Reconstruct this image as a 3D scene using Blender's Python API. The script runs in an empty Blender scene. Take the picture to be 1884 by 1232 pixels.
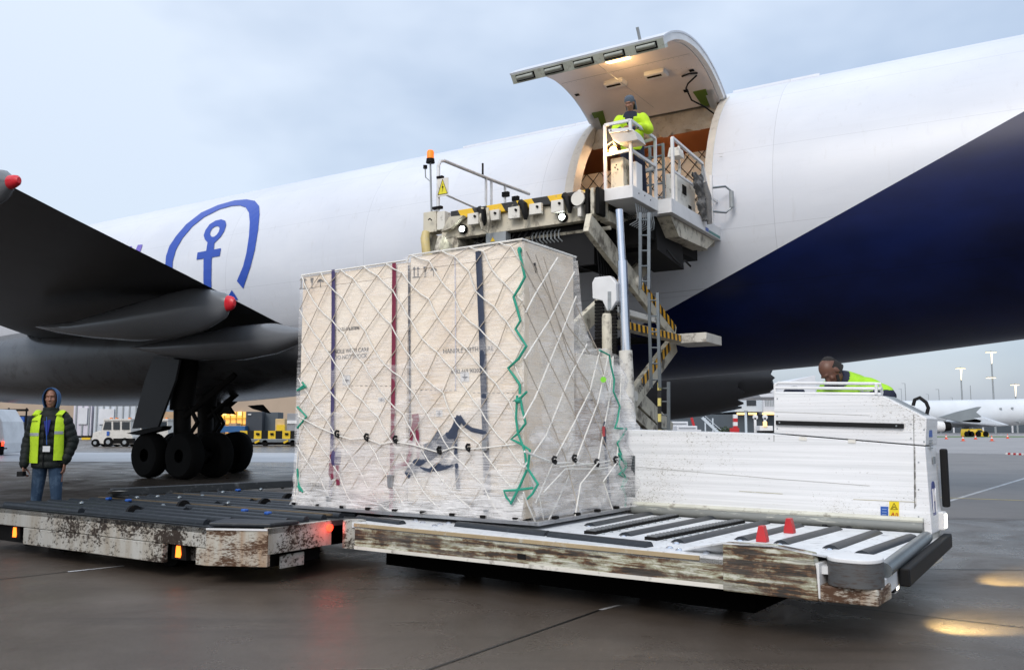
import bpy, bmesh, math, random
import numpy as np
from mathutils import Vector, Matrix
random.seed(7)
S = bpy.context.scene
COL = S.collection
R_ = math.radians
# ------------------------------------------------------------------ camera
FPX = 1590.0; TILT = math.atan(171 / FPX); EYE = 1.4
cd = bpy.data.cameras.new('camera'); cam = bpy.data.objects.new('camera', cd); COL.objects.link(cam)
cd.sensor_width = 36; cd.lens = FPX / 1884 * 36; cd.clip_end = 6000; cd.clip_start = 0.05
cam.location = (0, 0, EYE); cam.rotation_euler = (R_(90) + TILT, 0, 0)
S.camera = cam
# ------------------------------------------------------------------ light
S.view_settings.view_transform = 'Standard'; S.view_settings.look = 'None'
S.view_settings.exposure = 0.25; S.view_settings.gamma = 1
SUN_EL = R_(38); SUN_AZ = R_(205)          # compass angle of the brightest cloud, behind the camera and to its left
world = bpy.data.worlds.new('World'); S.world = world; world.use_nodes = True
wn = world.node_tree.nodes; wl = world.node_tree.links; wn.clear()
def N(t, nodes=wn, **k):
    n = nodes.new(t)
    for a, b in k.items():
        if a == 'inp':
            for i, v in b.items(): n.inputs[i].default_value = v
        else: setattr(n, a, b)
    return n
tc = N('ShaderNodeTexCoord'); sep = N('ShaderNodeSeparateXYZ'); wl.new(tc.outputs['Generated'], sep.inputs[0])
mp = N('ShaderNodeMapping'); mp.inputs['Scale'].default_value = (1.1, 1.1, 2.0); mp.inputs['Location'].default_value = (.35, .1, .2)
wl.new(tc.outputs['Generated'], mp.inputs[0])
nz = N('ShaderNodeTexNoise', inp={'Scale': 1.5, 'Detail': 5, 'Roughness': .52}); wl.new(mp.outputs[0], nz.inputs['Vector'])
cr = N('ShaderNodeValToRGB'); wl.new(nz.outputs['Fac'], cr.inputs[0])
cr.color_ramp.elements[0].position = .39; cr.color_ramp.elements[0].color = (.37, .445, .555, 1)
cr.color_ramp.elements[1].position = .61; cr.color_ramp.elements[1].color = (.655, .715, .795, 1)
# brighter towards the zenith, darker slate at the horizon
er = N('ShaderNodeValToRGB'); wl.new(sep.outputs[2], er.inputs[0])
E_ = er.color_ramp.elements
E_[0].position = 0.0; E_[0].color = (.62, .62, .66, 1)
E_[1].position = 1.0; E_[1].color = (1.75, 1.72, 1.66, 1)
e = E_.new(.16); e.color = (.84, .85, .86, 1)
e = E_.new(.5); e.color = (1.1, 1.1, 1.1, 1)
mu = N('ShaderNodeMix', data_type='RGBA', blend_type='MULTIPLY'); mu.inputs[0].default_value = 1
wl.new(cr.outputs[0], mu.inputs[6]); wl.new(er.outputs[0], mu.inputs[7])
bg1 = N('ShaderNodeBackground', inp={'Strength': .86}); wl.new(mu.outputs[2], bg1.inputs[0])
sk = N('ShaderNodeTexSky'); sk.sky_type = 'NISHITA'; sk.sun_disc = False; sk.sun_elevation = SUN_EL; sk.sun_rotation = SUN_AZ
sk.air_density = 1.0; sk.dust_density = 3.0
bg2 = N('ShaderNodeBackground', inp={'Strength': .05}); wl.new(sk.outputs[0], bg2.inputs[0])
ad = N('ShaderNodeAddShader'); wl.new(bg1.outputs[0], ad.inputs[0]); wl.new(bg2.outputs[0], ad.inputs[1])
wo = N('ShaderNodeOutputWorld'); wl.new(ad.outputs[0], wo.inputs[0])
sd = bpy.data.lights.new('sun', 'SUN'); sun = bpy.data.objects.new('sun', sd); COL.objects.link(sun)
sd.energy = 1.25; sd.angle = R_(24); sd.color = (1, .95, .9)
sv = Vector((math.sin(SUN_AZ) * math.cos(SUN_EL), math.cos(SUN_AZ) * math.cos(SUN_EL), math.sin(SUN_EL)))
sun.rotation_euler = sv.to_track_quat('Z', 'Y').to_euler()
# ------------------------------------------------------------------ survey helpers: pixel of the photograph -> point on a real plane
def ray(px, py):
    x = (px - 942) / FPX; y = (616 - py) / FPX
    return Vector((x, math.cos(TILT) - y * math.sin(TILT), math.sin(TILT) + y * math.cos(TILT)))
CAM = Vector((0, 0, EYE))
AF = Vector((.85253505, -.52267005, 0)); AN = Vector((.52267005, .85253505, 0))   # aircraft axis (aft) and its normal
def A(s, n, z): return AF * s + AN * n + Vector((0, 0, z))
def hit(px, py, p0, nrm):
    r = ray(px, py); return CAM + r * ((p0 - CAM).dot(nrm) / r.dot(nrm))
def on_z(px, py, z=0): return hit(px, py, Vector((0, 0, z)), Vector((0, 0, 1)))
def on_n(px, py, n): return hit(px, py, AN * n, AN)
def on_s(px, py, s): return hit(px, py, AF * s, AF)
def at_y(px, py, Y): return hit(px, py, Vector((0, Y, 0)), Vector((0, 1, 0)))
def to_a(p): return Vector((p.dot(AF), p.dot(AN), p.z))
FD, FZ, FR = 19.56, 5.78, 3.25     # fuselage: distance of its axis, height, radius
def on_hull(px, py, off=.015):
    r = ray(px, py); rn = r.dot(AN); rs = r.dot(AF); rz = r.z; Rr = FR + off
    a_ = rn * rn + rz * rz; b_ = -2 * (rn * FD + rz * (FZ - EYE)); c_ = FD ** 2 + (FZ - EYE) ** 2 - Rr ** 2
    D = max(b_ * b_ - 4 * a_ * c_, 0); t = (-b_ - D ** .5) / 2 / a_
    return CAM + r * t
# pallet frame
PC = Vector((.227, 7.645, 0)); P1 = Vector((-.832, .555, 0)).normalized(); P2 = Vector((.555, .832, 0)).normalized()
def P(u, v, z): return PC + P1 * u + P2 * v + Vector((0, 0, z))
# transporter frame
TC = Vector((-1.57, 8.32, 0)); T1 = Vector((.8, -.6, 0)); T2 = Vector((.6, .8, 0))
def T(u, v, z): return TC + T1 * u + T2 * v + Vector((0, 0, z))
def on_f(px, py, v=.07): return hit(px, py, P(0, v, 0), P2)
def on_side(px, py, u=.17): return hit(px, py, P(u, 0, 0), P1)
def on_t(px, py, v=0): return hit(px, py, T(0, v, 0), T2)
def on_te(px, py, u): return hit(px, py, T(u, 0, 0), T1)
# ------------------------------------------------------------------ mesh builder
def frame_of(d):
    d = d.normalized(); up = Vector((0, 0, 1)) if abs(d.z) < .95 else Vector((1, 0, 0))
    x = d.cross(up).normalized(); return x, x.cross(d).normalized()
class MB:
    def __init__(s): s.v = []; s.f = []; s.m = []
    def add(s, vs, fs, m=0):
        k = len(s.v); s.v += [Vector(v) for v in vs]; s.f += [[i + k for i in f] for f in fs]; s.m += [m] * len(fs); return s
    def hexa(s, p, m=0):   # 8 points: bottom 4 ccw, top 4
        return s.add(p, [(3, 2, 1, 0), (4, 5, 6, 7), (0, 1, 5, 4), (1, 2, 6, 5), (2, 3, 7, 6), (3, 0, 4, 7)], m)
    def box(s, F, a0, a1, b0, b1, c0, c1, m=0):
        return s.hexa([F(a0, b0, c0), F(a1, b0, c0), F(a1, b1, c0), F(a0, b1, c0), F(a0, b0, c1), F(a1, b0, c1), F(a1, b1, c1), F(a0, b1, c1)], m)
    def prism(s, pts, vec, m=0):
        n = len(pts); vec = Vector(vec)
        return s.add(list(pts) + [Vector(p) + vec for p in pts],
                     [tuple(range(n))[::-1], tuple(range(n, 2 * n))] + [(i, (i + 1) % n, n + (i + 1) % n, n + i) for i in range(n)], m)
    def tube(s, path, r, n=8, closed=False, m=0, flat=1.0, nrm=None, caps=True):
        path = [Vector(p) for p in path]; k = len(path); rr = r if isinstance(r, (list, tuple)) else [r] * k
        vs = []; fs = []
        px_ = None
        for i, p in enumerate(path):
            a = path[(i - 1) % k] if (closed or i > 0) else p; b = path[(i + 1) % k] if (closed or i < k - 1) else p
            d = (b - a)
            if d.length < 1e-6: d = Vector((0, 0, 1))
            d.normalize()
            if nrm is not None: y = (nrm - d * nrm.dot(d)).normalized(); x = d.cross(y)
            else:
                if px_ is None: x, y = frame_of(d)
                else:
                    x = px_ - d * px_.dot(d)
                    if x.length < 1e-4: x, y = frame_of(d)
                    x.normalize(); y = x.cross(d)
                px_ = x
            for j in range(n):
                t = 2 * math.pi * j / n
                vs.append(p + x * math.cos(t) * rr[i] + y * math.sin(t) * rr[i] * flat)
        for i in range(k if closed else k - 1):
            a0 = i * n; b0 = ((i + 1) % k) * n
            for j in range(n): fs.append((a0 + j, a0 + (j + 1) % n, b0 + (j + 1) % n, b0 + j))
        if caps and not closed: fs += [tuple(range(n))[::-1], tuple(range((k - 1) * n, k * n))]
        return s.add(vs, fs, m)
    def cyl(s, p, q, r, n=16, m=0, r2=None): return s.tube([p, q], [r, r2 if r2 is not None else r], n, m=m)
    def bar(s, p, q, w, h, m=0, up=Vector((0, 0, 1))):   # square bar p-q, w across, h along up
        p = Vector(p); q = Vector(q); d = (q - p).normalized(); x = d.cross(up).normalized() * w / 2; y = x.cross(d).normalized() * h / 2
        return s.hexa([p - x - y, p + x - y, q + x - y, q - x - y, p - x + y, p + x + y, q + x + y, q - x + y], m)
    def ell(s, c, rx, ry, rz, nu=16, nv=10, m=0, R=None):
        vs = []; fs = []; c = Vector(c)
        for i in range(nv + 1):
            t = math.pi * i / nv
            for j in range(nu):
                a = 2 * math.pi * j / nu
                v = Vector((rx * math.sin(t) * math.cos(a), ry * math.sin(t) * math.sin(a), rz * math.cos(t)))
                vs.append(c + (R @ v if R else v))
        for i in range(nv):
            for j in range(nu): fs.append((i * nu + j, (i + 1) * nu + j, (i + 1) * nu + (j + 1) % nu, i * nu + (j + 1) % nu))
        return s.add(vs, fs, m)
    def loft(s, rings, m=0, caps=True, closed=True):
        n = len(rings[0]); vs = [v for r in rings for v in r]; fs = []
        for i in range(len(rings) - 1):
            for j in range(n if closed else n - 1):
                fs.append((i * n + j, i * n + (j + 1) % n, (i + 1) * n + (j + 1) % n, (i + 1) * n + j))
        if caps: fs += [tuple(range(n))[::-1], tuple(range((len(rings) - 1) * n, len(rings) * n))]
        return s.add(vs, fs, m)
    def build(s, name, mat, parent=None, smooth=False, bevel=0, recalc=True):
        off = wloc(parent)
        me = bpy.data.meshes.new(name); me.from_pydata([v - off for v in s.v], [], s.f)
        mats = mat if isinstance(mat, (list, tuple)) else [mat]
        for x in mats: me.materials.append(x)
        me.polygons.foreach_set('material_index', s.m)
        if recalc:
            bm = bmesh.new(); bm.from_mesh(me); bmesh.ops.recalc_face_normals(bm, faces=bm.faces); bm.to_mesh(me); bm.free()
        if smooth:
            me.polygons.foreach_set('use_smooth', [True] * len(me.polygons))
            try: me.set_sharp_from_angle(angle=R_(38))
            except Exception: pass
        o = bpy.data.objects.new(name, me); COL.objects.link(o)
        if parent: o.parent = parent
        if bevel:
            b = o.modifiers.new('bevel', 'BEVEL'); b.width = bevel; b.segments = 2; b.limit_method = 'ANGLE'
        return o
def wloc(o):
    v = Vector((0, 0, 0))
    while o is not None: v = v + o.location; o = o.parent
    return v
def tag(o, label=None, cat=None, group=None, kind=None):
    if label: o['label'] = label
    if cat: o['category'] = cat
    if group: o['group'] = group
    if kind: o['kind'] = kind
    return o
def thing(name, label, cat, loc, group=None):
    o = bpy.data.objects.new(name, None); o.empty_display_size = .2; COL.objects.link(o); o.location = Vector(loc)
    return tag(o, label, cat, group)
def copy_tree(o, parent=None):
    c = o.copy(); COL.objects.link(c); c.parent = parent
    for ch in list(o.children): copy_tree(ch, c)
    return c
def text_mesh(txt, name, p0, xd, up, size, mat, parent, ext=.0015, sx=1.0, align='LEFT'):
    cu = bpy.data.curves.new(name, 'FONT'); cu.body = txt; cu.size = size; cu.extrude = ext; cu.align_x = align; cu.resolution_u = 3
    tmp = bpy.data.objects.new('tmp', cu); COL.objects.link(tmp); bpy.context.view_layer.update()
    me = bpy.data.meshes.new_from_object(tmp.evaluated_get(bpy.context.evaluated_depsgraph_get()))
    bpy.data.objects.remove(tmp); me.materials.clear(); me.materials.append(mat)
    xd = Vector(xd).normalized(); up = Vector(up).normalized(); z = xd.cross(up)
    M = Matrix((xd * sx, up, z)).transposed().to_4x4(); M.translation = Vector(p0) - wloc(parent)
    me.transform(M); me.name = name
    o = bpy.data.objects.new(name, me); COL.objects.link(o); o.parent = parent; return o
# ------------------------------------------------------------------ materials
def new_mat(name):
    m = bpy.data.materials.new(name); m.use_nodes = True
    nt = m.node_tree; b = nt.nodes['Principled BSDF']; return m, nt, b
def rgb(c): return (c[0], c[1], c[2], 1)
def coords(nt, scale=(1, 1, 1)):
    t = nt.nodes.new('ShaderNodeTexCoord'); m = nt.nodes.new('ShaderNodeMapping'); m.inputs['Scale'].default_value = scale
    nt.links.new(t.outputs['Object'], m.inputs[0]); return m.outputs[0]
def noise(nt, vec, sc, det=4, ro=.55, dist=0):
    n = nt.nodes.new('ShaderNodeTexNoise'); n.inputs['Scale'].default_value = sc; n.inputs['Detail'].default_value = det
    n.inputs['Roughness'].default_value = ro; n.inputs['Distortion'].default_value = dist
    nt.links.new(vec, n.inputs['Vector']); return n.outputs['Fac']
def ramp(nt, fac, stops):
    r = nt.nodes.new('ShaderNodeValToRGB'); nt.links.new(fac, r.inputs[0]); el = r.color_ramp.elements
    el[0].position, el[0].color = stops[0][0], rgb(stops[0][1]) if not isinstance(stops[0][1], float) else (stops[0][1],) * 3 + (1,)
    el[1].position, el[1].color = stops[-1][0], rgb(stops[-1][1]) if not isinstance(stops[-1][1], float) else (stops[-1][1],) * 3 + (1,)
    for p, c in stops[1:-1]:
        e = el.new(p); e.color = rgb(c) if not isinstance(c, float) else (c, c, c, 1)
    return r.outputs[0]
def mix(nt, fac, a, b, mode='MIX'):
    m = nt.nodes.new('ShaderNodeMix'); m.data_type = 'RGBA'; m.blend_type = mode
    for i, x in ((0, fac), (6, a), (7, b)):
        if hasattr(x, 'links') or hasattr(x, 'is_output'): nt.links.new(x, m.inputs[i])
        elif i == 0: m.inputs[0].default_value = x
        else: m.inputs[i].default_value = rgb(x)
    return m.outputs[2]
def math_(nt, op, a, b=0.0):
    m = nt.nodes.new('ShaderNodeMath'); m.operation = op
    for i, x in ((0, a), (1, b)):
        if hasattr(x, 'is_output'): nt.links.new(x, m.inputs[i])
        else: m.inputs[i].default_value = x
    return m.outputs[0]
def bump(nt, b, h, strength=.3, dist=.01):
    k = nt.nodes.new('ShaderNodeBump'); k.inputs['Strength'].default_value = strength; k.inputs['Distance'].default_value = dist
    nt.links.new(h, k.inputs['Height']); nt.links.new(k.outputs[0], b.inputs['Normal'])
def paint(name, c, rough=.5, metal=0, spec=.5, dirt=.0, dirtc=(.12, .09, .06), sc=3, stretch=(1, 1, 1), bmp=0, th=.55, var=.06, coat=0):
    """general paint / plastic / metal with gentle tone variation and optional dirt patches"""
    m, nt, b = new_mat(name); v = coords(nt, stretch)
    n1 = noise(nt, v, sc, 6, .6); c2 = tuple(max(x * (1 - var * 3), 0) for x in c)
    col = ramp(nt, n1, [(.3, c2), (.65, c)])
    if dirt > 0:
        n2 = noise(nt, v, sc * 2.3, 8, .68); f = ramp(nt, n2, [(th, 0.0), (th + .12, dirt)]); col = mix(nt, f, col, dirtc)
    nt.links.new(col, b.inputs['Base Color']); b.inputs['Roughness'].default_value = rough; b.inputs['Metallic'].default_value = metal
    b.inputs['Coat Weight'].default_value = coat; b.inputs['Specular IOR Level'].default_value = spec
    if bmp: bump(nt, b, noise(nt, v, sc * 8, 5), bmp, .01)
    return m
def emis(name, c, s, base=None):
    m, nt, b = new_mat(name); b.inputs['Base Color'].default_value = rgb(base or c); b.inputs['Emission Color'].default_value = rgb(c)
    b.inputs['Emission Strength'].default_value = s; return m
M = {}
M['white'] = paint('white_paint', (.74, .75, .76), .42, dirt=.25, th=.62, sc=1.7)
M['dirtywhite'] = paint('dirty_white_paint', (.74, .72, .66), .5, dirt=.8, dirtc=(.10, .08, .06), sc=2.2, th=.56)
M['cream'] = paint('grimy_cream_paint', (.62, .58, .47), .55, dirt=.85, dirtc=(.07, .055, .04), sc=1.6, th=.5, stretch=(1, 1, .7))
M['grey'] = paint('grey_paint', (.30, .33, .35), .5, dirt=.3, sc=3)
M['galv'] = paint('galvanised_steel', (.22, .25, .27), .38, .75, sc=6)
M['chrome'] = paint('bright_cylinder_steel', (.62, .66, .74), .16, .9, sc=3, var=.03)
M['black'] = paint('black_rubber', (.006, .006, .007), .6, spec=.25, sc=6)
M['dark'] = paint('dark_greasy_steel', (.0055, .005, .005), .65, spec=.15, sc=3)
M['roller'] = paint('rubber_roller', (.022, .027, .034), .42, sc=9, dirt=.5, dirtc=(.06, .07, .08), spec=.35)
M['yellow'] = paint('yellow_paint', (.78, .52, .02), .45, dirt=.5, sc=4, th=.58)
M['orange'] = paint('orange_plastic', (.9, .22, .01), .3)
M['red'] = paint('red_paint', (.50, .02, .025), .4, dirt=.25, sc=4)
M['redtip'] = paint('fairing_red', (.62, .015, .03), .35)
M['blue'] = paint('blue_paint', (.02, .10, .42), .4)
M['logo'] = paint('logo_blue', (.015, .065, .40), .38, var=.03)
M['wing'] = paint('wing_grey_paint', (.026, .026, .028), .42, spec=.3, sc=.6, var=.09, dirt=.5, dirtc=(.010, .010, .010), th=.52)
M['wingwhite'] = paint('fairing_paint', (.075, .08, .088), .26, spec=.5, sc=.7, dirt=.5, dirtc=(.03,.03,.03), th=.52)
M['tyre'] = paint('tyre_rubber', (.005, .005, .005), .85, spec=.15, sc=5)
M['glass'] = paint('dark_glass', (.03, .04, .05), .08)
M['jet_lining'] = paint('cabin_lining', (.20, .085, .045), .7, sc=1)
M['doorlining'] = paint('door_lining_panel', (.74, .68, .66), .45, sc=.8, var=.05)
M['primer'] = paint('green_primer', (.10, .17, .015), .5)
M['hivis'] = paint('hi_vis_yellow_fabric', (.55, .82, .02), .75, sc=2.5, var=.09, bmp=.9)
M['hivis2'] = paint('hi_vis_green_fabric', (.34, .66, .02), .75, sc=2.2, var=.12, bmp=.9)
M['reflect'] = paint('reflective_tape', (.42, .45, .48), .35, .2)
M['parka'] = paint('dark_green_parka', (.007, .011, .010), .6, sc=9, bmp=.5, spec=.3)
M['navycloth'] = paint('navy_work_fabric', (.008, .012, .035), .8, sc=7, bmp=.5)
M['hood'] = paint('blue_hood_fabric', (.05, .12, .27), .9, sc=12, bmp=.5)
M['beanie'] = paint('grey_knit', (.10, .13, .17), .9, sc=30, bmp=.9)
M['denim'] = paint('denim', (.018, .045, .09), .85, dirt=.4, dirtc=(.10, .16, .24), sc=3.5, th=.5, bmp=.5)
M['skin1'] = paint('tan_skin', (.30, .145, .095), .5, sc=6, var=.05)
M['skin2'] = paint('brown_skin', (.12, .05, .03), .45, sc=6, var=.05)
M['hair'] = paint('short_dark_hair', (.012, .009, .008), .8)
M['eye'] = paint('eye_dark', (.02, .015, .012), .2)
M['shoe'] = paint('dark_shoe', (.02, .02, .022), .6)
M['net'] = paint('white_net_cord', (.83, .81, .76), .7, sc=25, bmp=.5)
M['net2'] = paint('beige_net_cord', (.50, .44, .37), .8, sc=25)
M['green'] = paint('green_rope', (.02, .33, .22), .6, sc=20, bmp=.4)
M['maroon'] = paint('maroon_webbing', (.20, .015, .05), .6, sc=30)
M['purple'] = paint('purple_webbing', (.06, .05, .15), .6, sc=30)
M['slate'] = paint('slate_webbing', (.035, .05, .09), .6, sc=30)
M['ink'] = paint('stencil_ink', (.035, .035, .04), .8, dirt=.5, dirtc=(.5, .45, .38), sc=14, th=.5)
M['alu'] = paint('pallet_aluminium', (.45, .46, .48), .35, .7, sc=5, dirt=.4)
M['tan'] = paint('tan_cladding', (.42, .33, .25), .7, sc=.1)
M['cabin'] = paint('cabin_panel_white', (.66, .68, .72), .5, sc=.4)
M['slatebld'] = paint('slate_cladding', (.07, .09, .11), .6, sc=.1)
M['ltbld'] = paint('pale_cladding', (.55, .62, .68), .6, sc=.1)
M['grass'] = paint('grass_verge', (.10, .17, .04), .9, sc=2)
M['bluecont'] = paint('blue_container', (.01, .10, .28), .5, sc=1, dirt=.3)
M['darkcont'] = paint('dark_container', (.03, .04, .055), .6, sc=1, dirt=.3)
M['greycover'] = paint('grey_cover_sheet', (.28, .29, .31), .6, sc=1.5, bmp=.6)
M['box'] = paint('cardboard', (.48, .33, .20), .8, sc=2)
M['line_w'] = paint('white_marking', (.55, .56, .58), .5, dirt=.6, dirtc=(.15, .15, .15), sc=2, th=.5)
M['line_y'] = paint('yellow_marking', (.62, .50, .16), .5, dirt=.6, dirtc=(.15, .14, .12), sc=2, th=.5)
M['joint'] = paint('joint_sealant', (.012, .012, .012), .4)
M['warm'] = emis('warm_lamp', (1, .62, .22), 14)
M['coolled'] = emis('work_light_led', (.93, 1, .93), 22)
M['amber'] = emis('amber_lens', (1, .16, .015), 3.0)
M['beacon'] = emis('beacon_amber', (1, .22, .01), .35)
M['whitelamp'] = emis('clear_lamp', (1, .97, .85), 4)
M['mastlamp'] = emis('mast_floodlight', (1, .78, .42), 1.8)
M['redlamp'] = emis('red_lens', (1, .05, .02), 3)
M['halllight'] = emis('lit_hall_window', (1, .62, .2), 1.6)
def worn(name, base, rust, st=(1, 1, 9), sc=2.6, a=.44, b=.5, c=.57, black=(.03, .025, .02), extra=(.33, .36, .22)):
    """scraped steel: paint, greenish undercoat, rust and black grease in level streaks"""
    m, nt, bs = new_mat(name); v = coords(nt, st); v2 = coords(nt, (1.3, 1.3, 2.2))
    n1 = noise(nt, v, sc, 9, .66, .2); n2 = noise(nt, v2, 3.0, 8, .7, .4); n3 = noise(nt, v, sc * 4.2, 6, .7)
    k = math_(nt, 'ADD', math_(nt, 'MULTIPLY', n1, .55), math_(nt, 'MULTIPLY', n2, .45))
    col = ramp(nt, k, [(a, black), (a + .03, rust), (b, tuple((x + y) / 2 for x, y in zip(rust, extra))), (b + .03, extra), (c, base), (c + .05, base)])
    f = ramp(nt, n3, [(.56, 0.0), (.66, .7)]); col = mix(nt, f, col, rust)
    n4 = noise(nt, coords(nt, (.35, .35, 5)), 2.0, 7, .7, .3); col = mix(nt, ramp(nt, n4, [(.50, 0.0), (.62, .7)]), col, (.10, .09, .08))
    nt.links.new(col, bs.inputs['Base Color']); bs.inputs['Roughness'].default_value = .55
    bump(nt, bs, n3, .35, .01); return m
def chipped(name, base, grime, lo=.50, hi=.56, st=(1, 1, 1.5), big=1.6, fine=26, wfine=.5, stain=(.30, .26, .20)):
    """painted steel with fine chips that crowd into worn areas, and soft stains between them"""
    m, nt, bs = new_mat(name); f1 = noise(nt, coords(nt, st), fine, 8, .78, .1); f2 = noise(nt, coords(nt, (1, 1, 1.6)), big, 5, .6, .3); f3 = noise(nt, coords(nt, (2.2, 2.2, .35)), 3.2, 6, .65)
    k = math_(nt, 'ADD', math_(nt, 'MULTIPLY', f1, wfine), math_(nt, 'MULTIPLY', f2, 1 - wfine))
    col = mix(nt, ramp(nt, f3, [(.42, 0.0), (.68, .75)]), base, stain)
    col = mix(nt, ramp(nt, f2, [(.45, 0.0), (.7, .5)]), col, stain)
    col = mix(nt, ramp(nt, k, [(lo, 0.0), (hi, 1.0)]), col, grime)
    nt.links.new(col, bs.inputs['Base Color']); bs.inputs['Roughness'].default_value = .55; bs.inputs['Specular IOR Level'].default_value = .35
    bump(nt, bs, f1, .35, .008); return m
M['rusty'] = worn('rust_streaked_steel', (.60, .60, .52), (.13, .06, .025), st=(.45, .45, 9), sc=3.2, a=.45, b=.505, c=.555, extra=(.38, .39, .28))
M['rustywhite'] = chipped('chipped_white_steel', (.44, .44, .415), (.030, .020, .014), lo=.505, hi=.535)
M['rustyend'] = chipped('rust_eaten_corner_steel', (.46, .45, .40), (.075, .036, .018), lo=.48, hi=.525, st=(1, 1, 4), big=3.4, fine=22, wfine=.55, stain=(.30, .17, .08))
M['canoe'] = paint('flap_fairing_paint', (.15, .16, .175), .24, sc=.7, var=.05)
def sidewall():
    m, nt, bs = new_mat('scuffed_panel_white'); f1 = noise(nt, coords(nt, (.12, .12, 11)), 3, 6, .62); f2 = noise(nt, coords(nt, (1, 1, 1.5)), .9, 5, .6); f3 = noise(nt, coords(nt, (1, 1, 2.2)), 46, 4, .7); f4 = noise(nt, coords(nt, (.5, .5, 16)), 5, 5, .7)
    col = ramp(nt, f1, [(.35, (.64, .655, .67)), (.6, (.78, .79, .81))])
    col = mix(nt, ramp(nt, f2, [(.5, 0.0), (.72, .45)]), col, (.58, .57, .53))
    col = mix(nt, ramp(nt, math_(nt, 'ADD', math_(nt, 'MULTIPLY', f3, .6), math_(nt, 'MULTIPLY', f2, .4)), [(.565, 0.0), (.605, .8)]), col, (.22, .20, .17))
    col = mix(nt, ramp(nt, f4, [(.66, 0.0), (.74, .55)]), col, (.36, .34, .29))
    nt.links.new(col, bs.inputs['Base Color']); bs.inputs['Roughness'].default_value = .42; bump(nt, bs, f1, .25, .006); return m
M['scuff'] = sidewall()
def hazard(name, yel=(.8, .42, .03), sc=5.2, axis=(1, 0, 1)):
    m, nt, b = new_mat(name); t = nt.nodes.new('ShaderNodeTexCoord')
    d = nt.nodes.new('ShaderNodeVectorMath'); d.operation = 'DOT_PRODUCT'; d.inputs[1].default_value = axis
    nt.links.new(t.outputs['Object'], d.inputs[0])
    fr = math_(nt, 'FRACT', math_(nt, 'MULTIPLY', d.outputs['Value'], sc)); g = math_(nt, 'GREATER_THAN', fr, .5)
    col = mix(nt, g, yel, (.015, .015, .015)); n2 = noise(nt, coords(nt), 9, 7, .7)
    col = mix(nt, ramp(nt, n2, [(.6, 0.0), (.7, .8)]), col, (.25, .22, .18))
    nt.links.new(col, b.inputs['Base Color']); b.inputs['Roughness'].default_value = .5; return m
M['hazard'] = hazard('hazard_stripes', axis=(AN.x, AN.y, .15))
M['hazard_s'] = hazard('hazard_stripes_edge', axis=(AF.x, AF.y, .6), sc=1.6, yel=(.75, .47, .02))
M['hazardbg'] = hazard('hazard_panel_stripes', axis=(1, 0, 0), sc=.55, yel=(.85, .65, .03))
def plywood(name, c1, c2):
    m, nt, b = new_mat(name); v = coords(nt, (.9, .9, 5)); n1 = noise(nt, v, 2.4, 6, .62, .6)
    v2 = coords(nt, (1.2, 1.2, .8)); n2 = noise(nt, v2, 1.4, 3, .5); v3 = coords(nt, (3, 3, 60)); n3 = noise(nt, v3, 3, 5, .6)
    col = ramp(nt, n1, [(.3, c2), (.6, c1)]); col = mix(nt, ramp(nt, n2, [(.35, 0.0), (.7, .35)]), col, (.56, .38, .24))
    col = mix(nt, ramp(nt, n3, [(.5, 0.0), (.75, .12)]), col, (.34, .22, .13))
    vo = nt.nodes.new('ShaderNodeTexVoronoi'); vo.inputs['Scale'].default_value = 2.1; nt.links.new(coords(nt, (1, 1, 1.4)), vo.inputs['Vector'])
    col = mix(nt, ramp(nt, vo.outputs['Distance'], [(.0, .75), (.045, 0.0)]), col, (.22, .11, .06))
    nt.links.new(col, b.inputs['Base Color']); b.inputs['Roughness'].default_value = .62; return m
M['ply'] = plywood('plywood', (.93, .855, .74), (.87, .78, .655)); M['ply2'] = plywood('plywood_darker', (.92, .835, .71), (.84, .735, .59))
def film(name, lo, hi, white=(.95, .94, .94)):
    m, nt, b = new_mat(name); nt.nodes.remove(b); out = nt.nodes['Material Output']
    v = coords(nt, (1, 1, 7)); n1 = noise(nt, v, 2.2, 7, .65, .8); v2 = coords(nt, (2, 2, 46)); n2 = noise(nt, v2, 2.4, 4, .6, .3)
    n3 = noise(nt, coords(nt, (1, 1, 1)), 2.6, 6, .65, 1.4)
    k = math_(nt, 'ADD', math_(nt, 'MULTIPLY', n2, .45), math_(nt, 'ADD', math_(nt, 'MULTIPLY', n1, .25), math_(nt, 'MULTIPLY', n3, .3)))
    f = ramp(nt, k, [(.42, lo), (.60, hi)])
    tr = nt.nodes.new('ShaderNodeBsdfTransparent'); g = nt.nodes.new('ShaderNodeBsdfPrincipled')
    g.inputs['Base Color'].default_value = rgb(white); g.inputs['Roughness'].default_value = .22
    bp = nt.nodes.new('ShaderNodeBump'); bp.inputs['Strength'].default_value = .55; bp.inputs['Distance'].default_value = .03
    nt.links.new(k, bp.inputs['Height']); nt.links.new(bp.outputs[0], g.inputs['Normal'])
    ms = nt.nodes.new('ShaderNodeMixShader'); nt.links.new(f, ms.inputs[0]); nt.links.new(tr.outputs[0], ms.inputs[1]); nt.links.new(g.outputs[0], ms.inputs[2])
    nt.links.new(ms.outputs[0], out.inputs[0]); return m
M['void'] = paint('shade_black', (.002, .002, .002), .95, spec=.03); M['film'] = film('stretch_film', .04, .34); M['film2'] = film('stretch_film_heavy', .12, .56, white=(.97,.955,.95))  # first one: near-black that paints the shade under both transporters
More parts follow.
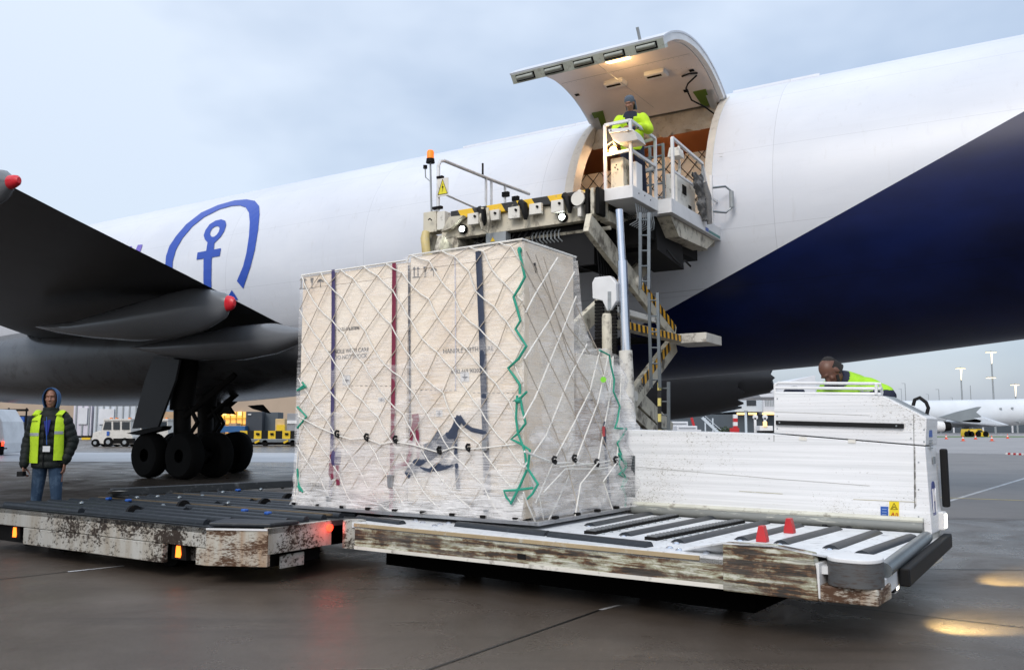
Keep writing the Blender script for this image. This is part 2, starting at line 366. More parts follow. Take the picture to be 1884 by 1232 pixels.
# ================================================================== SETTING
def ground_mat():
    m, nt, b = new_mat('wet_apron_concrete')
    n1 = noise(nt, coords(nt), .5, 7, .65); n2 = noise(nt, coords(nt), 95, 3, .65); n3 = noise(nt, coords(nt), .9, 8, .66, .6); n5 = noise(nt, coords(nt), 170, 2, .6)
    col = ramp(nt, n1, [(.3, (.058, .045, .036)), (.55, (.088, .071, .058)), (.72, (.125, .104, .088))])
    rt = nt.nodes.new('ShaderNodeMapping'); rt.inputs['Rotation'].default_value = (0, 0, .55); rt.inputs['Scale'].default_value = (.25, 6, 1)
    t = nt.nodes.new('ShaderNodeTexCoord'); nt.links.new(t.outputs['Object'], rt.inputs[0])
    ts = noise(nt, rt.outputs[0], .8, 6, .6); col = mix(nt, ramp(nt, ts, [(.56, 0.0), (.70, .5)]), col, (.030, .025, .022))
    st = noise(nt, coords(nt), 2.6, 5, .6, 1.2); col = mix(nt, ramp(nt, st, [(.66, 0.0), (.72, .55)]), col, (.022, .018, .016))
    col = mix(nt, ramp(nt, n2, [(.54, 0.0), (.72, .7)]), col, (.19, .16, .13)); col = mix(nt, ramp(nt, n2, [(.26, .65), (.42, 0.0)]), col, (.022, .018, .016))
    col = mix(nt, ramp(nt, n5, [(.64, 0.0), (.71, .8)]), col, (.36, .33, .29))
    nt.links.new(col, b.inputs['Base Color'])
    v4 = coords(nt, (1, .35, 1)); n4 = noise(nt, v4, .12, 5, .55)
    rr = ramp(nt, math_(nt, 'ADD', math_(nt, 'MULTIPLY', n3, .5), math_(nt, 'MULTIPLY', n4, .5)), [(.38, .20), (.52, .38), (.62, .62)])
    nt.links.new(rr, b.inputs['Roughness'])
    b.inputs['Specular IOR Level'].default_value = .28
    bump(nt, b, math_(nt, 'ADD', math_(nt, 'MULTIPLY', n2, .6), n5), .5, .004); return m
g = MB().add([(-1500, -60, 0), (1500, -60, 0), (1500, 3000, 0), (-1500, 3000, 0)], [(0, 1, 2, 3)]).build('ground', ground_mat(), recalc=False); tag(g, kind='structure')
def strip(name, pts, w, mat, z=.004):
    mb = MB()
    for p, q in zip(pts[:-1], pts[1:]):
        d = (q - p).normalized(); x = Vector((-d.y, d.x, 0)) * w / 2
        mb.add([p - x, q - x, q + x, p + x], [(0, 1, 2, 3)])
    for v in mb.v: v.z = z
    return tag(mb.build(name, mat, recalc=False), kind='structure')
strip('pavement_joint', [on_z(700, 1262), on_z(1104, 1122)], .022, M['joint'])
strip('pavement_joint', [on_z(-300, 1100), on_z(128, 1051)], .02, M['joint'])
strip('pavement_marking', [on_z(1104, 1122), on_z(1140, 1113)], .035, M['line_w'])
strip('pavement_marking', [on_z(125, 1052), on_z(228, 1041)], .05, M['line_w'], .006)
strip('pavement_marking', [on_z(1741, 923), on_z(2050, 830)], .09, M['line_w'])
strip('pavement_marking', [on_z(1560, 909), on_z(2200, 932)], .11, M['line_y'], .006)
strip('pavement_joint', [on_z(1500, 948), on_z(2200, 960)], .04, M['joint'])
strip('pavement_joint', [on_z(1500, 1045), on_z(2100, 1050)], .025, M['joint'])
strip('pavement_joint', [on_z(1500, 1110), on_z(2100, 1180)], .02, M['joint'])
strip('pavement_joint', [on_z(1500, 826), on_z(1810, 830), on_z(2200, 842)], .12, M['joint'])
strip('pavement_marking', [on_z(1740, 829), on_z(2100, 833)], .15, M['line_w'], .006)
for x0, x1, y in ((20, 120, 823), (140, 175, 817), (150, 190, 829), (0, 40, 831), (220, 300, 825), (420, 540, 858), (260, 320, 836), (60, 240, 843)):
    strip('pavement_marking', [on_z(x0, y), on_z(x1, y + 1)], .25, M['line_w'])
sl1 = paint('dry_slab_concrete', (.185, .170, .160), .5, spec=.35, sc=.25, var=.08, dirt=.35, dirtc=(.09, .08, .075), th=.5)
sl2_ = paint('pale_slab_concrete', (.30, .285, .28), .5, spec=.35, sc=.12, var=.07, dirt=.3, dirtc=(.15, .14, .14), th=.5)
tag(MB().add([on_z(1180, 946, .002), on_z(2300, 962, .002), on_z(2300, 843, .002), on_z(1180, 824, .002)], [(0, 1, 2, 3)]).build('concrete_slab', sl1, recalc=False), kind='structure')
tag(MB().add([on_z(1180, 823.5, .002), on_z(2300, 842.5, .002), on_z(2300, 797, .002), on_z(1180, 797, .002)], [(0, 1, 2, 3)]).build('concrete_slab', sl2_, recalc=False), kind='structure')
# pale strip of ground behind the aircraft
pl = paint('pale_strip_ground', (.42, .43, .46), .35, sc=.3, var=.08)
tag(MB().add([on_z(-700, 846, .003), on_z(560, 850, .003), on_z(700, 833, .003), on_z(-700, 829, .003)], [(0, 1, 2, 3)]).build('pale_strip', pl, recalc=False), kind='structure')
tag(MB().add([Vector((60, 132, .012)), Vector((360, 132, .012)), Vector((360, 150, .012)), Vector((60, 150, .012))], [(0, 1, 2, 3)]).build('grass_verge', M['grass'], recalc=False), kind='structure')

# ================================================================== FREIGHTER
D0, D1 = -8.65, -5.42           # cargo door, forward and aft edge
TH0, TH1 = -14.0, 55.0          # sill and hinge angle
fr = thing('freighter_aircraft', 'white and navy cargo jet with its side cargo door raised and a blue anchor mark', 'aircraft', A(-10, FD, 0))
PROF = [(-60, .15, 4.6), (-58.5, 1.1, 4.75), (-55, 2.2, 5.2), (-51, 2.95, 5.6), (-47, 3.25, FZ), (-8, FR, FZ), (-4, 3.14, 5.9), (0, 2.94, 6.10), (6, 2.45, 6.58), (14, 1.4, 7.55), (20, .35, 8.3)]
def prof(s):
    for (a, r, z), (b, r2, z2) in zip(PROF[:-1], PROF[1:]):
        if a <= s <= b:
            t = (s - a) / (b - a); return r + (r2 - r) * t, z + (z2 - z) * t
    return PROF[-1][1:]
def hp(s, th, off=0):
    r, z = prof(s); r += off; return A(s, FD - r * math.cos(R_(th)), z + r * math.sin(R_(th)))
ss = sorted(set([round(x, 3) for x in list(np.arange(-60, D0, 1.0)) + list(np.linspace(D0, D1, 9)) + list(np.arange(-5, 20.5, .8))] + [D0, D1]))
ths = sorted(set([round(x, 3) for x in list(np.arange(-180, TH0, 4)) + list(np.linspace(TH0, TH1, 20)) + list(np.arange(TH1 + 3, 180, 4))]))
def in_door(s, t): return D0 - .01 < s < D1 + .01 and TH0 < t < TH1
verts = [hp(s, t) for s in ss for t in ths]; nT = len(ths); faces = []
for i in range(len(ss) - 1):
    for j in range(nT):
        tm = (ths[j] + (ths[(j + 1) % nT] if j < nT - 1 else ths[0] + 360)) / 2
        if in_door((ss[i] + ss[i + 1]) / 2, tm): continue
        faces.append((i * nT + j, (i + 1) * nT + j, (i + 1) * nT + (j + 1) % nT, i * nT + (j + 1) % nT))
fm, nt, b = new_mat('fuselage_paint')
# navy tail colour: the paint edge is one slanting plane cut through the hull
pA, pB = on_hull(1884, 205), on_hull(1220, 575)
nr = (pA - CAM).cross(pB - CAM).normalized()
if nr.z < 0: nr = -nr
tcn = nt.nodes.new('ShaderNodeNewGeometry')
dp = nt.nodes.new('ShaderNodeVectorMath'); dp.operation = 'DOT_PRODUCT'; dp.inputs[1].default_value = nr; nt.links.new(tcn.outputs['Position'], dp.inputs[0])
navy = math_(nt, 'LESS_THAN', dp.outputs['Value'], CAM.dot(nr))
sx = nt.nodes.new('ShaderNodeVectorMath'); sx.operation = 'DOT_PRODUCT'; sx.inputs[1].default_value = AF; nt.links.new(tcn.outputs['Position'], sx.inputs[0])
sn = nt.nodes.new('ShaderNodeVectorMath'); sn.operation = 'DOT_PRODUCT'; sn.inputs[1].default_value = AN; nt.links.new(tcn.outputs['Position'], sn.inputs[0])
sz = nt.nodes.new('ShaderNodeSeparateXYZ'); nt.links.new(tcn.outputs['Position'], sz.inputs[0])
ang = math_(nt, 'ARCTAN2', math_(nt, 'SUBTRACT', sz.outputs[2], FZ), math_(nt, 'SUBTRACT', FD, sn.outputs['Value']))
def linemask(val, pos, w): return math_(nt, 'LESS_THAN', math_(nt, 'ABSOLUTE', math_(nt, 'SUBTRACT', val, pos)), w)
msk = linemask(ang, R_(61), .0022)
for a_, w_ in ((47, .0014), (20, .001), (-9, .0011), (-30, .003), (-32, .0012)): msk = math_(nt, 'MAXIMUM', msk, linemask(ang, R_(a_), w_))
ring = math_(nt, 'LESS_THAN', math_(nt, 'FRACT', math_(nt, 'MULTIPLY', math_(nt, 'ADD', sx.outputs['Value'], 60.3), 1 / 5.1)), .002)
msk = math_(nt, 'MAXIMUM', msk, ring)
v = coords(nt, (.5, .5, 1)); soft = noise(nt, v, .8, 5, .6); fine = noise(nt, coords(nt, (.6, .6, 6)), 2.0, 6, .65)
wht = ramp(nt, soft, [(.3, (.57, .605, .675)), (.7, (.655, .685, .74))]); wht = mix(nt, ramp(nt, fine, [(.55, 0.0), (.8, .25)]), wht, (.5, .52, .55))
wnz = nt.nodes.new('ShaderNodeTexWhiteNoise'); cmb = nt.nodes.new('ShaderNodeCombineXYZ')
nt.links.new(math_(nt, 'FLOOR', math_(nt, 'MULTIPLY', math_(nt, 'ADD', sx.outputs['Value'], 60.3), 1 / 2.55)), cmb.inputs[0]); nt.links.new(math_(nt, 'FLOOR', math_(nt, 'MULTIPLY', ang, 2.4)), cmb.inputs[1]); nt.links.new(cmb.outputs[0], wnz.inputs['Vector'])
wht = mix(nt, math_(nt, 'MULTIPLY', wnz.outputs['Value'], .22), wht, (.50, .53, .58))
drip = noise(nt, coords(nt, (2.6, 2.6, .25)), 3, 6, .65); wht = mix(nt, ramp(nt, drip, [(.58, 0.0), (.78, .30)]), wht, (.38, .38, .38))
nav = ramp(nt, soft, [(.3, (.0015, .004, .024)), (.7, (.004, .011, .070))])
col = mix(nt, navy, wht, nav); col = mix(nt, math_(nt, 'MULTIPLY', msk, .42), col, (.35, .36, .38), 'MULTIPLY')
nt.links.new(col, b.inputs['Base Color']); b.inputs['Roughness'].default_value = .34; b.inputs['Coat Weight'].default_value = 0; nt.links.new(math_(nt, 'SUBTRACT', .45, math_(nt, 'MULTIPLY', navy, .22)), b.inputs['Specular IOR Level'])
M['fuse'] = fm
bumpn = nt.nodes.new('ShaderNodeBump'); bumpn.inputs['Strength'].default_value = .12; bumpn.inputs['Distance'].default_value = .03
nt.links.new(soft, bumpn.inputs['Height']); nt.links.new(bumpn.outputs[0], b.inputs['Normal'])
mb = MB(); mb.add(verts, faces); fus = mb.build('fuselage', fm, fr, smooth=True)
# raised fairing strip along the crown either side of the door hinge
for s0, s1, th in ((-12.6, D0, 63), (D1, -3.6, 63)):
    MB().loft([[hp(s, th, .0), hp(s, th + .8, .05), hp(s, th + 1.6, .0)] for s in np.linspace(s0, s1, 6)]).build('hinge_fairing', M['fuse'], fr, smooth=True)
# seam strip low on the hull
# door frame
mb = MB()
def jamb(s_a, s_b, sgn):
    rings = []
    for t in np.linspace(TH0 - 2, TH1 + 1, 24):
        rings.append([hp(s_a, t, .012), hp(s_b, t, .012), hp(s_b, t, -.30), hp(s_a, t, -.30)])
    mb.loft(rings)
jamb(D0 - .05, D0 + .16, 1); jamb(D1 - .12, D1 + .03, -1)
mb.build('door_frame', paint('jamb_paint', (.62, .60, .55), .45, dirt=.3, sc=3), fr, smooth=True)
mb = MB()
for t0, t1 in ((TH0 - 3, TH0 + .5), (TH1 - 1, TH1 + 3)):
    mb.loft([[hp(s, t0, .0), hp(s, t1, .0), hp(s, t1, -.22), hp(s, t0, -.22)] for s in np.linspace(D0 + .16, D1 - .12, 6)])
mb.build('door_sill', M['dirtywhite'], fr)
# crumpled canvas lining under the hinge
rings = []
for i, s in enumerate(np.linspace(D0 + .17, D1 - .13, 30)):
    w = .04 * math.sin(i * 1.7) + .03 * math.sin(i * .9 + 1)
    rings.append([hp(s, TH1 - 1.2, -.05), hp(s, TH1 - 5, -.12 + w), hp(s, TH1 - 9, -.20 - w), hp(s, TH1 - 13 + 1.5 * math.sin(i), -.27 + w), hp(s, TH1 - 13, -.33), hp(s, TH1 - 1, -.3)])
MB().loft(rings).build('canvas_seal', paint('canvas', (.42, .38, .32), .85, sc=5, bmp=.8, dirt=.4), fr, smooth=True)
# hold interior
lin = []
for s in np.linspace(-13, -4.6, 12): lin.append([A(s, FD - 2.92 * math.cos(R_(t)), FZ + 2.92 * math.sin(R_(t))) for t in [x for x in range(60, 236, 8)]])
MB().loft(lin, caps=False, closed=False).build('hold_lining', M['jet_lining'], fr, smooth=True, recalc=False)
lin = []
for s in np.linspace(-13, -4.6, 3): lin.append([A(s, FD - 2.8, 4.95), A(s, FD + 2.8, 4.95)])
MB().loft(lin, caps=False, closed=False).build('hold_floor', M['galv'], fr, recalc=False)
for s in (-13, -4.6): MB().add([A(s, FD + 2.92 * math.cos(R_(t)), FZ + 2.92 * math.sin(R_(t))) for t in range(0, 360, 15)], [tuple(range(24))]).build('hold_bulkhead', M['jet_lining'], fr, recalc=False)
# hold ceiling lamp
MB().box(A, -8.1, -7.3, 19.4, 19.6, 8.56, 8.60).build('ceiling_lamp', M['warm'], fr)
def lamp(name, loc, en, col, kind='POINT', rad=.15, **k):
    l = bpy.data.lights.new(name, kind); l.energy = en; l.color = col
    if kind in ('POINT', 'SPOT'): l.shadow_soft_size = rad
    for a_, b_ in k.items(): setattr(l, a_, b_)
    o = bpy.data.objects.new(name, l); COL.objects.link(o); o.location = loc; return o
lamp('hold_light', A(-7.7, 18.3, 7.7), 60, (1, .62, .34)); lamp('hold_light', A(-8.2, 18.0, 6.4), 26, (1, .5, .22), rad=.3)
# --- raised cargo door
HN, HZ = FD - FR * math.cos(R_(TH1)), FZ + FR * math.sin(R_(TH1))
fe = (FD - FR * math.cos(R_(TH0)), FZ + FR * math.sin(R_(TH0)))
a_closed = math.atan2(fe[1] - HZ, fe[0] - HN); a_open = math.atan2(8.37 - HZ, 13.9 - HN)
dr = a_open - a_closed
def dpnt(s, t, off=0):     # t: closed-state angle
    r = FR + off; n = FD - r * math.cos(R_(t)) - HN; z = FZ + r * math.sin(R_(t)) - HZ
    c, q = math.cos(dr), math.sin(dr); return A(s, HN + n * c - z * q, HZ + n * q + z * c)
def door_shell(o0, o1, s0, s1, t0, t1, name, mat, k=22):
    rings = [[dpnt(s0, t, o0), dpnt(s1, t, o0), dpnt(s1, t, o1), dpnt(s0, t, o1)] for t in np.linspace(t0, t1, k)]
    return MB().loft(rings).build(name, mat, door, smooth=True)
door = MB().loft([[dpnt(D0, t, 0), dpnt(D1, t, 0), dpnt(D1, t, -.035), dpnt(D0, t, -.035)] for t in np.linspace(TH0, TH1, 24)]).build('cargo_door', M['fuse'], fr, smooth=True)
door_shell(-.036, -.17, D0 + .10, D1 - .13, TH0 + 3, TH1 - 1, 'door_lining', M['doorlining'])
edge = paint('door_edge_paint', (.52, .56, .50), .45, dirt=.5, sc=4, th=.55)
door_shell(-.036, -.16, D1 - .12, D1 - .015, TH0, TH1 - 2, 'door_rib', M['white'])
door_shell(-.036, -.10, D0 + .01, D0 + .09, TH0, TH1 - 2, 'door_rib', M['white'])
lb = MB().loft([[dpnt(s, TH0 - .2, -.036), dpnt(s, TH0 + 3.0, -.036), dpnt(s, TH0 + 3.0, -.24), dpnt(s, TH0 - .2, -.22)] for s in (D0 + .02, D1 - .02)]).build('latch_beam', edge, door)
L = D1 - D0; M['latch'] = paint('latch_metal', (.34, .36, .32), .4, .3, sc=5)
for i in range(5):
    s0 = D0 + .12 + i * (L - .3) / 4.6
    # recessed latch: dark pocket with a pale hook roll
    MB().loft([[dpnt(s, TH0 - .28, -.06), dpnt(s, TH0 - .28, -.19), dpnt(s, TH0 - .1, -.19), dpnt(s, TH0 - .1, -.06)] for s in (s0, s0 + .42)]).build('latch_pocket', M['dark'], lb)
    MB().tube([dpnt(s0 + .03, TH0 - .55, -.12), dpnt(s0 + .39, TH0 - .55, -.12)], .045, 10).build('latch_hook', M['latch'], lb, smooth=True)
def proj(p):
    d = p - CAM; fwd = d.y * math.cos(TILT) + d.z * math.sin(TILT); upw = -d.y * math.sin(TILT) + d.z * math.cos(TILT)
    return 942 + FPX * d.x / fwd, 616 - FPX * upw / fwd
def dfind(px, py):
    best = (1e9, 0, 0)
    for s in np.linspace(D0, D1, 60):
        for t in np.linspace(TH0, TH1, 90):
            x, y = proj(dpnt(s, t, -.17)); e_ = (x - px) ** 2 + (y - py) ** 2
            if e_ < best[0]: best = (e_, float(s), float(t))
    return best[1:]
mb = MB()
for px, py in ((1132, 150), (1207, 132)):   # roller housings in the lining
    cs, t = dfind(px, py)
    hsg = MB().loft([[dpnt(cs - .22, t - 2.2, -.16), dpnt(cs + .22, t - 2.2, -.16), dpnt(cs + .22, t - 2.0, -.26), dpnt(cs - .22, t - 2.0, -.26)],
                     [dpnt(cs - .25, t + 2.4, -.16), dpnt(cs + .25, t + 2.4, -.16), dpnt(cs + .25, t + 2.2, -.26), dpnt(cs - .25, t + 2.2, -.26)]]).build('actuator_cover', M['white'], door, bevel=.02)
    MB().loft([[dpnt(cs - .18, t - .9, -.262), dpnt(cs + .14, t - .9, -.262), dpnt(cs + .14, t + .3, -.265), dpnt(cs - .18, t + .3, -.265)],
               [dpnt(cs - .18, t - .9, -.268), dpnt(cs + .14, t - .9, -.268), dpnt(cs + .14, t + .3, -.27), dpnt(cs - .18, t + .3, -.27)]]).build('louvre', M['dark'], hsg)
    pass
for cs, t in (dfind(1058, 173), dfind(1268, 127), dfind(1258, 164), dfind(1113, 161), dfind(1187, 145)):
    MB().box(lambda a, b_, c: dpnt(cs + a, t + b_, c), 0, .10, 0, 1.5, -.178, -.171).build('hand_slot', M['dark'], door)
MB().box(lambda a, b_, c: dpnt(-6.98 + a, b_, c), 0, .006, TH0 + 5, TH1 - 5, -.176, -.171).build('lining_seam', M['grey'], door)
MB().box(lambda a, b_, c: dpnt(a, 22 + b_, c), D0 + .15, D1 - .2, 0, .1, -.175, -.171).build('lining_seam', M['grey'], door)
dls, dlt = dfind(1137, 109)
dl = MB().box(lambda a, b_, c: dpnt(dls + a, dlt + b_, c), -.24, .24, -1.6, 1.6, -.19, -.171).build('dome_light', M['warm'], door)
lamp('dome_light_glow', dpnt(dls, dlt, -.5), 16, (1, .6, .25))
for s0, sg in ((D0 + .25, 1), (D1 - .30, -1)):
    MB().prism([dpnt(s0, TH1 - 9, -.176), dpnt(s0 + .28 * sg, TH1 - 9, -.176), dpnt(s0 + .2 * sg, TH1 - 1, -.176), dpnt(s0, TH1 - 1, -.176)], A(0, 0, -.02)).build('hinge_recess', M['primer'], door)
    MB().prism([dpnt(s0 - .1 * sg, TH1 - 8, -.18), dpnt(s0 + .05 * sg, TH1 - 8, -.18), A(s0 + .02 * sg, HN + .02, HZ - .32), A(s0 - .06 * sg, HN + .02, HZ - .32)], A(.05, 0, 0)).build('hinge_arm', M['white'], door)
MB().tube([dpnt(-5.75, 37, -.2), dpnt(-5.95, 38, -.32), dpnt(-6.05, 41, -.3), dpnt(-6.0, 46, -.42), dpnt(-5.75, 50, -.5), A(-5.6, HN - .1, HZ - .42), A(-5.5, HN, HZ - .35)], .018).build('hose', M['black'], door, smooth=True)
MB().tube([dpnt(-6.05, 36, -.19), dpnt(-5.85, 34, -.24), dpnt(-5.72, 36, -.19)], .02).build('hose', M['black'], door, smooth=True)
MB().tube([dpnt(-5.95, TH0 + 4, 0), dpnt(-5.95, TH0 + 4, .22)], .03, 8).build('vent_stub', M['grey'], door)
# rows of lining screws
mb = MB()
for t in (2, 22.6, 31):
    for s in np.arange(D0 + .25, D1 - .2, .11): mb.ell(dpnt(s, t + .5, -.171), .007, .007, .007, 5, 3)
mb.build('lining_screws', M['grey'], door)

# --- wing: outline at the root, the kink and outboard, in aircraft metres
WG = [(18.2, -30.8, -18.0, 4.35, 4.02, 1.5), (16.3, -29.3, -17.45, 4.5, 4.25, 1.35), (12, -26.2, -15.6, 4.85, 4.68, .95), (8.35, -23.6, -14.05, 5.2, 5.02, .75), (2, -19.0, -11.3, 5.8, 5.65, .6), (-6, -13, -7.8, 6.6, 6.5, .45), (-12, -8.6, -5.2, 7.25, 7.15, .3)]
def foil(n, le, te, zl, zt, tk):
    r = []
    for k in range(13):
        x = k / 12; y = tk * (1.35 * (x ** .5) * (1 - x) * .8 + .02 * (1 - x)); r.append(A(le + (te - le) * x, n, zl + (zt - zl) * x + y * .9))
    for k in range(11, 0, -1):
        x = k / 12; y = tk * (1.5 * (x ** .5) * (1 - x) * .8); r.append(A(le + (te - le) * x, n, zl + (zt - zl) * x - y * .32))
    return r
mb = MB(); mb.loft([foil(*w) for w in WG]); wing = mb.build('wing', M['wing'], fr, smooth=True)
# flap gap lines under the wing
def canoe(n, low, top, hw, name, tipcol=True):
    lo = [to_a(on_n(x, y, n)) for x, y in low]; tp = [to_a(on_n(x, y, n)) for x, y in top]
    def interp(L_, s): return float(np.interp(s, [q.x for q in L_], [q.z for q in L_]))
    s0, s1 = lo[0].x, lo[-1].x; rings = []
    for k in range(25):
        x = k / 24; s = s0 + (s1 - s0) * x; zb = interp(lo, s); zt = interp(tp, s); hh = max((zt - zb) / 2, .02); zc = (zt + zb) / 2
        w = max(hw * (math.sin(math.pi * min(x * .62 + .02, 1)) ** .6) * (1 if x < .6 else 1 - .80 * ((x - .6) / .4) ** 1.3), .03)
        rings.append((s, [A(s, n + w * math.cos(a), zc + hh * math.sin(a)) for a in [2 * math.pi * j / 18 for j in range(18)]]))
    cut = s1 - .20; body = [r for s, r in rings if s < cut - .02]; ref = [r for s, r in rings if s >= cut - .02][0]; cc = sum(ref, Vector()) / len(ref)
    base = [A(cut, 0, 0) + AN * p.dot(AN) + Vector((0, 0, p.z)) for p in ref]
    o = MB().loft(body + [base]).build(name, M['canoe'], fr, smooth=True)
    c = sum(base, Vector()) / len(base); d = AF
    tip = [base, [c + (p - c) * .9 + d * .09 for p in base], [c + (p - c) * .74 + d * .17 for p in base], [c + (p - c) * .40 + d * .22 for p in base]]
    MB().loft(tip).build('red_tip', M['redtip'], o, smooth=True); return o
canoe(13.0, [(72, 603), (110, 613), (170, 622), (250, 628), (320, 624), (370, 610), (405, 592), (430, 572)], [(72, 600), (150, 590), (250, 560), (330, 535), (367, 526), (405, 537), (430, 542)], .55, 'flap_track_fairing')
canoe(6.6, [(-420, 520), (-300, 500), (-180, 460), (-60, 405), (-10, 380), (15, 362), (33, 345)], [(-420, 515), (-300, 420), (-180, 350), (-60, 318), (-20, 309), (15, 314), (33, 319)], .45, 'flap_track_fairing')
canoe(15.2, [(247, 641), (300, 655), (370, 664), (450, 662), (510, 650), (560, 628), (590, 610)], [(247, 639), (330, 622), (430, 600), (505, 594), (545, 602), (575, 603), (590, 604)], .5, 'flap_track_fairing')
# belly fairing
rings = []
for k in range(29):
    x = k / 28; s = -42 + 27.5 * x; f = math.sin(math.pi * min(max(x, .001), .999)) ** .5
    f = min(f, 1.0); hw = 1.2 + 2.42 * f; zb = 3.4 - 1.20 * f; zt = 3.9 + 1.3 * f
    rings.append([A(s, FD + hw * math.copysign(abs(math.cos(a)) ** .8, math.cos(a)), (zt + zb) / 2 + (zt - zb) / 2 * math.copysign(abs(math.sin(a)) ** .75, math.sin(a))) for a in [2 * math.pi * j / 40 for j in range(40)]])
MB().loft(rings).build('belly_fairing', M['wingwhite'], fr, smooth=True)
# landing gear
def bogie(s, n, name, lean=0):
    z = .64
    root = MB()
    root.cyl(A(s - .85, n, z), A(s + .85, n, z), .2, 12); root.cyl(A(s, n, z), A(s - lean, n, 2.2), .24, 14); root.cyl(A(s - lean, n, 1.9), A(s - lean, n + .1, 3.9), .34, 14)
    for q in (-.75, .75): root.cyl(A(s + q, n - .45, z), A(s + q, n + .45, z), .1, 12)
    root.cyl(A(s + .1, n - .05, 1.7), A(s + 1.5, n + .5, 2.9), .09, 8); root.cyl(A(s + .15, n - .05, 1.0), A(s + .6, n, 1.55), .06, 8)
    root.cyl(A(s + .6, n, 1.55), A(s + .15, n, 2.1), .06, 8)
    o = root.build(name, M['dark'], fr, smooth=True)
    for q in (-.75, .75):
        for w in (-.5, .5):
            c = A(s + q, n + w, z); prof_ = [(.18, -.2), (.42, -.225), (.55, -.22), (.62, -.16), (.64, -.06), (.64, .06), (.62, .16), (.55, .22), (.42, .225), (.18, .2)]
            rings = []
            for j in range(28):
                a = 2 * math.pi * j / 28; rings.append([c + AN * y + (AF * math.cos(a) + Vector((0, 0, 1)) * math.sin(a)) * r for r, y in prof_])
            wv = MB(); k = len(prof_)
            wv.add([p for r in rings for p in r], [(i * k + j, i * k + j + 1, ((i + 1) % 28) * k + j + 1, ((i + 1) % 28) * k + j) for i in range(28) for j in range(k - 1)])
            wh = wv.build('wheel', M['tyre'], o, smooth=True)
            
    return o
bogie(-20.9, 16.2, 'main_landing_gear', .1); bogie(-22.5, 18.3, 'main_landing_gear', .1); bogie(-24.8, 20.4, 'main_landing_gear', .1)
# gear doors
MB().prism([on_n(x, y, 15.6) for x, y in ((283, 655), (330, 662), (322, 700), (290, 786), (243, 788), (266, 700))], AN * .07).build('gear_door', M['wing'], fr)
MB().prism([on_n(x, y, 15.4) for x, y in ((232, 797), (262, 789), (300, 783), (296, 790), (255, 800))], AN * .3).build('gear_door', M['dark'], fr)
MB().prism([on_n(x, y, 18.4) for x, y in ((390, 747), (420, 747), (430, 762), (400, 760))], AN * .1).build('gear_door', M['dark'], fr)
MB().prism([on_n(x, y, 18.4) for x, y in ((455, 746), (480, 744), (494, 760), (465, 752))], AN * .1).build('gear_door', M['dark'], fr)
# --- marks on the hull
def z1(x, y): return (x / 3.243, 280 + y / 3.243)
def hull_strip(outer, inner, name, mat, sub=4):
    mb = MB(); k = len(outer); vs = []
    def dens(L_):
        out = []
        for a, b_ in zip(L_[:-1], L_[1:]):
            for t in (0, .5): out.append((a[0] + (b_[0] - a[0]) * t, a[1] + (b_[1] - a[1]) * t))
        return out + [L_[-1]]
    o_, i_ = dens(outer), dens(inner); k = len(o_)
    for a, b_ in zip(o_, i_):
        for t in range(sub + 1): vs.append(on_hull(*z1(a[0] + (b_[0] - a[0]) * t / sub, a[1] + (b_[1] - a[1]) * t / sub), .018))
    w = sub + 1; fs = [(i * w + j, i * w + j + 1, (i + 1) * w + j + 1, (i + 1) * w + j) for i in range(k - 1) for j in range(sub)]
    return mb.add(vs, fs).build(name, mat, fr, recalc=False)
hull_strip([(985, 800), (985, 680), (990, 620), (1010, 560), (1050, 500), (1110, 430), (1200, 360), (1300, 315), (1400, 287), (1470, 281), (1520, 290), (1545, 320), (1548, 370), (1540, 460), (1520, 580), (1495, 680), (1450, 813)],
           [(1030, 800), (1028, 700), (1030, 650), (1050, 580), (1090, 510), (1150, 440), (1220, 385), (1310, 340), (1380, 320), (1430, 317), (1465, 328), (1485, 360), (1490, 420), (1485, 500), (1470, 600), (1450, 680), (1413, 768)], 'anchor_mark', M['logo'])
ro = [(1240, 540), (1222, 520), (1215, 495), (1225, 465), (1250, 430), (1285, 408), (1320, 400), (1343, 408), (1349, 432), (1338, 470), (1315, 505), (1282, 538), (1262, 548), (1240, 540)]
ri = [(1263, 503), (1256, 497), (1252, 488), (1255, 472), (1266, 454), (1281, 443), (1294, 440), (1306, 444), (1310, 456), (1305, 474), (1293, 492), (1277, 504), (1268, 505), (1263, 503)]
hull_strip(ro, ri, 'anchor_mark', M['logo'], 2)
hull_strip([(1238, 536), (1228, 600), (1214, 640), (1213, 760), (1220, 850)], [(1280, 536), (1272, 600), (1262, 640), (1260, 760), (1262, 850)], 'anchor_mark', M['logo'], 2)
hull_strip([(1178, 598), (1172, 641)], [(1318, 572), (1310, 619)], 'anchor_mark', M['logo'], 5)
hull_strip([(1382, 822), (1366, 850), (1350, 880)], [(1383, 823), (1402, 850), (1420, 880)], 'anchor_mark', M['logo'], 2)
lt = paint('letter_violet', (.16, .12, .50), .4)
hull_strip([(822, 553), (806, 590), (795, 640)], [(850, 550), (835, 597), (820, 650)], 'letter_mark', lt, 2)
hull_strip([(768, 562), (778, 600)], [(786, 560), (790, 600)], 'letter_mark', lt, 2)
hull_strip([(3.243 * 1322, 3.243 * 3), (3.243 * 1322, 3.243 * 3.6)], [(3.243 * 1331, 3.243 * 3), (3.243 * 1331, 3.243 * 3.6)], 'hull_stencil', M['grey'], 1)
hull_strip([(3.243 * 1324, 3.243 * 8), (3.243 * 1324, 3.243 * 9)], [(3.243 * 1329, 3.243 * 8), (3.243 * 1329, 3.243 * 9)], 'hull_stencil', M['grey'], 1)

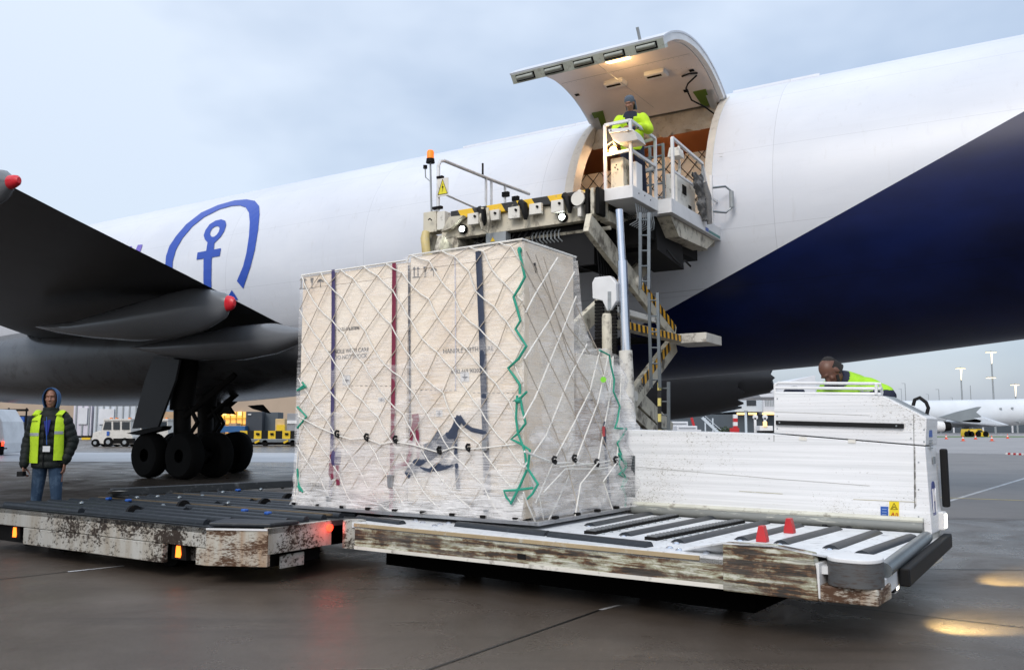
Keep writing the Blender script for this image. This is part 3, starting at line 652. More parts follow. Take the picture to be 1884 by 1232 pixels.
# --- freight inside the hold
def netted(name, label, s0, s1, n0, n1, z0, z1_, mats, strap=None, grp=None):
    o = thing(name, label, 'cargo pallet', A((s0 + s1) / 2, n0, z0), grp)
    MB().box(A, s0, s1, n0, n1, z0, z1_).build('crate', mats, o, bevel=.01)
    mb = MB(); h = z1_ - z0; p = .34
    for sgn in (1, -1):
        c = -h
        while c < (s1 - s0) + h:
            pts = []
            a0, b0 = c, (z0 if sgn == 1 else z1_)
            a1, b1 = c + h * .85, (z1_ if sgn == 1 else z0)
            lo, hi = max(0, a0), min(s1 - s0, a1)
            if hi - lo > .05:
                f = lambda a: b0 + (a - a0) / (a1 - a0) * (b1 - b0)
                mb.tube([A(s0 + lo, n0 - .02, f(lo)), A(s0 + hi, n0 - .02, f(hi))], .009, 5)
            c += p
    mb.build('net', M['dark'], o)
    if strap is not None: MB().box(A, strap, strap + .05, n0 - .03, n0 - .012, z0, z1_).build('strap', emis('glowing_strap_orange', (1, .15, .02), .25), o)  # strap colour carries a faint glow of its own
    return o
netted('hold_freight', 'netted wooden crate lit orange just inside the forward edge of the cargo door', -9.9, -8.15, 17.9, 19.6, 4.96, 7.35, M['ply2'], strap=-8.45)
netted('hold_freight', 'tall netted pallet of pale boxes filling the rear of the cargo door opening', -7.75, -5.0, 18.2, 20.2, 4.96, 7.55, M['ply'])
# --- starboard neighbour: engine of another jet seen under the hull
je = thing('parked_jet_engine', 'dark jet engine with a chevron nozzle seen under the navy belly', 'jet engine', Vector((9.5, 44, 0)))
rings = []; EC = at_y(1195, 702, 44); ax = Vector((1, -.12, .02)).normalized(); ey = Vector((.12, 1, 0)).normalized(); ez = ax.cross(ey) * -1
if ez.z < 0: ez = -ez
for x, r in ((-2.6, 1.55), (-2.3, 1.75), (-1, 1.95), (1, 1.95), (2.6, 1.8), (4.2, 1.45), (4.2, 1.35), (2.6, 1.6)):
    ring = []
    for j in range(36):
        a = 2 * math.pi * j / 36; ch = (.32 if j % 3 == 0 else 0) if r <= 1.46 and x > 4 else 0
        ring.append(EC + ax * (x + ch) + ey * r * math.cos(a) + ez * r * math.sin(a))
    rings.append(ring)
eng_m = paint('engine_cowl_dark', (.010, .011, .014), .35, sc=2)
MB().loft(rings, caps=False).build('cowling', eng_m, je, smooth=True)
rings = [[EC + ax * (x + (.2 if (j % 3 == 0 and x > 5.5) else 0)) + ey * r * math.cos(2 * math.pi * j / 24) + ez * r * math.sin(2 * math.pi * j / 24) for j in range(24)] for x, r in ((1.5, 1.25), (4.2, 1.05), (5.4, .8), (5.9, .7))]
MB().loft(rings).build('core_nozzle', eng_m, je, smooth=True)
MB().prism([EC + ax * -1.5 + ez * 1.7, EC + ax * 6.4 + ez * .9, EC + ax * 9.5 + ez * 2.9, EC + ax * 0 + ez * 3.4], ey * .5).build('pylon', eng_m, je)
MB().prism([EC + ax * -1 + ez * 2.6, EC + ax * 9.4 + ez * 2.45, EC + ax * 9.6 + ez * 2.6, EC + ax * 1 + ez * 3.5], ey * 9).build('wing_section', eng_m, je)
# ================================================================== LOADER
ld = thing('cargo_loader', 'tall scissor-lift cargo loader with grimy cream bridge raised to the open cargo door', 'cargo loader', A(-7.6, 14, 0))
LS0, LS1, LN0, LN1 = -9.45, -6.03, 12.7, 16.15
brd = MB()
brd.box(A, LS0 + .1, LS1, LN0 + .05, LN0 + .22, 4.86, 5.20)          # end beam
bridge = brd.build('end_beam', M['cream'], ld, bevel=.012)
MB().box(A, LS0 + .1, LS1, LN0 + .25, LN1, 5.02, 5.18).build('bridge_deck', M['dark'], ld)
MB().box(A, LS0 + .05, LS0 + .22, LN0 + .25, LN1, 4.84, 5.24).build('side_beam', M['cream'], ld, bevel=.01)
MB().box(A, LS1 - .17, LS1 + .0, LN0 + .25, LN1, 4.84, 5.24).build('side_beam', M['cream'], ld, bevel=.01)
MB().box(A, LS0 + .35, LS1 - .2, LN0 - .02, LN0 + .2, 5.205, 5.36).build('hazard_edge', M['hazard_s'], ld, bevel=.01)
for i in range(6):      # stop plates and rubber rollers along the end
    s = LS0 + .78 + i * .43
    if i % 1 == 0:
        st = MB().box(A, s, s + .24, LN0 - .10, LN0 - .03, 5.03 + .02 * (i % 2), 5.24).build('stop_plate', M['dirtywhite'], ld, bevel=.008)
        MB().cyl(A(s + .17, LN0 - .13, 5.17), A(s + .17, LN0 - .09, 5.17), .022, 8).build('bolt', M['dark'], st)
    if i in (0, 2, 4): 
        MB().tube([A(s + .25, LN0 - .09, 5.30), A(s + .33, LN0 - .11, 5.24), A(s + .36, LN0 - .1, 5.06), A(s + .35, LN0 - .08, 4.98)], [.06, .07, .05, .03], 8).build('rubber_buffer', M['black'], ld, smooth=True)
MB().cyl(A(LS1 - .5, LN0 - .1, 5.18), A(LS1 - .1, LN0 - .1, 5.18), .10, 14).build('rubber_roller', M['black'], ld, smooth=True)
# corner roller cluster beside the stand
for k, (s, c) in enumerate(((LS1 - .36, 'dirtywhite'), (LS1 - .22, 'dark'), (LS1 - .12, 'cream'), (LS1 - .03, 'dark'))):
    MB().box(A, s, s + .07, LN0 - .22, LN0 + .05, 4.86, 5.32).build('guide_plate', M[c], ld, bevel=.02)
MB().cyl(A(LS1 - .33, LN0 - .26, 5.16), A(LS1 - .33, LN0 - .22, 5.16), .12, 18).build('guide_wheel', M['dirtywhite'], ld, smooth=True)
MB().cyl(A(-8.72, LN0 + .3, 4.74), A(LS1, LN0 + .3, 4.74), .035, 8).build('cross_tube', M['cream'], ld)
# left corner post with bumper
MB().box(A, LS0 - .28, LS0 + .02, LN0 - .02, LN0 + .22, 5.02, 5.42).build('corner_cabinet', M['cream'], ld, bevel=.012)
MB().box(A, LS0 + .02, LS0 + .20, LN0 + .0, LN0 + .2, 5.05, 5.40).build('corner_cabinet', M['dirtywhite'], ld, bevel=.012)
MB().tube([A(LS0 - .18, LN0 - .06, 5.02), A(LS0 - .17, LN0 - .1, 4.9), A(LS0 - .13, LN0 - .1, 4.6), A(LS0 - .05, LN0 - .05, 4.52), A(LS0 + .1, LN0, 4.52)], [.075, .085, .085, .08, .07], 12).build('corner_bumper', paint('worn_yellow_bumper', (.62, .50, .22), .5, dirt=.7, dirtc=(.5, .48, .4), sc=5), ld, smooth=True)
MB().box(A, LS0 - .28, LS0 - .14, LN0 + .05, LN0 + .3, 4.55, 5.02).build('corner_cabinet', M['cream'], ld, bevel=.012)
MB().cyl(A(LS0 + .32, LN0 + .05, 4.75), A(LS0 + .32, LN0 + .35, 4.75), .16, 16).build('pulley', M['cream'], ld, smooth=True)
MB().tube([A(LS0 - .1, LN0 - .1, 5.24), A(LS0 - .06, LN0 - .1, 5.26), A(LS0 - .02, LN0 - .1, 5.22)], .012).build('smudge_clip', M['dark'], ld)
MB().prism([A(LS0 + .2, LN0 - .1, 4.98), A(LS0 + .38, LN0 - .1, 5.24), A(LS0 + .7, LN0 - .1, 5.22), A(LS0 + .4, LN0 - .1, 5.02)], AN * .12).build('guide_flap', M['cream'], ld)
# beacon, posts and rails on the forward side
bp = MB().tube([A(LS0 - .10, LN0, 5.42), A(LS0 - .14, LN0, 6.36)], .018).build('beacon_pole', M['grey'], ld)
MB().tube([A(LS0 - .11, LN0, 5.42), A(LS0 - .13, LN0 - .01, 6.0), A(LS0 - .25, LN0, 6.1), A(LS0 - .26, LN0, 6.27)], .012).build('lamp_arm', M['grey'], bp)
MB().cyl(A(LS0 - .26, LN0, 6.27), A(LS0 - .26, LN0, 6.33), .04, 10).build('side_lamp', M['dark'], bp)
MB().cyl(A(LS0 - .14, LN0, 6.36), A(LS0 - .14, LN0, 6.44), .085, 16, r2=.075).build('beacon_base', M['dark'], bp, smooth=True)
MB().tube([A(LS0 - .14, LN0, 6.44), A(LS0 - .14, LN0, 6.57), A(LS0 - .14, LN0, 6.60)], [.066, .066, .05], 16).build('beacon_lens', M['beacon'], bp, smooth=True)
railw = paint('rail_paint', (.66, .68, .70), .4, dirt=.3, sc=4)
s_ = LS0 + .05
MB().tube([A(s_, LN0, 5.42), A(s_, LN0, 6.28), A(s_, LN0 + .06, 6.38), A(s_, LN0 + .18, 6.42), A(s_, LN0 + 1.9, 6.46)] + [A(s_, LN1 - .1, 6.52)], .034, 10).build('handrail', railw, ld, smooth=True)
MB().tube([A(s_, LN0 + .1, 5.78), A(s_, LN0 + 1.8, 5.72)], .02, 8).build('handrail', railw, ld, smooth=True)
for n in (LN0 + 1.62, LN0 + 1.82, LN0 + 2.35): MB().tube([A(s_, n, 5.2), A(s_, n, 6.46)], .026, 8).build('rail_post', railw, ld)
MB().tube([A(s_, LN0 + 1.5, 6.45), A(s_, LN0 + 1.5, 6.72)], .02).build('aerial', M['dark'], ld)
for n in (LN0 + 2.3, LN0 + 2.7): MB().box(A, s_ - .05, s_ + .1, n, n + .08, 6.22, 6.32).build('latch_block', M['dark'], ld)
MB().box(A, s_ - .01, s_ + .12, LN0 - .05, LN0 + .02, 6.02, 6.06).build('clamp', M['dark'], ld); MB().box(A, s_ - .1, s_ + .1, LN0 - .05, LN0 + .02, 5.44, 5.49).build('clamp', M['dark'], ld)
sg = [A(s_ + .02, LN0 - .05, 5.66), A(s_ + .26, LN0 - .05, 5.66), A(s_ + .26, LN0 - .05, 6.0), A(s_ + .02, LN0 - .05, 6.0)]
sgn = MB().prism(sg, AN * .01).build('warning_sign', M['dirtywhite'], ld)
MB().prism([A(s_ + .035, LN0 - .055, 5.70), A(s_ + .25, LN0 - .055, 5.70), A(s_ + .14, LN0 - .055, 5.98)], AN * .004).build('warning_triangle', paint('sign_yellow', (.85, .75, .03), .4), sgn)
MB().tube([A(s_ + .035, LN0 - .058, 5.70), A(s_ + .25, LN0 - .058, 5.70), A(s_ + .14, LN0 - .058, 5.98)], .006, 5, closed=True).build('triangle_border', M['black'], sgn)
MB().prism([A(s_ + .15, LN0 - .06, 5.90), A(s_ + .12, LN0 - .06, 5.82), A(s_ + .145, LN0 - .06, 5.82), A(s_ + .13, LN0 - .06, 5.74), A(s_ + .165, LN0 - .06, 5.84), A(s_ + .14, LN0 - .06, 5.84)], AN * .003).build('bolt_symbol', M['black'], sgn)
# under-deck machinery
MB().box(A, LS0 + .4, LS1 + .4, LN0 + .9, LN1, 4.66, 4.98).build('deck_underframe', M['dark'], ld)
MB().box(A, LS0 + .9, LS1 - .3, LN0 + .28, LN0 + .38, 4.15, 4.86).build('grease_curtain', M['black'], ld)
MB().prism([A(LS0 + .55, LN0 + .5, 4.9), A(LS0 + 1.0, LN0 + .5, 4.85), A(LS1 - .5, LN0 + .5, 4.1), A(LS1 - .5, LN0 + .5, 4.9)], AN * 1.2).build('lift_cradle', M['dark'], ld)
for z in (4.55, 4.40): MB().bar(A(LS0 + .7, LN0 + .25, z + .22), A(LS1 - .6, LN0 + .25, z - .35), .03, .06).build('cable_tray', paint('tray_grey' , (.10, .10, .10), .6), ld)
cb = MB().box(A, -8.35, -7.93, LN0 + .02, LN0 + .2, 4.66, 4.86).build('junction_box', M['grey'], ld, bevel=.01)
MB().prism([A(-8.25, LN0 + .012, 4.70), A(-8.15, LN0 + .012, 4.70), A(-8.2, LN0 + .012, 4.78)], AN * .005).build('warning_triangle', M['yellow'], cb)
random.seed(3)
for i in range(9):
    s = -8.6 + i * .13; MB().tube([A(s, LN0 + .2, 4.86), A(s - .05, LN0 + .05, 4.66), A(s + .06, LN0 + .02, 4.50 - .08 * random.random()), A(s + .2, LN0 + .05, 4.58), A(s + .22, LN0 + .2, 4.86)], .012, 6).build('hose', M['black'], ld, smooth=True)
for i in range(8):
    s = -7.5 + i * .075; MB().tube([A(s, LN0 + .3, 4.84), A(s, LN0 + .22, 4.78), A(s, LN0 + .22, 4.66), A(s + .04, LN0 + .3, 4.60)], .014, 6).build('hydraulic_pipe', M['grey'], ld, smooth=True)
for px, py in ((850, 421), (1034, 399)):
    c = on_n(px, py, LN0 - .02); h = MB().cyl(c, c + AN * .10, .085, 16).build('work_light', M['dark'], ld, smooth=True)
    MB().cyl(c - AN * .006, c - AN * .001, .055, 16).build('lens', M['coolled'], h)
    lamp('work_light_beam', c - AN * .12, 9, (.95, 1, .92), 'SPOT', .06, spot_size=R_(130), spot_blend=.6).rotation_euler = (-AN * .8 + Vector((0, 0, -.8))).to_track_quat('-Z', 'Y').to_euler()
MB().tube([A(-8.32, LN0 - .13, 5.3), A(-8.36, LN0 - .15, 5.1), A(-8.30, LN0 - .15, 4.9), A(-8.22, LN0 - .13, 4.85), A(-8.18, LN0 - .13, 5.0), A(-8.22, LN0 - .13, 5.28)], .03, 8).build('chain_bracket', M['cream'], ld, smooth=True)
# scissor arms: two frames, near the aft side and the forward side
def arm(s, p, q, w=.26, t=.10, m='cream', haz=None, nm='scissor_arm'):
    a_ = A(s, p[0], p[1]); b_ = A(s, q[0], q[1]); o = MB().bar(a_, b_, t, w, up=(b_ - a_).cross(AF)).build(nm, M[m], ld, bevel=.012)
    # bar() sets height along up
    if haz:
        h0, h1 = haz; d = b_ - a_
        u = d.cross(AF).normalized()
        if u.z < 0: u = -u
        for_off = AF * (t / 2 + .006)
        MB().bar(a_ + d * h0 + for_off + u * w * .27, a_ + d * h1 + for_off + u * w * .27, .01, w * .42, up=d.cross(AF)).build('hazard_stripe', M['hazard'], o)
    return o
for s, dk in ((-6.12, 0), (-9.1, 1)):
    m_ = 'cream'
    arm(s, (12.30, 4.70), (16.05, 3.22), haz=(.5, .98) if not dk else None, m=m_, w=.34)
    arm(s - .16, (16.25, 5.1), (12.0, 2.85), m='cream' if not dk else 'dark', w=.3)
    arm(s, (16.05, 3.05), (13.6, 1.68), haz=(.12, .68) if not dk else None, m=m_, w=.36)
    arm(s - .16, (11.9, 2.95), (16.2, 1.35), m='cream', w=.3)
    arm(s, (13.5, 1.86), (15.4, 1.2), m=m_, w=.22)
    for n, z in ((16.05, 3.14), (14.2, 4.0), (13.9, 1.95)):
        MB().cyl(A(s - .1, n, z), A(s + .12, n, z), .09, 14).build('pivot_pin', M['dirtywhite'], ld, smooth=True)
MB().cyl(A(-9.1, 16.05, 3.14), A(-6.1, 16.05, 3.14), .07, 10).build('pivot_shaft', M['dark'], ld)
# level guard beam with hazard face and end shelf
MB().box(A, -5.98, -5.80, 12.9, 15.7, 3.02, 3.16).build('guard_beam', M['cream'], ld, bevel=.008)
MB().prism([A(-5.796, 12.9, 3.03), A(-5.796, 15.6, 3.03), A(-5.796, 15.6, 3.15), A(-5.796, 12.9, 3.15)], AF * .008).build('hazard_stripe', M['hazard'], ld)
MB().box(A, -6.0, -5.3, 15.6, 16.5, 3.00, 3.18).build('shelf', M['dirtywhite'], ld, bevel=.01)
MB().box(A, -6.05, -5.85, 12.6, 14.5, 3.28, 3.38).build('guard_beam', M['dirtywhite'], ld, bevel=.01)
text_mesh('100', 'arm_number', A(-6.02, 14.05, 1.98), AN * .86 + Vector((0, 0, .5)), Vector((0, 0, .86)) - AN * .5, .17, M['ink'], ld)
MB().box(A, -6.06, -6.02, 13.55, 13.85, 1.72, 2.02).build('inspection_plate', M['dirtywhite'], ld)
# telescopic cylinder
MB().tube([on_n(1139, 386, 12.5), on_n(1147, 520, 12.5)], .062, 16).build('lift_cylinder', M['chrome'], ld, smooth=True)
MB().tube([on_n(1145, 480, 12.48), on_n(1152, 655, 12.48)], .080, 16).build('lift_cylinder', M['chrome'], ld, smooth=True)
MB().tube([on_n(1151, 645, 12.46), on_n(1158, 775, 12.46)], .105, 16).build('cylinder_barrel', M['dirtywhite'], ld, smooth=True)
MB().cyl(A(LS0 - .08, LN0 + .1, 3.0), A(LS0 - .08, LN0 + .1, 4.6), .045, 12).build('lift_cylinder', M['chrome'], ld, smooth=True)
MB().cyl(A(LS0 + .04, LN0 + .1, 3.0), A(LS0 + .04, LN0 + .1, 4.6), .02, 8).build('guide_rod', M['dark'], ld, smooth=True)
# chain mast
hd = MB().prism([on_n(x, y, 12.35) for x, y in ((1094, 510), (1122, 507), (1133, 520), (1134, 553), (1124, 570), (1117, 572), (1108, 553), (1090, 549), (1089, 520))], AN * .16).build('chain_guard', M['white'], ld, bevel=.012)
MB().prism([on_n(x, y, 12.34) for x, y in ((1118, 536), (1124, 536), (1124, 566), (1118, 572))], AN * .01).build('slot', M['grey'], hd)
for x in (1103, 1129):
    p_, q_ = on_n(x, 552, 12.44), on_n(x + 1, 690, 12.44); k = 22
    ch = MB()
    for i in range(k):
        c = p_ + (q_ - p_) * (i + .5) / k; hw = .075 if x == 1103 else .05
        ch.hexa([c + AF * a + AN * b_ + Vector((0, 0, z)) for z in (-.022, .022) for a, b_ in ((-hw, -.03), (hw, -.03), (hw, .03), (-hw, .03))])
    ch.build('lift_chain', M['dark'], ld)
MB().tube([on_n(1117, 577, 12.42), on_n(1117, 583, 12.42), on_n(1118, 700, 12.42)], [.07, .085, .085], 14).build('mast_cylinder', M['cream'], ld, smooth=True)
for i in range(7):
    MB().tube([A(-6.25, 12.9 + i * .1, 4.6), A(-6.25, 13.0 + i * .1, 4.0), A(-6.2, 13.9 + i * .09, 3.0)], .012, 6).build('hose', M['black'], ld, smooth=True)
# ladders in three overlapping sections
def ladder(x0, x1, y0, y1, n, rungs, w=.025, m='galv', slant=0):
    a_, b_ = on_n(x0, y0, n), on_n(x1, y0, n); c_, d_ = on_n(x0 + slant, y1, n), on_n(x1 + slant, y1, n)
    o = MB().bar(a_, c_, .05, w, up=AN).build('ladder', M[m], ld)
    MB().bar(b_, d_, .05, w, up=AN).build('stile', M[m], o)
    for i in range(rungs):
        t = (i + .5) / rungs; MB().tube([a_ + (c_ - a_) * t, b_ + (d_ - b_) * t], .014, 6).build('rung', M[m], o)
ladder(1178, 1194, 391, 532, 12.9, 5); ladder(1194, 1210, 538, 713, 13.0, 6, slant=4); ladder(1213, 1230, 702, 800, 13.1, 4)
MB().bar(on_n(1213, 700, 13.05), on_n(1214, 800, 13.05), .05, .03, up=AN).build('hazard_stripe', hazard('hazard_stripes_upright', axis=(0, 0, 1), sc=4, yel=(.7, .6, .2)), ld)
# chassis (mostly hidden behind the transporter)
MB().box(A, -9.2, -6.0, 11.6, 16.4, .45, 1.25).build('chassis', M['dark'], ld)
for n in (12.4, 15.4):
    for s in (-9.25, -5.98):
        MB().cyl(A(s - .15, n, .45), A(s + .15, n, .45), .45, 24).build('wheel', M['tyre'], ld, smooth=True)
# operator stand
MB().box(A, LS1 + .02, -5.49, LN0, 13.8, 5.12, 5.33).build('stand_floor', M['white'], ld, bevel=.008)
for i_, n in enumerate((12.95, 13.2, 13.45)):
    MB().cyl(A(-5.49, n, 5.24 + .02 * (i_ % 2)), A(-5.482, n, 5.24 + .02 * (i_ % 2)), .012, 8).build('bolt', M['dark'], ld)
MB().box(A, -5.52, -5.25, 13.8, 13.95, 5.08, 5.33).build('stand_floor', M['white'], ld)
st2 = MB().box(A, -5.95, -5.25, 13.96, 16.5, 5.08, 5.33).build('stand_floor', M['white'], ld, bevel=.008)
text_mesh('LOADMASTER', 'side_lettering', A(-5.246, 14.15, 5.21), AN, Vector((0, 0, 1)), .07, M['grey'], ld) if False else None
MB().box(A, -5.249, -5.245, 15.55, 15.72, 5.1, 5.17).build('blue_sticker', M['blue'], st2)
MB().box(A, -5.249, -5.245, 15.74, 16.4, 5.1, 5.15).build('green_sticker', paint('teal_sticker', (.05, .22, .20), .4), st2)
MB().prism([A(-5.35, 14.0, 5.07), A(-5.35, 16.4, 5.07), A(-5.35, 15.9, 4.82), A(-5.35, 14.4, 4.78)], -AF * .5).build('underframe_skirt', M['cream'], ld)
MB().prism([A(-5.6, 13.9, 5.07), A(-5.6, 15.2, 5.07), A(-5.6, 15.3, 4.35), A(-5.6, 14.0, 4.5)], -AF * .6).build('rubber_curtain', M['black'], ld)
MB().box(A, -6.1, -5.7, 13.55, 13.9, 4.55, 4.95).build('valve_block', M['dark'], ld)
MB().box(A, -5.69, -5.685, 13.65, 13.82, 4.72, 4.78).build('orange_label', M['orange'], ld)
for i in range(9):
    n = 12.95 + i * .09; MB().tube([A(-5.55, n, 5.08), A(-5.52, n, 4.9), A(-5.55, n + .05, 4.80), A(-5.7, n + .1, 4.76)], .009, 6).build('hydraulic_pipe', M['grey'], ld, smooth=True)
MB().tube([A(-5.5, 14.2, 4.52), A(-5.4, 14.3, 4.35), A(-5.4, 14.6, 4.3), A(-5.4, 14.8, 4.42), A(-5.4, 15.1, 4.36)], .018, 6).build('hose', M['black'], ld, smooth=True)
W_ = M['white']
def rail(p, q, w=.045, nm='guard_rail'): return MB().bar(p, q, w, w).build(nm, W_, ld)
n0 = LN0 + .02; sA, sB = -5.98, -5.52
pz = lambda x, y, s=None, n=None: to_a(on_n(x, y, n) if n is not None else on_s(x, y, s)).z
for s in (sA, sB): MB().bar(A(s, n0, 5.3), A(s, n0, 6.42), .045, .045, up=AN).build('guard_post', W_, ld)
rail(A(sA, n0, 6.42), A(sB, n0, 6.42)); rail(A(sA, n0, 5.90), A(sB, n0, 5.92))
MB().bar(A(sB, 13.78, 5.3), A(sB, 13.78, 6.42), .045, .045, up=AN).build('guard_post', W_, ld)
rail(A(sB, n0, 6.42), A(sB, 13.78, 6.42)); rail(A(sB, n0, 5.92), A(sB, 13.78, 5.92)); rail(A(sB, 13.78, 6.42), A(-6.0, 13.78, 6.36)); rail(A(sB, 13.78, 5.9), A(-6.0, 13.78, 5.85))
# control desk hung on the front rail
MB().prism([on_n(x, y, n0 - .08) for x, y in ((1118, 239), (1162, 236), (1168, 243), (1174, 257), (1140, 263), (1128, 258))], AN * .34).build('control_desk', paint('desk_grey', (.55, .53, .50), .5, dirt=.3, sc=4), ld, bevel=.01)
MB().prism([on_n(x, y, n0 - .10) for x, y in ((1119, 238), (1161, 234), (1162, 240), (1121, 244))], AN * .02).build('desk_lip', W_, ld)
for x in (1124, 1156): MB().cyl(on_n(x, 240, n0 - .11), on_n(x, 240, n0 - .09), .012, 8).build('bolt', M['dark'], ld)
# stand furniture
cbx = MB().box(A, sA + .05, sA + .28, n0 + .1, n0 + .4, 5.33, 5.86).build('switch_cabinet', M['cream'], ld, bevel=.01)
for a_, z in ((0, 5.70), (.05, 5.66), (.025, 5.74)): MB().cyl(A(sA + .13 + a_, n0 + .09, z), A(sA + .13 + a_, n0 + .1, z), .012, 8).build('socket', M['dark'], cbx)
MB().box(A, sA + .32, sA + .45, n0 + .25, n0 + .5, 5.33, 5.80).build('switch_cabinet', W_, ld, bevel=.015)
c = on_n(1128, 277, n0 + .06); h = MB().cyl(c, c + AN * .10, .085, 16).build('stand_lamp', M['dark'], ld, smooth=True)
MB().cyl(c - AN * .006, c - AN * .001, .07, 16).build('lens', M['warm'], h); lamp('stand_lamp_glow', c - AN * .15, 14, (1, .6, .25), rad=.05)
MB().tube([c + AN * .05 + AF * .07, c + AF * .0 + Vector((0, 0, .16)), c + AF * -.12 + Vector((0, 0, .1)), c - AF * .16 - Vector((0, 0, .12))], .018, 8).build('lamp_bracket', M['cream'], ld, smooth=True)
# second section rails
for n in (13.98, 16.05): MB().bar(A(-5.28, n, 5.3), A(-5.28, n, 6.45 if n < 15 else 6.3), .05, .05, up=AN).build('guard_post', W_, ld)
rail(A(-5.28, 13.98, 6.45), A(-5.28, 15.55, 6.40)); rail(A(-5.28, 15.55, 6.40), A(-5.28, 16.05, 5.55), .035); rail(A(-5.28, 14.0, 5.86), A(-5.28, 16.5, 5.84), .035)
MB().bar(A(-5.28, 15.55, 5.3), A(-5.28, 15.55, 6.40), .04, .04, up=AN).build('guard_post', M['grey'], ld)
MB().bar(A(-5.28, 16.45, 5.3), A(-5.28, 16.45, 5.84), .04, .04, up=AN).build('guard_post', W_, ld)
MB().tube([A(-5.28, 16.05, 6.05), A(-5.05, 16.2, 6.08), A(-4.95, 16.25, 5.98), A(-4.95, 16.25, 5.66), A(-5.05, 16.2, 5.56), A(-5.28, 16.05, 5.58)], .022, 8).build('hoop_handle', M['galv'], ld, smooth=True)
MB().cyl(A(-4.95, 16.25, 5.66), A(-4.95, 16.25, 5.98), .045, 10).build('foam_grip', M['grey'], ld)
# ladder gate
for s in (-5.98, -5.75, -5.5): MB().bar(A(s, 14.1, 5.33), A(s, 14.1, 6.42), .04, .04, up=AN).build('gate_post', M['galv'], ld)
for z in (5.45, 5.7, 5.95, 6.2, 6.40): MB().tube([A(-5.98, 14.1, z), A(-5.5, 14.1, z)], .018, 6).build('gate_bar', M['galv'], ld)
# engine control box, lamp, stickers, hanging jacket and hoses on the second section
eb = MB().prism([A(-5.62, 14.5, 5.33), A(-5.40, 14.5, 5.33), A(-5.40, 14.5, 5.98), A(-5.62, 14.5, 5.98)], AN * .95).build('engine_cabinet', M['dirtywhite'], ld, bevel=.015)
MB().box(A, -5.398, -5.39, 14.75, 14.95, 5.65, 5.82).build('vent', M['dark'], eb)
MB().box(A, -5.398, -5.39, 15.05, 15.2, 5.35, 5.5).build('vent', M['dark'], eb)
for i in range(6): MB().cyl(A(-5.5, 14.6 + i * .12, 5.98), A(-5.5, 14.6 + i * .12, 6.05 + .02 * (i % 2)), .025, 8).build('knob', M['dark'] if i % 3 else M['orange'], eb)
MB().bar(A(-5.5, 14.9, 5.95), A(-5.5, 14.9, 6.6), .04, .04, up=AN).build('lamp_pole', M['dirtywhite'], ld)
MB().prism([A(-5.62, 14.6, 6.32), A(-5.38, 14.6, 6.32), A(-5.40, 14.6, 6.48), A(-5.58, 14.6, 6.5)], AN * .25).build('flood_lamp', M['dirtywhite'], ld, bevel=.01)
MB().box(A, -5.45, -5.42, 15.75, 15.9, 5.62, 6.0).build('blue_sticker', M['blue'], ld)
MB().tube([A(-5.35, 15.45, 5.95), A(-5.3, 15.5, 5.7), A(-5.3, 15.6, 5.5), A(-5.3, 15.7, 5.7)], .03, 8).build('yellow_strap', M['yellow'], ld, smooth=True)
jk = thing('hanging_jacket', 'crumpled grey work jacket hung over the loader stand rail', 'jacket', A(-5.22, 15.2, 5.9))
mb = MB(); random.seed(11)
rings = []
for i in range(46):
    t = i / 45; cn = 15.05 + .38 * t + .03 * math.sin(t * 17); z = 6.04 - .78 * t; w = .17 + .05 * math.sin(t * 9 + 1) + .025 * math.sin(t * 31) - .07 * t
    rings.append([A(-5.22 + .055 * math.cos(a) * (1 + .35 * math.sin(3 * a + t * 13) + .25 * math.sin(7 * a - t * 40)), cn + w * math.sin(a) * (1 + .10 * math.sin(5 * a + t * 23) + .08 * math.sin(9 * a + t * 50)), z + .012 * math.sin(6 * a + t * 9)) for a in [2 * math.pi * j / 40 for j in range(40)]])
mb.loft(rings).build('jacket_body', paint('crumpled_grey_fabric', (.16, .16, .16), .8, sc=9, bmp=.9, dirt=.6, dirtc=(.04, .04, .04)), jk, smooth=True)
MB().tube([A(-5.2, 15.3, 5.95), A(-5.14, 15.38, 5.7), A(-5.16, 15.45, 5.42), A(-5.15, 15.5, 5.2)], [.08, .075, .07, .05], 10).build('sleeve', paint('crumpled_sleeve', (.20, .20, .20), .8, sc=9, bmp=.9, dirt=.6, dirtc=(.05, .05, .05)), jk, smooth=True)
# ================================================================== TRANSPORTER (right, white)
ZD = .52
tr = thing('pallet_transporter', 'low white cargo transporter with rusty front edge, black deck rollers and tall white side wall', 'transporter', T(2.4, 1.2, 0))
deckw = paint('deck_white_paint', (.74, .76, .78), .4, dirt=.75, dirtc=(.12, .12, .12), sc=6, th=.57)
uF = (on_t(1506, 1060, 0) - TC).dot(T1); uC = (on_t(1616, 1060, .04) - TC).dot(T1); Ea, Eb = on_z(1626, 1040, ZD), on_z(1704, 981, ZD)
zF0, zF1, zB0_ = on_t(1560, 1079, .0).z, on_t(1560, 1026, .0).z, on_t(1560, 1111, .0).z
hull_pts = [T(.05, 0, 0), T(4.30, 0, 0), T(uC - .3, .03, 0), T(uC - .05, .08, 0), Ea.copy(), Eb.copy(), T(0, 2.3, 0), T(-.08, .25, 0)]
def up(p, z): return Vector((p.x, p.y, z))
MB().prism([up(p, ZD - .05) for p in hull_pts], (0, 0, .05)).build('deck', deckw, tr)
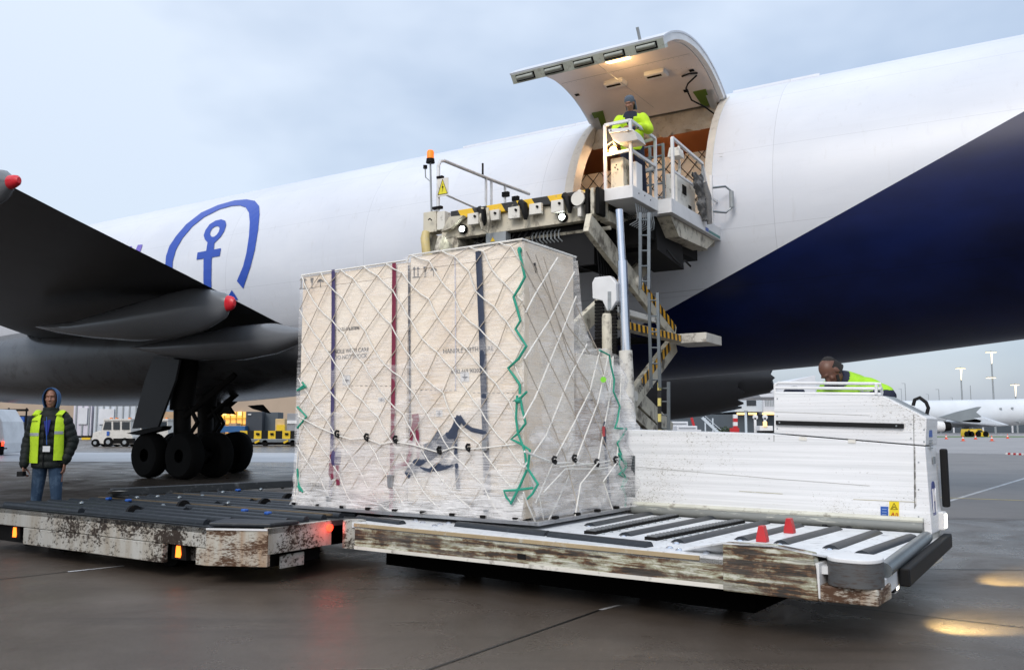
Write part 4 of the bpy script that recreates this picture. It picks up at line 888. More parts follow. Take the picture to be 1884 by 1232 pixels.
# front skirt follows the surveyed lower edge
bz = lambda x, y: on_t(x, y, 0)
sk = [T(.12, 0, ZD - .012), T(3.80, 0, ZD - .012), T(3.80, 0, on_t(1400, 1091).z), bz(1200, 1070), bz(863, 1031), T(.12, 0, on_t(640, 1008).z)]
skirt = MB().prism(sk, T2 * .05).build('front_skirt', M['rusty'], tr, bevel=.006)
MB().prism([T(.12, -.012, ZD - .035), T(3.6, -.012, ZD - .035), T(3.6, -.012, ZD - .005), T(.12, -.012, ZD - .005)], T2 * .06).build('edge_lip', paint('worn_edge_lip', (.42, .33, .2), .5, dirt=.7, sc=5, dirtc=(.5, .5, .45)), skirt)
MB().prism([T(.12, -.006, sk[5].z + .0), T(3.8, -.006, sk[2].z + .0), T(3.8, -.006, sk[2].z + .03), T(.12, -.006, sk[5].z + .03)], T2 * .03).build('lower_lip', M['dirtywhite'], skirt)
MB().box(T, 2.02, 2.10, -.006, .0, on_t(950, 1022).z - .02, on_t(950, 1022).z + .02).build('slot', M['black'], skirt)
# rounded forward corner
MB().tube([T(.02, .09, sk[5].z), T(.02, .09, ZD + .01)], .11, 20).build('corner_cap', M['rustywhite'], tr, smooth=True)
# raised guard at the driving end
gp = [on_t(x, y, -.05) for x, y in ((1329, 998), (1420, 1003), (1494, 1018), (1500, 1046), (1505, 1106), (1330, 1086))]
MB().prism(gp, T2 * .10).build('raised_guard', M['rusty'], tr, bevel=.008)
MB().prism([gp[0] + Vector((0, 0, .004)), gp[1] + Vector((0, 0, .004)), gp[2] + Vector((0, 0, .004)), T(uF + .1, .3, ZD + .01), T(uF - .15, .35, ZD + .01), T(3.4, .12, ZD + .01)], (0, 0, -.012)).build('ramp_plate', deckw, tr)
bk = [T(uF, -.02, zB0_), T(uC, .02, zB0_), T(uC + .0, .35, zB0_), T(uF, .35, zB0_)]
MB().prism(bk, (0, 0, zF0 - zB0_ - .004)).build('corner_block', M['rustyend'], tr, bevel=.012)
MB().prism([T(uF - .02, -.03, zB0_ + .02), T(uF + .015, -.03, zB0_ + .02), T(uF + .015, -.03, ZD + .02), T(uF - .02, -.03, ZD + .02)], T2 * .3).build('corner_post', M['white'], tr)
fender = paint('fender_rubber', (.085, .088, .092), .5, dirt=.7, dirtc=(.05, .03, .02), sc=5, th=.5, stretch=(1, 1, 6))
uM_ = (uF + uC) / 2 + .02; hw_ = (uC - uF) / 2 - .01
fr0 = [T(uM_ + hw_ * math.copysign(abs(math.cos(a)) ** .7, math.cos(a)), .12 + .16 * math.sin(a), 0) for a in [2 * math.pi * j / 32 for j in range(32)]]
cr_ = MB().loft([[up(p, z) for p in fr0] for z in (zF0, zF0 + .01, zF1 - .04, zF1 - .03)]).build('corner_fender', fender, tr, smooth=True)
MB().loft([[up(p, z) for p in fr0] for z in (zF1 - .028, zF1 - .002)]).build('fender_cap', M['white'], cr_, bevel=.006)
# black box that paints the shade under the deck, and wheels
MB().box(T, .2, 3.85, .34, 2.2, .10, ZD - .08).build('underside_shade', M['void'], tr)
for u in (.8, 1.5, 2.7, 3.45):
    MB().cyl(T(u, .8, .14), T(u, 1.0, .14), .14, 20).build('wheel', M['tyre'], tr, smooth=True)
# end of the deck
Ba, Bb = on_z(1664, 1062, .40), on_z(1744, 993, .40); bd_ = (Bb - Ba).normalized(); bn_ = Vector((bd_.y, -bd_.x, 0))
MB().tube([up(Ea, ZD - .03), up(Eb, ZD - .03)], .05, 14).build('end_roller', M['galv'], tr, smooth=True)
MB().bar(Ba, Bb, .07, .12).build('end_bumper', M['black'], tr, bevel=.010)
pe = [T(uC - .02, .08, 0), up(Ba, 0) - bn_ * .04, up(Bb, 0) - bn_ * .04, up(Eb, 0)]
MB().prism([up(x, zB0_ + .03) for x in (T(uC + .0, .10, 0), up(Ba, 0) - bn_ * .045, up(Bb, 0) - bn_ * .045, up(Eb, 0) - bn_ * .02, up(Ea, 0) - bn_ * .3)], (0, 0, ZD - .075 - zB0_ - .03)).build('end_plate', M['white'], tr, bevel=.008)
cM = c = on_z(1630, 1066, .36) + bn_ * .03
MB().bar(c - bd_ * .13 + bn_ * .01, c - bd_ * .05 + bn_ * .01, .07, .13).build('end_bumper', M['black'], tr, bevel=.01)
lp = MB().bar(c - bd_ * .03 + bn_ * .01, c + bd_ * .09 + bn_ * .01, .05, .17).build('marker_lamp', M['white'], tr, bevel=.008)
MB().bar(c - bd_ * .01 + bn_ * .037, c + bd_ * .07 + bn_ * .037, .006, .12).build('lens', M['whitelamp'], lp)
# deck rollers
def deck_roller(a, b_, r=.05, mat='roller', nm='deck_roller', z=ZD, sink=1.0, caps=True):
    p, q = on_z(*a, z), on_z(*b_, z); d = (q - p); L_ = d.length; d.normalize(); x = Vector((-d.y, d.x, 0))
    o = MB().tube([p - Vector((0, 0, r * sink)), q - Vector((0, 0, r * sink))], r * 1.6, 16).build(nm, M[mat], tr, smooth=True)
    if caps: MB().ell(p + Vector((0, 0, -.01)) - d * .03, .035, .035, .02, 10, 6).build('bearing_dome', M['chrome'], o, smooth=True)
    return o
for a, b_ in (((1150, 985), (1307, 953)), ((1247, 998), (1406, 962)), ((1364, 993), (1468, 967)), ((1437, 1000), (1538, 973)), ((1528, 1009), (1611, 980)), ((1586, 1020), (1676, 988))):
    deck_roller(a, b_)
deck_roller((1085, 967), (1206, 943)); 
for a, b_ in (((1085, 980), (1240, 949)), ((1197, 991), (1361, 959))):
    p, q = on_z(*a, ZD + .01), on_z(*b_, ZD + .01); d = (q - p).normalized(); x = Vector((-d.y, d.x, 0))
    o = MB().bar(p, q, .11, .03).build('chain_strip', M['dark'], tr)
    mb = MB(); k = 26
    for i in range(k):
        c = p + (q - p) * (i + .5) / k + Vector((0, 0, .018)); mb.bar(c - x * .045, c + x * .045, .03, .012)
    tag(mb.build('strip_ribs', paint('rib_grey', (.16, .17, .18), .5), o), kind='stuff')
    for i in range(12):
        c = p + (q - p) * (i + .5) / 12 - x * .09; c.z = ZD + .003; MB().ell(c, .018, .018, .008, 8, 4).build('bolt_head', M['grey'], o)
for a, b_, r in (((660, 954), (740, 964), .03), ((843, 967), (1008, 985), .034), ((1013, 986), (1195, 1006), .034)):
    deck_roller(a, b_, r, 'roller', sink=.35, caps=False)
for x, y in ((778, 961), (800, 967), (810, 964), (826, 962), (1232, 1008), (1250, 1012), (1288, 1012), (1300, 1018), (1518, 967), (1562, 971), (1400, 960), (1244, 1000), (765, 958)):
    MB().ell(on_z(x, y, ZD), .03, .03, .018, 10, 5).build('deck_stud', M['chrome'] if x < 1500 else M['black'], tr, smooth=True)
for x, y in ((1403, 990), (1453, 974)):
    c = on_z(x, y + 6, ZD)
    MB().loft([[c + T1 * a + T2 * b_ + Vector((0, 0, z)) for a, b_ in ((-.055 * k, -.035), (.055 * k, -.035), (.055 * k, .035), (-.055 * k, .035))] for z, k in ((0, .78), (.03, .74), (.125, .35))]).build('red_stop', M['red'], tr, bevel=.006)
# side wall and driver's console: profile surveyed on the wall plane
VW = 2.42
w1 = [on_t(x, y, VW) for x, y in ((1120, 789), (1424, 798), (1702, 821), (1711, 978), (1425, 955), (1120, 930))]
w1 = w1[:3] + [up(T((w1[2] - TC).dot(T1) + .02, VW, 0), ZD - .02), up(T((w1[5] - TC).dot(T1), VW, 0), ZD - .02)]
wall = MB().prism(w1, T2 * .45).build('side_wall', M['scuff'], tr, bevel=.008)
w2 = [on_t(x, y, VW - .001) for x, y in ((1424, 725), (1624, 728), (1664, 748), (1705, 769), (1703, 819), (1424, 796))]
cons = MB().prism(w2, T2 * .46).build('console', M['scuff'], tr, bevel=.006)
MB().prism([on_t(x, y, VW - .03) for x, y in ((1427, 773), (1662, 779), (1662, 788), (1427, 781))], T2 * .03).build('rubbing_strip', M['black'], cons, bevel=.004)
for x, y in ((1434, 777), (1649, 783)): MB().cyl(on_t(x, y, VW - .036), on_t(x, y, VW - .03), .008, 8).build('bolt', M['galv'], cons)
for x0, y0, x1, y1 in ((1681, 762, 1683, 935), (1424, 800, 1424, 812)):
    MB().bar(on_t(x0, y0, VW - .001), on_t(x1, y1, VW - .001), .005, .003, up=T2).build('panel_seam', paint('seam_grime', (.16, .16, .15), .7), wall)
for pts in (((1170, 858), (1425, 880), (1600, 893)), ((1425, 757), (1600, 764)), ((1570, 918), (1684, 923)), ((1360, 903), (1440, 908))):
    q = [on_t(x, y, VW - .002) for x, y in pts]
    MB().tube(q, .0022, 5).build('scrape', paint('scrape_olive', (.40, .36, .20), .7, sc=8, dirt=.8, dirtc=(.7, .7, .66)) if len(pts) == 2 and pts[0][0] != 1425 else paint('scrape_grey', (.45, .45, .43), .7), wall)
for x, y in ((1430, 733), (1430, 765), (1430, 788), (1700, 790), (1700, 812), (1690, 850), (1690, 900), (1690, 950), (1180, 800), (1300, 803), (1415, 806), (1240, 922), (1380, 936), (1500, 947), (1600, 958), (1676, 780), (1676, 806)):
    MB().cyl(on_t(x, y, VW - .007), on_t(x, y, VW), .007, 8).build('bolt', M['grey'], wall)
for x, y in ((1560, 808), (1470, 803)):
    MB().prism([on_t(x, y, VW - .008), on_t(x + 14, y + .6, VW - .008), on_t(x + 14, y + 7, VW - .008), on_t(x, y + 6.4, VW - .008)], T2 * .008).build('hinge', M['dirtywhite'], wall, bevel=.002)
gv = paint('grease_smear', (.20, .20, .19), .7, dirt=.9, dirtc=(.62, .62, .62), sc=6, th=.45)
MB().prism([on_t(1681, 822, VW - .001), on_t(1684, 822, VW - .001), on_t(1686, 930, VW - .001), on_t(1682, 935, VW - .001)], T2 * -.0015).build('grease_streak', gv, wall)
# grey kick rail along the foot of the wall
kr = [on_t(1165, 929, VW - .03), on_t(1425, 954, VW - .03), on_t(1700, 985, VW - .03)]
MB().tube([up(p, ZD + .035) for p in kr], .05, 10).build('kick_rail', paint('kick_rail_worn', (.20, .21, .20), .5, dirt=.7, dirtc=(.6, .6, .52), sc=3, stretch=(.5, .5, 3)), tr, smooth=True)
MB().tube([up(p, ZD + .095) for p in kr], .025, 8).build('kick_rail', paint('kick_rail_pale', (.62, .62, .54), .5, dirt=.6, sc=4), tr, smooth=True)
gri = MB().prism([on_t(x, y, VW - .006) for x, y in ((1150, 836), (1168, 838), (1168, 915), (1150, 912))], T2 * .01).build('grille', M['dark'], tr)
mb = MB()
for i in range(8): mb.bar(on_t(1151 + i * 2.3, 838, VW - .012), on_t(1151 + i * 2.3, 913, VW - .012), .003, .003, up=T2)
for i in range(16): mb.bar(on_t(1150, 838 + i * 5, VW - .012), on_t(1168, 838.5 + i * 5, VW - .012), .003, .003, up=T2)
mb.build('mesh_wire', M['grey'], gri)
def sticker(x0, y0, x1, y1, mat, nm):
    return MB().prism([on_t(x0, y0, VW - .004), on_t(x1, y0 + .5, VW - .004), on_t(x1, y1 + .5, VW - .004), on_t(x0, y1, VW - .004)], T2 * .003).build(nm, mat, tr)
sb = sticker(1620, 931, 1634, 953, M['blue'], 'blue_sticker'); sy = sticker(1636, 922, 1654, 954, paint('sticker_yellow', (.85, .66, .02), .4), 'yellow_sticker')
tri = [on_t(x, y, VW - .006) for x, y in ((1639, 936), (1651, 936.5), (1645, 925))]
MB().tube(tri, .0035, 5, closed=True).build('triangle_border', M['black'], sy)
MB().tube([on_t(x, y, VW - .006) for x, y in ((1642, 934), (1645, 931), (1648, 934))], .003, 5).build('hand_symbol', M['black'], sy)
MB().tube([on_t(x, y, VW - .006) for x, y in ((1639, 951), (1642, 944), (1645, 948), (1643, 942))], .004, 5).build('figure_symbol', M['red'], sy)
MB().tube([on_t(x, y, VW - .006) for x, y in ((1649, 943), (1652, 944), (1651, 950), (1648, 949))], .003, 5, closed=True).build('frame_symbol', M['red'], sy)
for y in (936, 941, 946): MB().tube([on_t(1623, y, VW - .006), on_t(1631, y + .3, VW - .006)], .003, 5).build('sticker_line', paint('sticker_pale', (.35, .45, .7), .5), sb)
# end face of the console, with emblem, plates and lamp
UE = (w1[2] - TC).dot(T1) + .012
EF = lambda v, z: T(UE, v, z)
def epx(x, y): return hit(x, y, T(UE, 0, 0), T1)
def vz(x, y): p = epx(x, y) - TC; return p.dot(T2), p.z
v0, v1 = VW + .05, VW + .40
zz = vz(1717, 920)[1]
em = MB().loft([[EF(VW + .17 + .075 * math.copysign(abs(math.cos(a)) ** .7, math.cos(a)) * k, zz + .165 * math.copysign(abs(math.sin(a)) ** .8, math.sin(a)) * k) + T1 * o for a in [2 * math.pi * j / 28 for j in range(28)]] for k, o in ((1, 0), (1, .004))]).build('oval_emblem', paint('emblem_blue', (.045, .07, .26), .4), tr)
MB().tube([EF(VW + .12, zz - .10) + T1 * .006, EF(VW + .12, zz + .10) + T1 * .006, EF(VW + .17, zz - .0) + T1 * .006, EF(VW + .22, zz + .10) + T1 * .006, EF(VW + .22, zz - .10) + T1 * .006], .008, 5).build('letter_m', M['white'], em)
ez0 = vz(1716, 795)[1]
eb_ = MB().box(lambda u, v, z: T(UE + u, v, z), 0, .004, VW + .12, VW + .24, ez0 - .04, ez0 + .04).build('blue_badge', M['blue'], tr)
for i in range(4): MB().box(lambda u, v, z: T(UE + u, v, z), 0, .004, VW + .12, VW + .24, ez0 - .075 - i * .022, ez0 - .065 - i * .022).build('badge_line', M['grey'], tr)
ez2 = vz(1724, 845)[1]; MB().box(lambda u, v, z: T(UE + u, v, z), 0, .004, VW + .22, VW + .32, ez2 - .03, ez2 + .03).build('small_plate', M['grey'], tr)
zl = vz(1733, 955)[1]
ll = MB().box(lambda u, v, z: T(UE + u, v, z), 0, .05, VW + .30, VW + .43, zl - .08, zl + .08).build('headlamp', M['white'], tr, bevel=.012)
MB().box(lambda u, v, z: T(UE + u, v, z), .051, .056, VW + .32, VW + .41, zl - .06, zl + .06).build('lens', M['whitelamp'], ll)
zb_ = vz(1735, 878)[1]
MB().box(lambda u, v, z: T(UE + u, v, z), .02, .08, VW + .40, VW + .47, epx(1735, 930).z, epx(1735, 824).z).build('corner_buffer', M['black'], tr, bevel=.015)
MB().box(T, UE - .4, UE - .015, VW - .02, VW + .5, .22, ZD + .0).build('end_plinth', M['dirtywhite'], tr, bevel=.01)
# console top: panel, handle, rail cage
MB().prism([on_t(1632, 731, VW + .1), on_t(1698, 765, VW + .1), on_t(1698, 765, VW + .1) + T2 * .28, on_t(1632, 731, VW + .1) + T2 * .28], (0, 0, .012)).build('instrument_panel', M['grey'], cons)
hv = VW + .34
MB().tube([on_t(x, y, hv) for x, y in ((1680, 746), (1683, 735), (1692, 731), (1704, 740), (1708, 750), (1705, 762))], .016, 10).build('grab_handle', M['black'], cons, smooth=True)
for i, y in enumerate((704, 713, 723)):
    a_ = on_t(1432, y, VW + .05); b2 = on_t(1606, y + 1.5, VW + .05); k = .10
    if i == 0: pts = [on_t(1426, 724, VW + .05), on_t(1426, 708, VW + .05), a_, b2, b2 + T1 * .05 + T2 * .03, b2 + T1 * .05 + T2 * k - Vector((0, 0, .08))]
    else: pts = [on_t(1426, y, VW + .05), b2, b2 + T1 * .05 + T2 * .03, b2 + T1 * .05 + T2 * k]
    MB().tube(pts, .014, 8).build('cage_rail', M['white'], tr, smooth=True)
for x in (1426, 1612): MB().cyl(on_t(x, 725, VW + .05), on_t(x, 705, VW + .05), .014, 8).build('cage_post', M['white'], tr)
MB().ell(on_t(1461, 722, VW + .25), .10, .12, .065, 18, 10).build('seat_back', M['navycloth'], tr, smooth=True)
# driver's platform behind the wall
MB().box(T, 2.4, 4.15, VW + .46, VW + 1.5, .18, .62).build('driver_platform', M['dark'], tr)
sl = lamp('headlamp_beam', T(UE + .15, VW + .36, .42), 420, (1, .76, .30), 'SPOT', .04, spot_size=R_(40), spot_blend=.8)
sl.rotation_euler = (on_z(1872, 1066) - sl.location).to_track_quat('-Z', 'Y').to_euler()
sl2 = lamp('marker_lamp_beam', cM + bn_ * .15, 330, (1, .76, .30), 'SPOT', .04, spot_size=R_(56), spot_blend=.9)
sl2.rotation_euler = (on_z(1790, 1150) - sl2.location).to_track_quat('-Z', 'Y').to_euler()

# ================================================================== LEFT TRANSPORTER (dark, worn)
dk = thing('roller_transporter', 'dark roller-deck transporter with chipped rusty white sides and orange marker lamps', 'transporter', on_z(300, 940, 0))
K0 = on_z(380, 968, ZD); K0.z = 0
E1 = -P1; 
kl = on_z(0, 932, ZD); E1 = (K0 - kl); E1.z = 0; E1.normalize(); E2 = Vector((-E1.y, E1.x, 0))
def K(u, v, z): return K0 + E1 * u + E2 * v + Vector((0, 0, z))
ukv = lambda p: ((p - K0).dot(E1), (p - K0).dot(E2))
ul, _ = ukv(on_z(3, 924, ZD)); ur, vr = ukv(on_z(608, 955, ZD)); ub, vb = ukv(on_z(500, 893, ZD))
ch = ukv(on_z(494, 970, ZD))
0 and print('KF', ul, ur, vr, ub, vb, ch)
VB = 3.1; UL = ul
outl = [K(UL, .15, 0), K(UL + .12, 0, 0), K(0, 0, 0), K(ch[0], ch[1], 0), K(ur + .02, vr, 0), K(ur + .35, VB, 0), K(UL + .9, VB, 0), K(UL, .7, 0)]
ddm = paint('greasy_deck_plate', (.045, .05, .055), .35, .3, dirt=.6, dirtc=(.20, .21, .22), sc=4, th=.55)
MB().prism([up(p, ZD - .06) for p in outl], (0, 0, .05)).build('deck_plate', ddm, dk)
# rims
def side(p, q, z0, z1_, mat, nm, th=.06, out=0.0):
    d = (q - p).normalized(); nrm = Vector((d.y, -d.x, 0))
    p = p + nrm * out; q = q + nrm * out
    return MB().prism([up(p, z0), up(q, z0), up(q, z1_), up(p, z1_)], -nrm * th).build(nm, mat, dk, bevel=.006)
zt0 = ZD + .005
side(outl[1], outl[2], .33, zt0 - .015, M['rustywhite'], 'upper_rim')
kx = lambda x, y: (hit(x, y, K0, E2) - K0).dot(E1)
for u0, u1 in ((kx(43, 985), kx(300, 1010)),):
    side(K(u0, 0, 0), K(u1, 0, 0), .15, .325, M['rustywhite'], 'lower_panel', out=.004)
    side(K(u1 + .02, 0, 0), K(-.0, 0, 0), .17, .325, M['rustywhite'], 'lower_panel', th=.02, out=-.16)
    side(K(UL + .1, 0, 0), K(u0 - .01, 0, 0), .13, .325, M['dark'], 'lower_panel', th=.02, out=-.12)
side(K(-.13, 0, 0), K(0, 0, 0), .175, .325, M['rustyend'], 'lower_panel', out=.004)
side(outl[2], outl[3], .175, zt0 - .03, M['rustyend'], 'corner_plate', out=.004)
side(outl[3], outl[4], .28, zt0 - .01, M['rustywhite'], 'upper_rim')
side(outl[3], outl[4], .14, .275, M['dark'], 'lower_panel', out=-.15)
side(outl[3] + (outl[4] - outl[3]) * .25, outl[3] + (outl[4] - outl[3]) * .62, .13, .25, M['rustywhite'], 'hanging_flap', th=.02, out=-.05)
side(outl[0], outl[1], .16, zt0 - .015, M['rustywhite'], 'upper_rim')
MB().prism([up(p, z) for p, z in ((K(.0, .02, 0), ZD + .0), (K(ch[0], ch[1] + .02, 0), ZD), (K(ch[0] + .02, ch[1] + .35, 0), ZD), (K(-.18, .35, 0), ZD))], (0, 0, .035)).build('corner_pad', M['roller'], dk, bevel=.012)
MB().bar(K(.01, -.01, ZD - .02), K(ch[0], ch[1] - .01, ZD - .02), .012, .016).build('corner_trim', M['white'], dk)
MB().box(K, UL + .3, -.3, .45, VB - .4, .13, ZD - .08).build('underside_shade', M['void'], dk)  # black fill painted as the shade beneath this deck
for u in (UL + 1, -1.2):
    for v in (.5, 2.3): MB().cyl(K(u, v, .17), K(u, v + .25, .17), .17, 18).build('wheel', M['tyre'], dk, smooth=True)
for x, y in ((325, 1015), (24, 979)):
    c = hit(x, y, K(0, .03, 0), E2)
    bx = MB().prism([c + E1 * a + Vector((0, 0, z)) + E2 * .02 for a, z in ((-.10, -.07), (.12, -.07), (.10, .07), (-.10, .07))], E2 * .05).build('lamp_housing', M['dark'], dk)
    MB().prism([c + E1 * a + Vector((0, 0, z)) + E2 * .012 for a, z in ((-.035, -.05), (.035, -.05), (.045, -.02), (.03, .055), (-.025, .055))], E2 * .006).build('amber_lens', M['amber'], bx)
c = hit(604, 970, outl[3], (outl[4] - outl[3]).normalized().cross(Vector((0, 0, 1)))) 
dd = (outl[4] - outl[3]).normalized(); nn = Vector((dd.y, -dd.x, 0))
rl = MB().cyl(c + nn * .0, c + nn * .03, .035, 14).build('red_lamp', M['redlamp'], dk)
lamp('red_lamp_glow', c + nn * .12 - dd * .05, 1.0, (1, .06, .03), rad=.04)
# rollers on the dark deck: long greasy tubes running with the deck
random.seed(5)
vs_ = np.linspace(.16, VB - .25, 13)
for i, v in enumerate(vs_):
    u0 = UL + .35 + .25 * v; u1 = ur - .15 + .05 * v
    if v < .5: u1 = min(u1, -.25 + .3 * v)
    um = (u0 + u1) / 2 + (.25 if i % 2 else -.2)
    for a_, b2 in ((u0, um - .06), (um + .06, u1)):
        o = MB().tube([K(a_, v, ZD), K(b2, v, ZD)], .042, 12).build('deck_roller', M['roller'], dk, smooth=True)
    if i % 3 == 1:
        MB().cyl(K(um - .02, v, ZD + .0), K(um + .02, v, ZD + .0), .085, 16).build('drive_wheel', M['black'], dk, smooth=True)
    if i in (4, 8):
        MB().bar(K(u0, v + .1, ZD + .03), K(u1, v + .1, ZD + .03), .03, .02).build('brass_rail', paint('worn_brass', (.20, .15, .09), .4, .4), dk)
for i, (x, y) in enumerate(((200, 919), (236, 922), (438, 903), (450, 941), (493, 946))):
    c = on_z(x, y, ZD + .03); MB().hexa([c + E1 * a + E2 * b_ + Vector((0, 0, z)) for z in (0, .03) for a, b_ in ((-.03, -.03), (.03, -.03), (.03, .03), (-.03, .03))]).build('blue_block', M['blue'], dk, bevel=.012)
for i, (x, y) in enumerate(((252, 915), (290, 913), (330, 915), (372, 912), (410, 905), (480, 900), (520, 896), (150, 925), (300, 930), (420, 925))):
    MB().ell(on_z(x, y, ZD + .03), .03, .03, .022, 12, 6).build('castor', M['galv'], dk, smooth=True)
gr = [on_z(204, 905, .6), on_z(380, 897, .6), on_z(560, 888, .6)]
MB().bar(gr[0], gr[2], .10, .10).build('guide_rail', ddm, dk, bevel=.01)
MB().prism([on_z(195, 908, .57), on_z(204, 903, .66), on_z(222, 903, .66), on_z(206, 909, .57)], E2 * .1).build('rail_toe', M['rustywhite'], dk)
# ================================================================== CARGO PALLET
ZP = .56
pal = thing('air_cargo_pallet', 'thin aluminium cargo pallet under the netted plywood crates', 'pallet', P(1.5, 1, ZP))
MB().box(P, 0, 3.06, 0, 2.06, ZP, ZP + .012).build('pallet_sheet', M['alu'], pal)
for a in ((0, 3.06, -.012, .035), (0, 3.06, 2.03, 2.07)): MB().box(P, a[0], a[1], a[2], a[3], ZP - .004, ZP + .028).build('edge_rail', M['alu'], pal, bevel=.004)
for a in ((-.012, .035), (3.03, 3.07)): MB().box(P, a[0], a[1], -.012, 2.07, ZP - .005, ZP + .027).build('edge_rail', M['alu'], pal, bevel=.004)
VF, US = .07, .17
def fu(x, y): p = on_f(x, y, VF) - PC; return p.dot(P1), p.z
def sv_(x, y): p = on_side(x, y, US) - PC; return p.dot(P2), p.z
uL = fu(547, 900)[0]; uM = fu(751, 700)[0]; zA0 = fu(547, 500)[1]; zA1 = fu(748, 482)[1]; zB0 = fu(752, 471)[1]; zB1 = fu(955, 456)[1]
vB, zS = sv_(1060, 487); zA = 3.06; zB = 3.11
0 and print('CR', uL, uM, zA0, zA1, zB0, zB1, 'side', vB, zS, [sv_(*q) for q in ((1060, 580), (1075, 605), (1100, 640), (1143, 655), (1143, 700), (1155, 770), (1175, 925))])
Z0 = ZP + .03
def crate(name, label, u0, u1, v0, v1, z1_, mat):
    o = thing(name, label, 'crate', P((u0 + u1) / 2, (v0 + v1) / 2, Z0))
    MB().box(P, u0, u1, v0 + .012, v1, Z0 + .10, z1_).build('plywood_body', mat, o, bevel=.006)
    w = u1 - u0
    for a in (u0 + .02, (u0 + u1) / 2 - .06, u1 - .14): MB().box(P, a, a + .12, v0 + .02, v1 - .01, Z0, Z0 + .098).build('skid', M['ply2'], o)
    for a, b_ in ((u0, u0 + .16), (u0 + w * .33 - .05, u0 + w * .33 + .05), (u0 + w * .66 - .05, u0 + w * .66 + .05), (u1 - .1, u1)):
        MB().box(P, a, b_, v0 - .003, v0 + .012, Z0 + .101, z1_ - .002).build('batten', mat, o, bevel=.003) if False else None
    MB().box(P, u0 + .004, u1 - .004, v0, v0 + .012, Z0 + .102, z1_ - .14).build('front_panel', mat, o, bevel=.003)
    MB().box(P, u0 + .004, u1 - .004, v0 - .002, v0 + .012, z1_ - .137, z1_ - .003).build('top_board', M['ply2'] if mat is M['ply'] else M['ply'], o, bevel=.003)
    return o
cA = crate('plywood_crate', 'left plywood crate, slightly lower than the one beside it', uM + .012, uL, VF, 2.0, zA, M['ply'])
cB = crate('plywood_crate', 'taller right plywood crate with a green rope down its corner', US + .03, uM - .012, VF, vB, zB, M['ply2'])
0 and print('zA', zA, zB)
# upper chamfer on the far corner of crate B is film over a lower box; the small wrapped load behind it
cC = thing('wrapped_boxes', 'lower stack of cartons in cloudy film behind the tall crate', 'boxes', P(.8, 1.6, Z0))
zC = sv_(1110, 645)[1]
for i, (u0, u1, v0, v1, z0, z1_) in enumerate(((US + .06, .95, vB + .04, 2.0, Z0, Z0 + .62), (US + .08, .92, vB + .06, 1.96, Z0 + .625, Z0 + 1.1), (US + .06, 1.4, vB + .10, 1.94, Z0 + 1.105, zC - .05), (.97, 1.85, vB + .04, 2.0, Z0, Z0 + 1.0))):
    MB().box(P, u0, u1, v0, v1, z0, z1_).build('carton', M['box'] if i % 2 else M['ply'], cC, bevel=.01)
# stencils on the crates
RT = -P1; UPV = Vector((0, 0, 1))
def stencil(txt, x, y, size, par, name='stencil_text', sx=1.0):
    p = on_f(x, y, VF - .004); return text_mesh(txt, name, p, RT, UPV, size, M['ink'], par, sx=sx)
stencil('HANDLE WITH CARE', 604, 651, .062, cA, sx=.98); stencil('DO NOT SHOCK', 615, 661, .062, cA, sx=.98)
stencil('6672.676.87896', 622, 609, .048, cA, sx=1.0)
stencil('MADE IN W.', 563, 894, .06, cA); stencil('WESTERNPACK', 563, 904, .055, cA) if False else stencil('WESTER...', 563, 904, .06, cA)
stencil('HANDLE WITH CARE', 815, 650, .062, cB, sx=1.0); stencil('6682.669.90202', 830, 687, .055, cB)
def symb(x, y, par):
    m_ = M['ink']
    for dx in (0, 7):
        MB().tube([on_f(x + dx, y + 9, VF - .004), on_f(x + dx, y - 6, VF - .004)], .006, 5).build('arrow_stencil', m_, par)
        MB().prism([on_f(x + dx - 3, y - 5, VF - .006), on_f(x + dx + 3, y - 5, VF - .006), on_f(x + dx, y - 10, VF - .006)], P2 * .003).build('arrow_stencil', m_, par)
    MB().tube([on_f(x - 3, y + 10, VF - .004), on_f(x + 10, y + 9.5, VF - .004)], .005, 5).build('arrow_stencil', m_, par)
    MB().prism([on_f(x + a, y + b_, VF - .006) for a, b_ in ((17, -10), (22.5, -10), (22, -3), (20.4, 0), (20.2, 8), (22, 9), (18, 9), (19.4, 8), (19.2, 0), (17.5, -3))], P2 * .003).build('glass_stencil', m_, par)
    MB().prism([on_f(x + a, y + b_, VF - .006) for a, b_ in ((29, -2), (31, -6), (35, -8), (40, -6), (42, -2), (36, -3), (35.8, 8), (35, 8), (35.2, -3))], P2 * .003).build('umbrella_stencil', m_, par)
symb(554, 521, cA); symb(762, 500, cB)
MB().tube([sv_ and on_side(980, 484, US - .0) + P1 * -.02, on_side(984, 502, US) + P1 * -.02], .012, 5).build('arrow_stencil', M['ink'], cB)
def label(x, y, w, h, par):
    o = MB().prism([on_f(x - w, y - h, VF - .005), on_f(x + w, y - h, VF - .005), on_f(x + w, y + h, VF - .005), on_f(x - w, y + h, VF - .005)], P2 * .002).build('paper_label', M['white'], par)
    MB().tube([on_f(x - w * .6, y, VF - .008), on_f(x + w * .6, y, VF - .008)], .004, 5).build('label_mark', M['slate'], o)
    MB().tube([on_f(x, y - h * .6, VF - .008), on_f(x, y + h * .7, VF - .008)], .004, 5).build('label_mark', M['slate'], o)
    MB().tube([on_f(x - w * .3, y + h * .3, VF - .008), on_f(x, y - h * .4, VF - .008), on_f(x + w * .3, y + h * .3, VF - .008)], .003, 5).build('label_mark', M['slate'], o)
label(637, 699, 7, 9, cA); label(855, 693, 8, 9, cB); label(808, 760, 6, 6, cB); label(702, 735, 6, 4, cA)
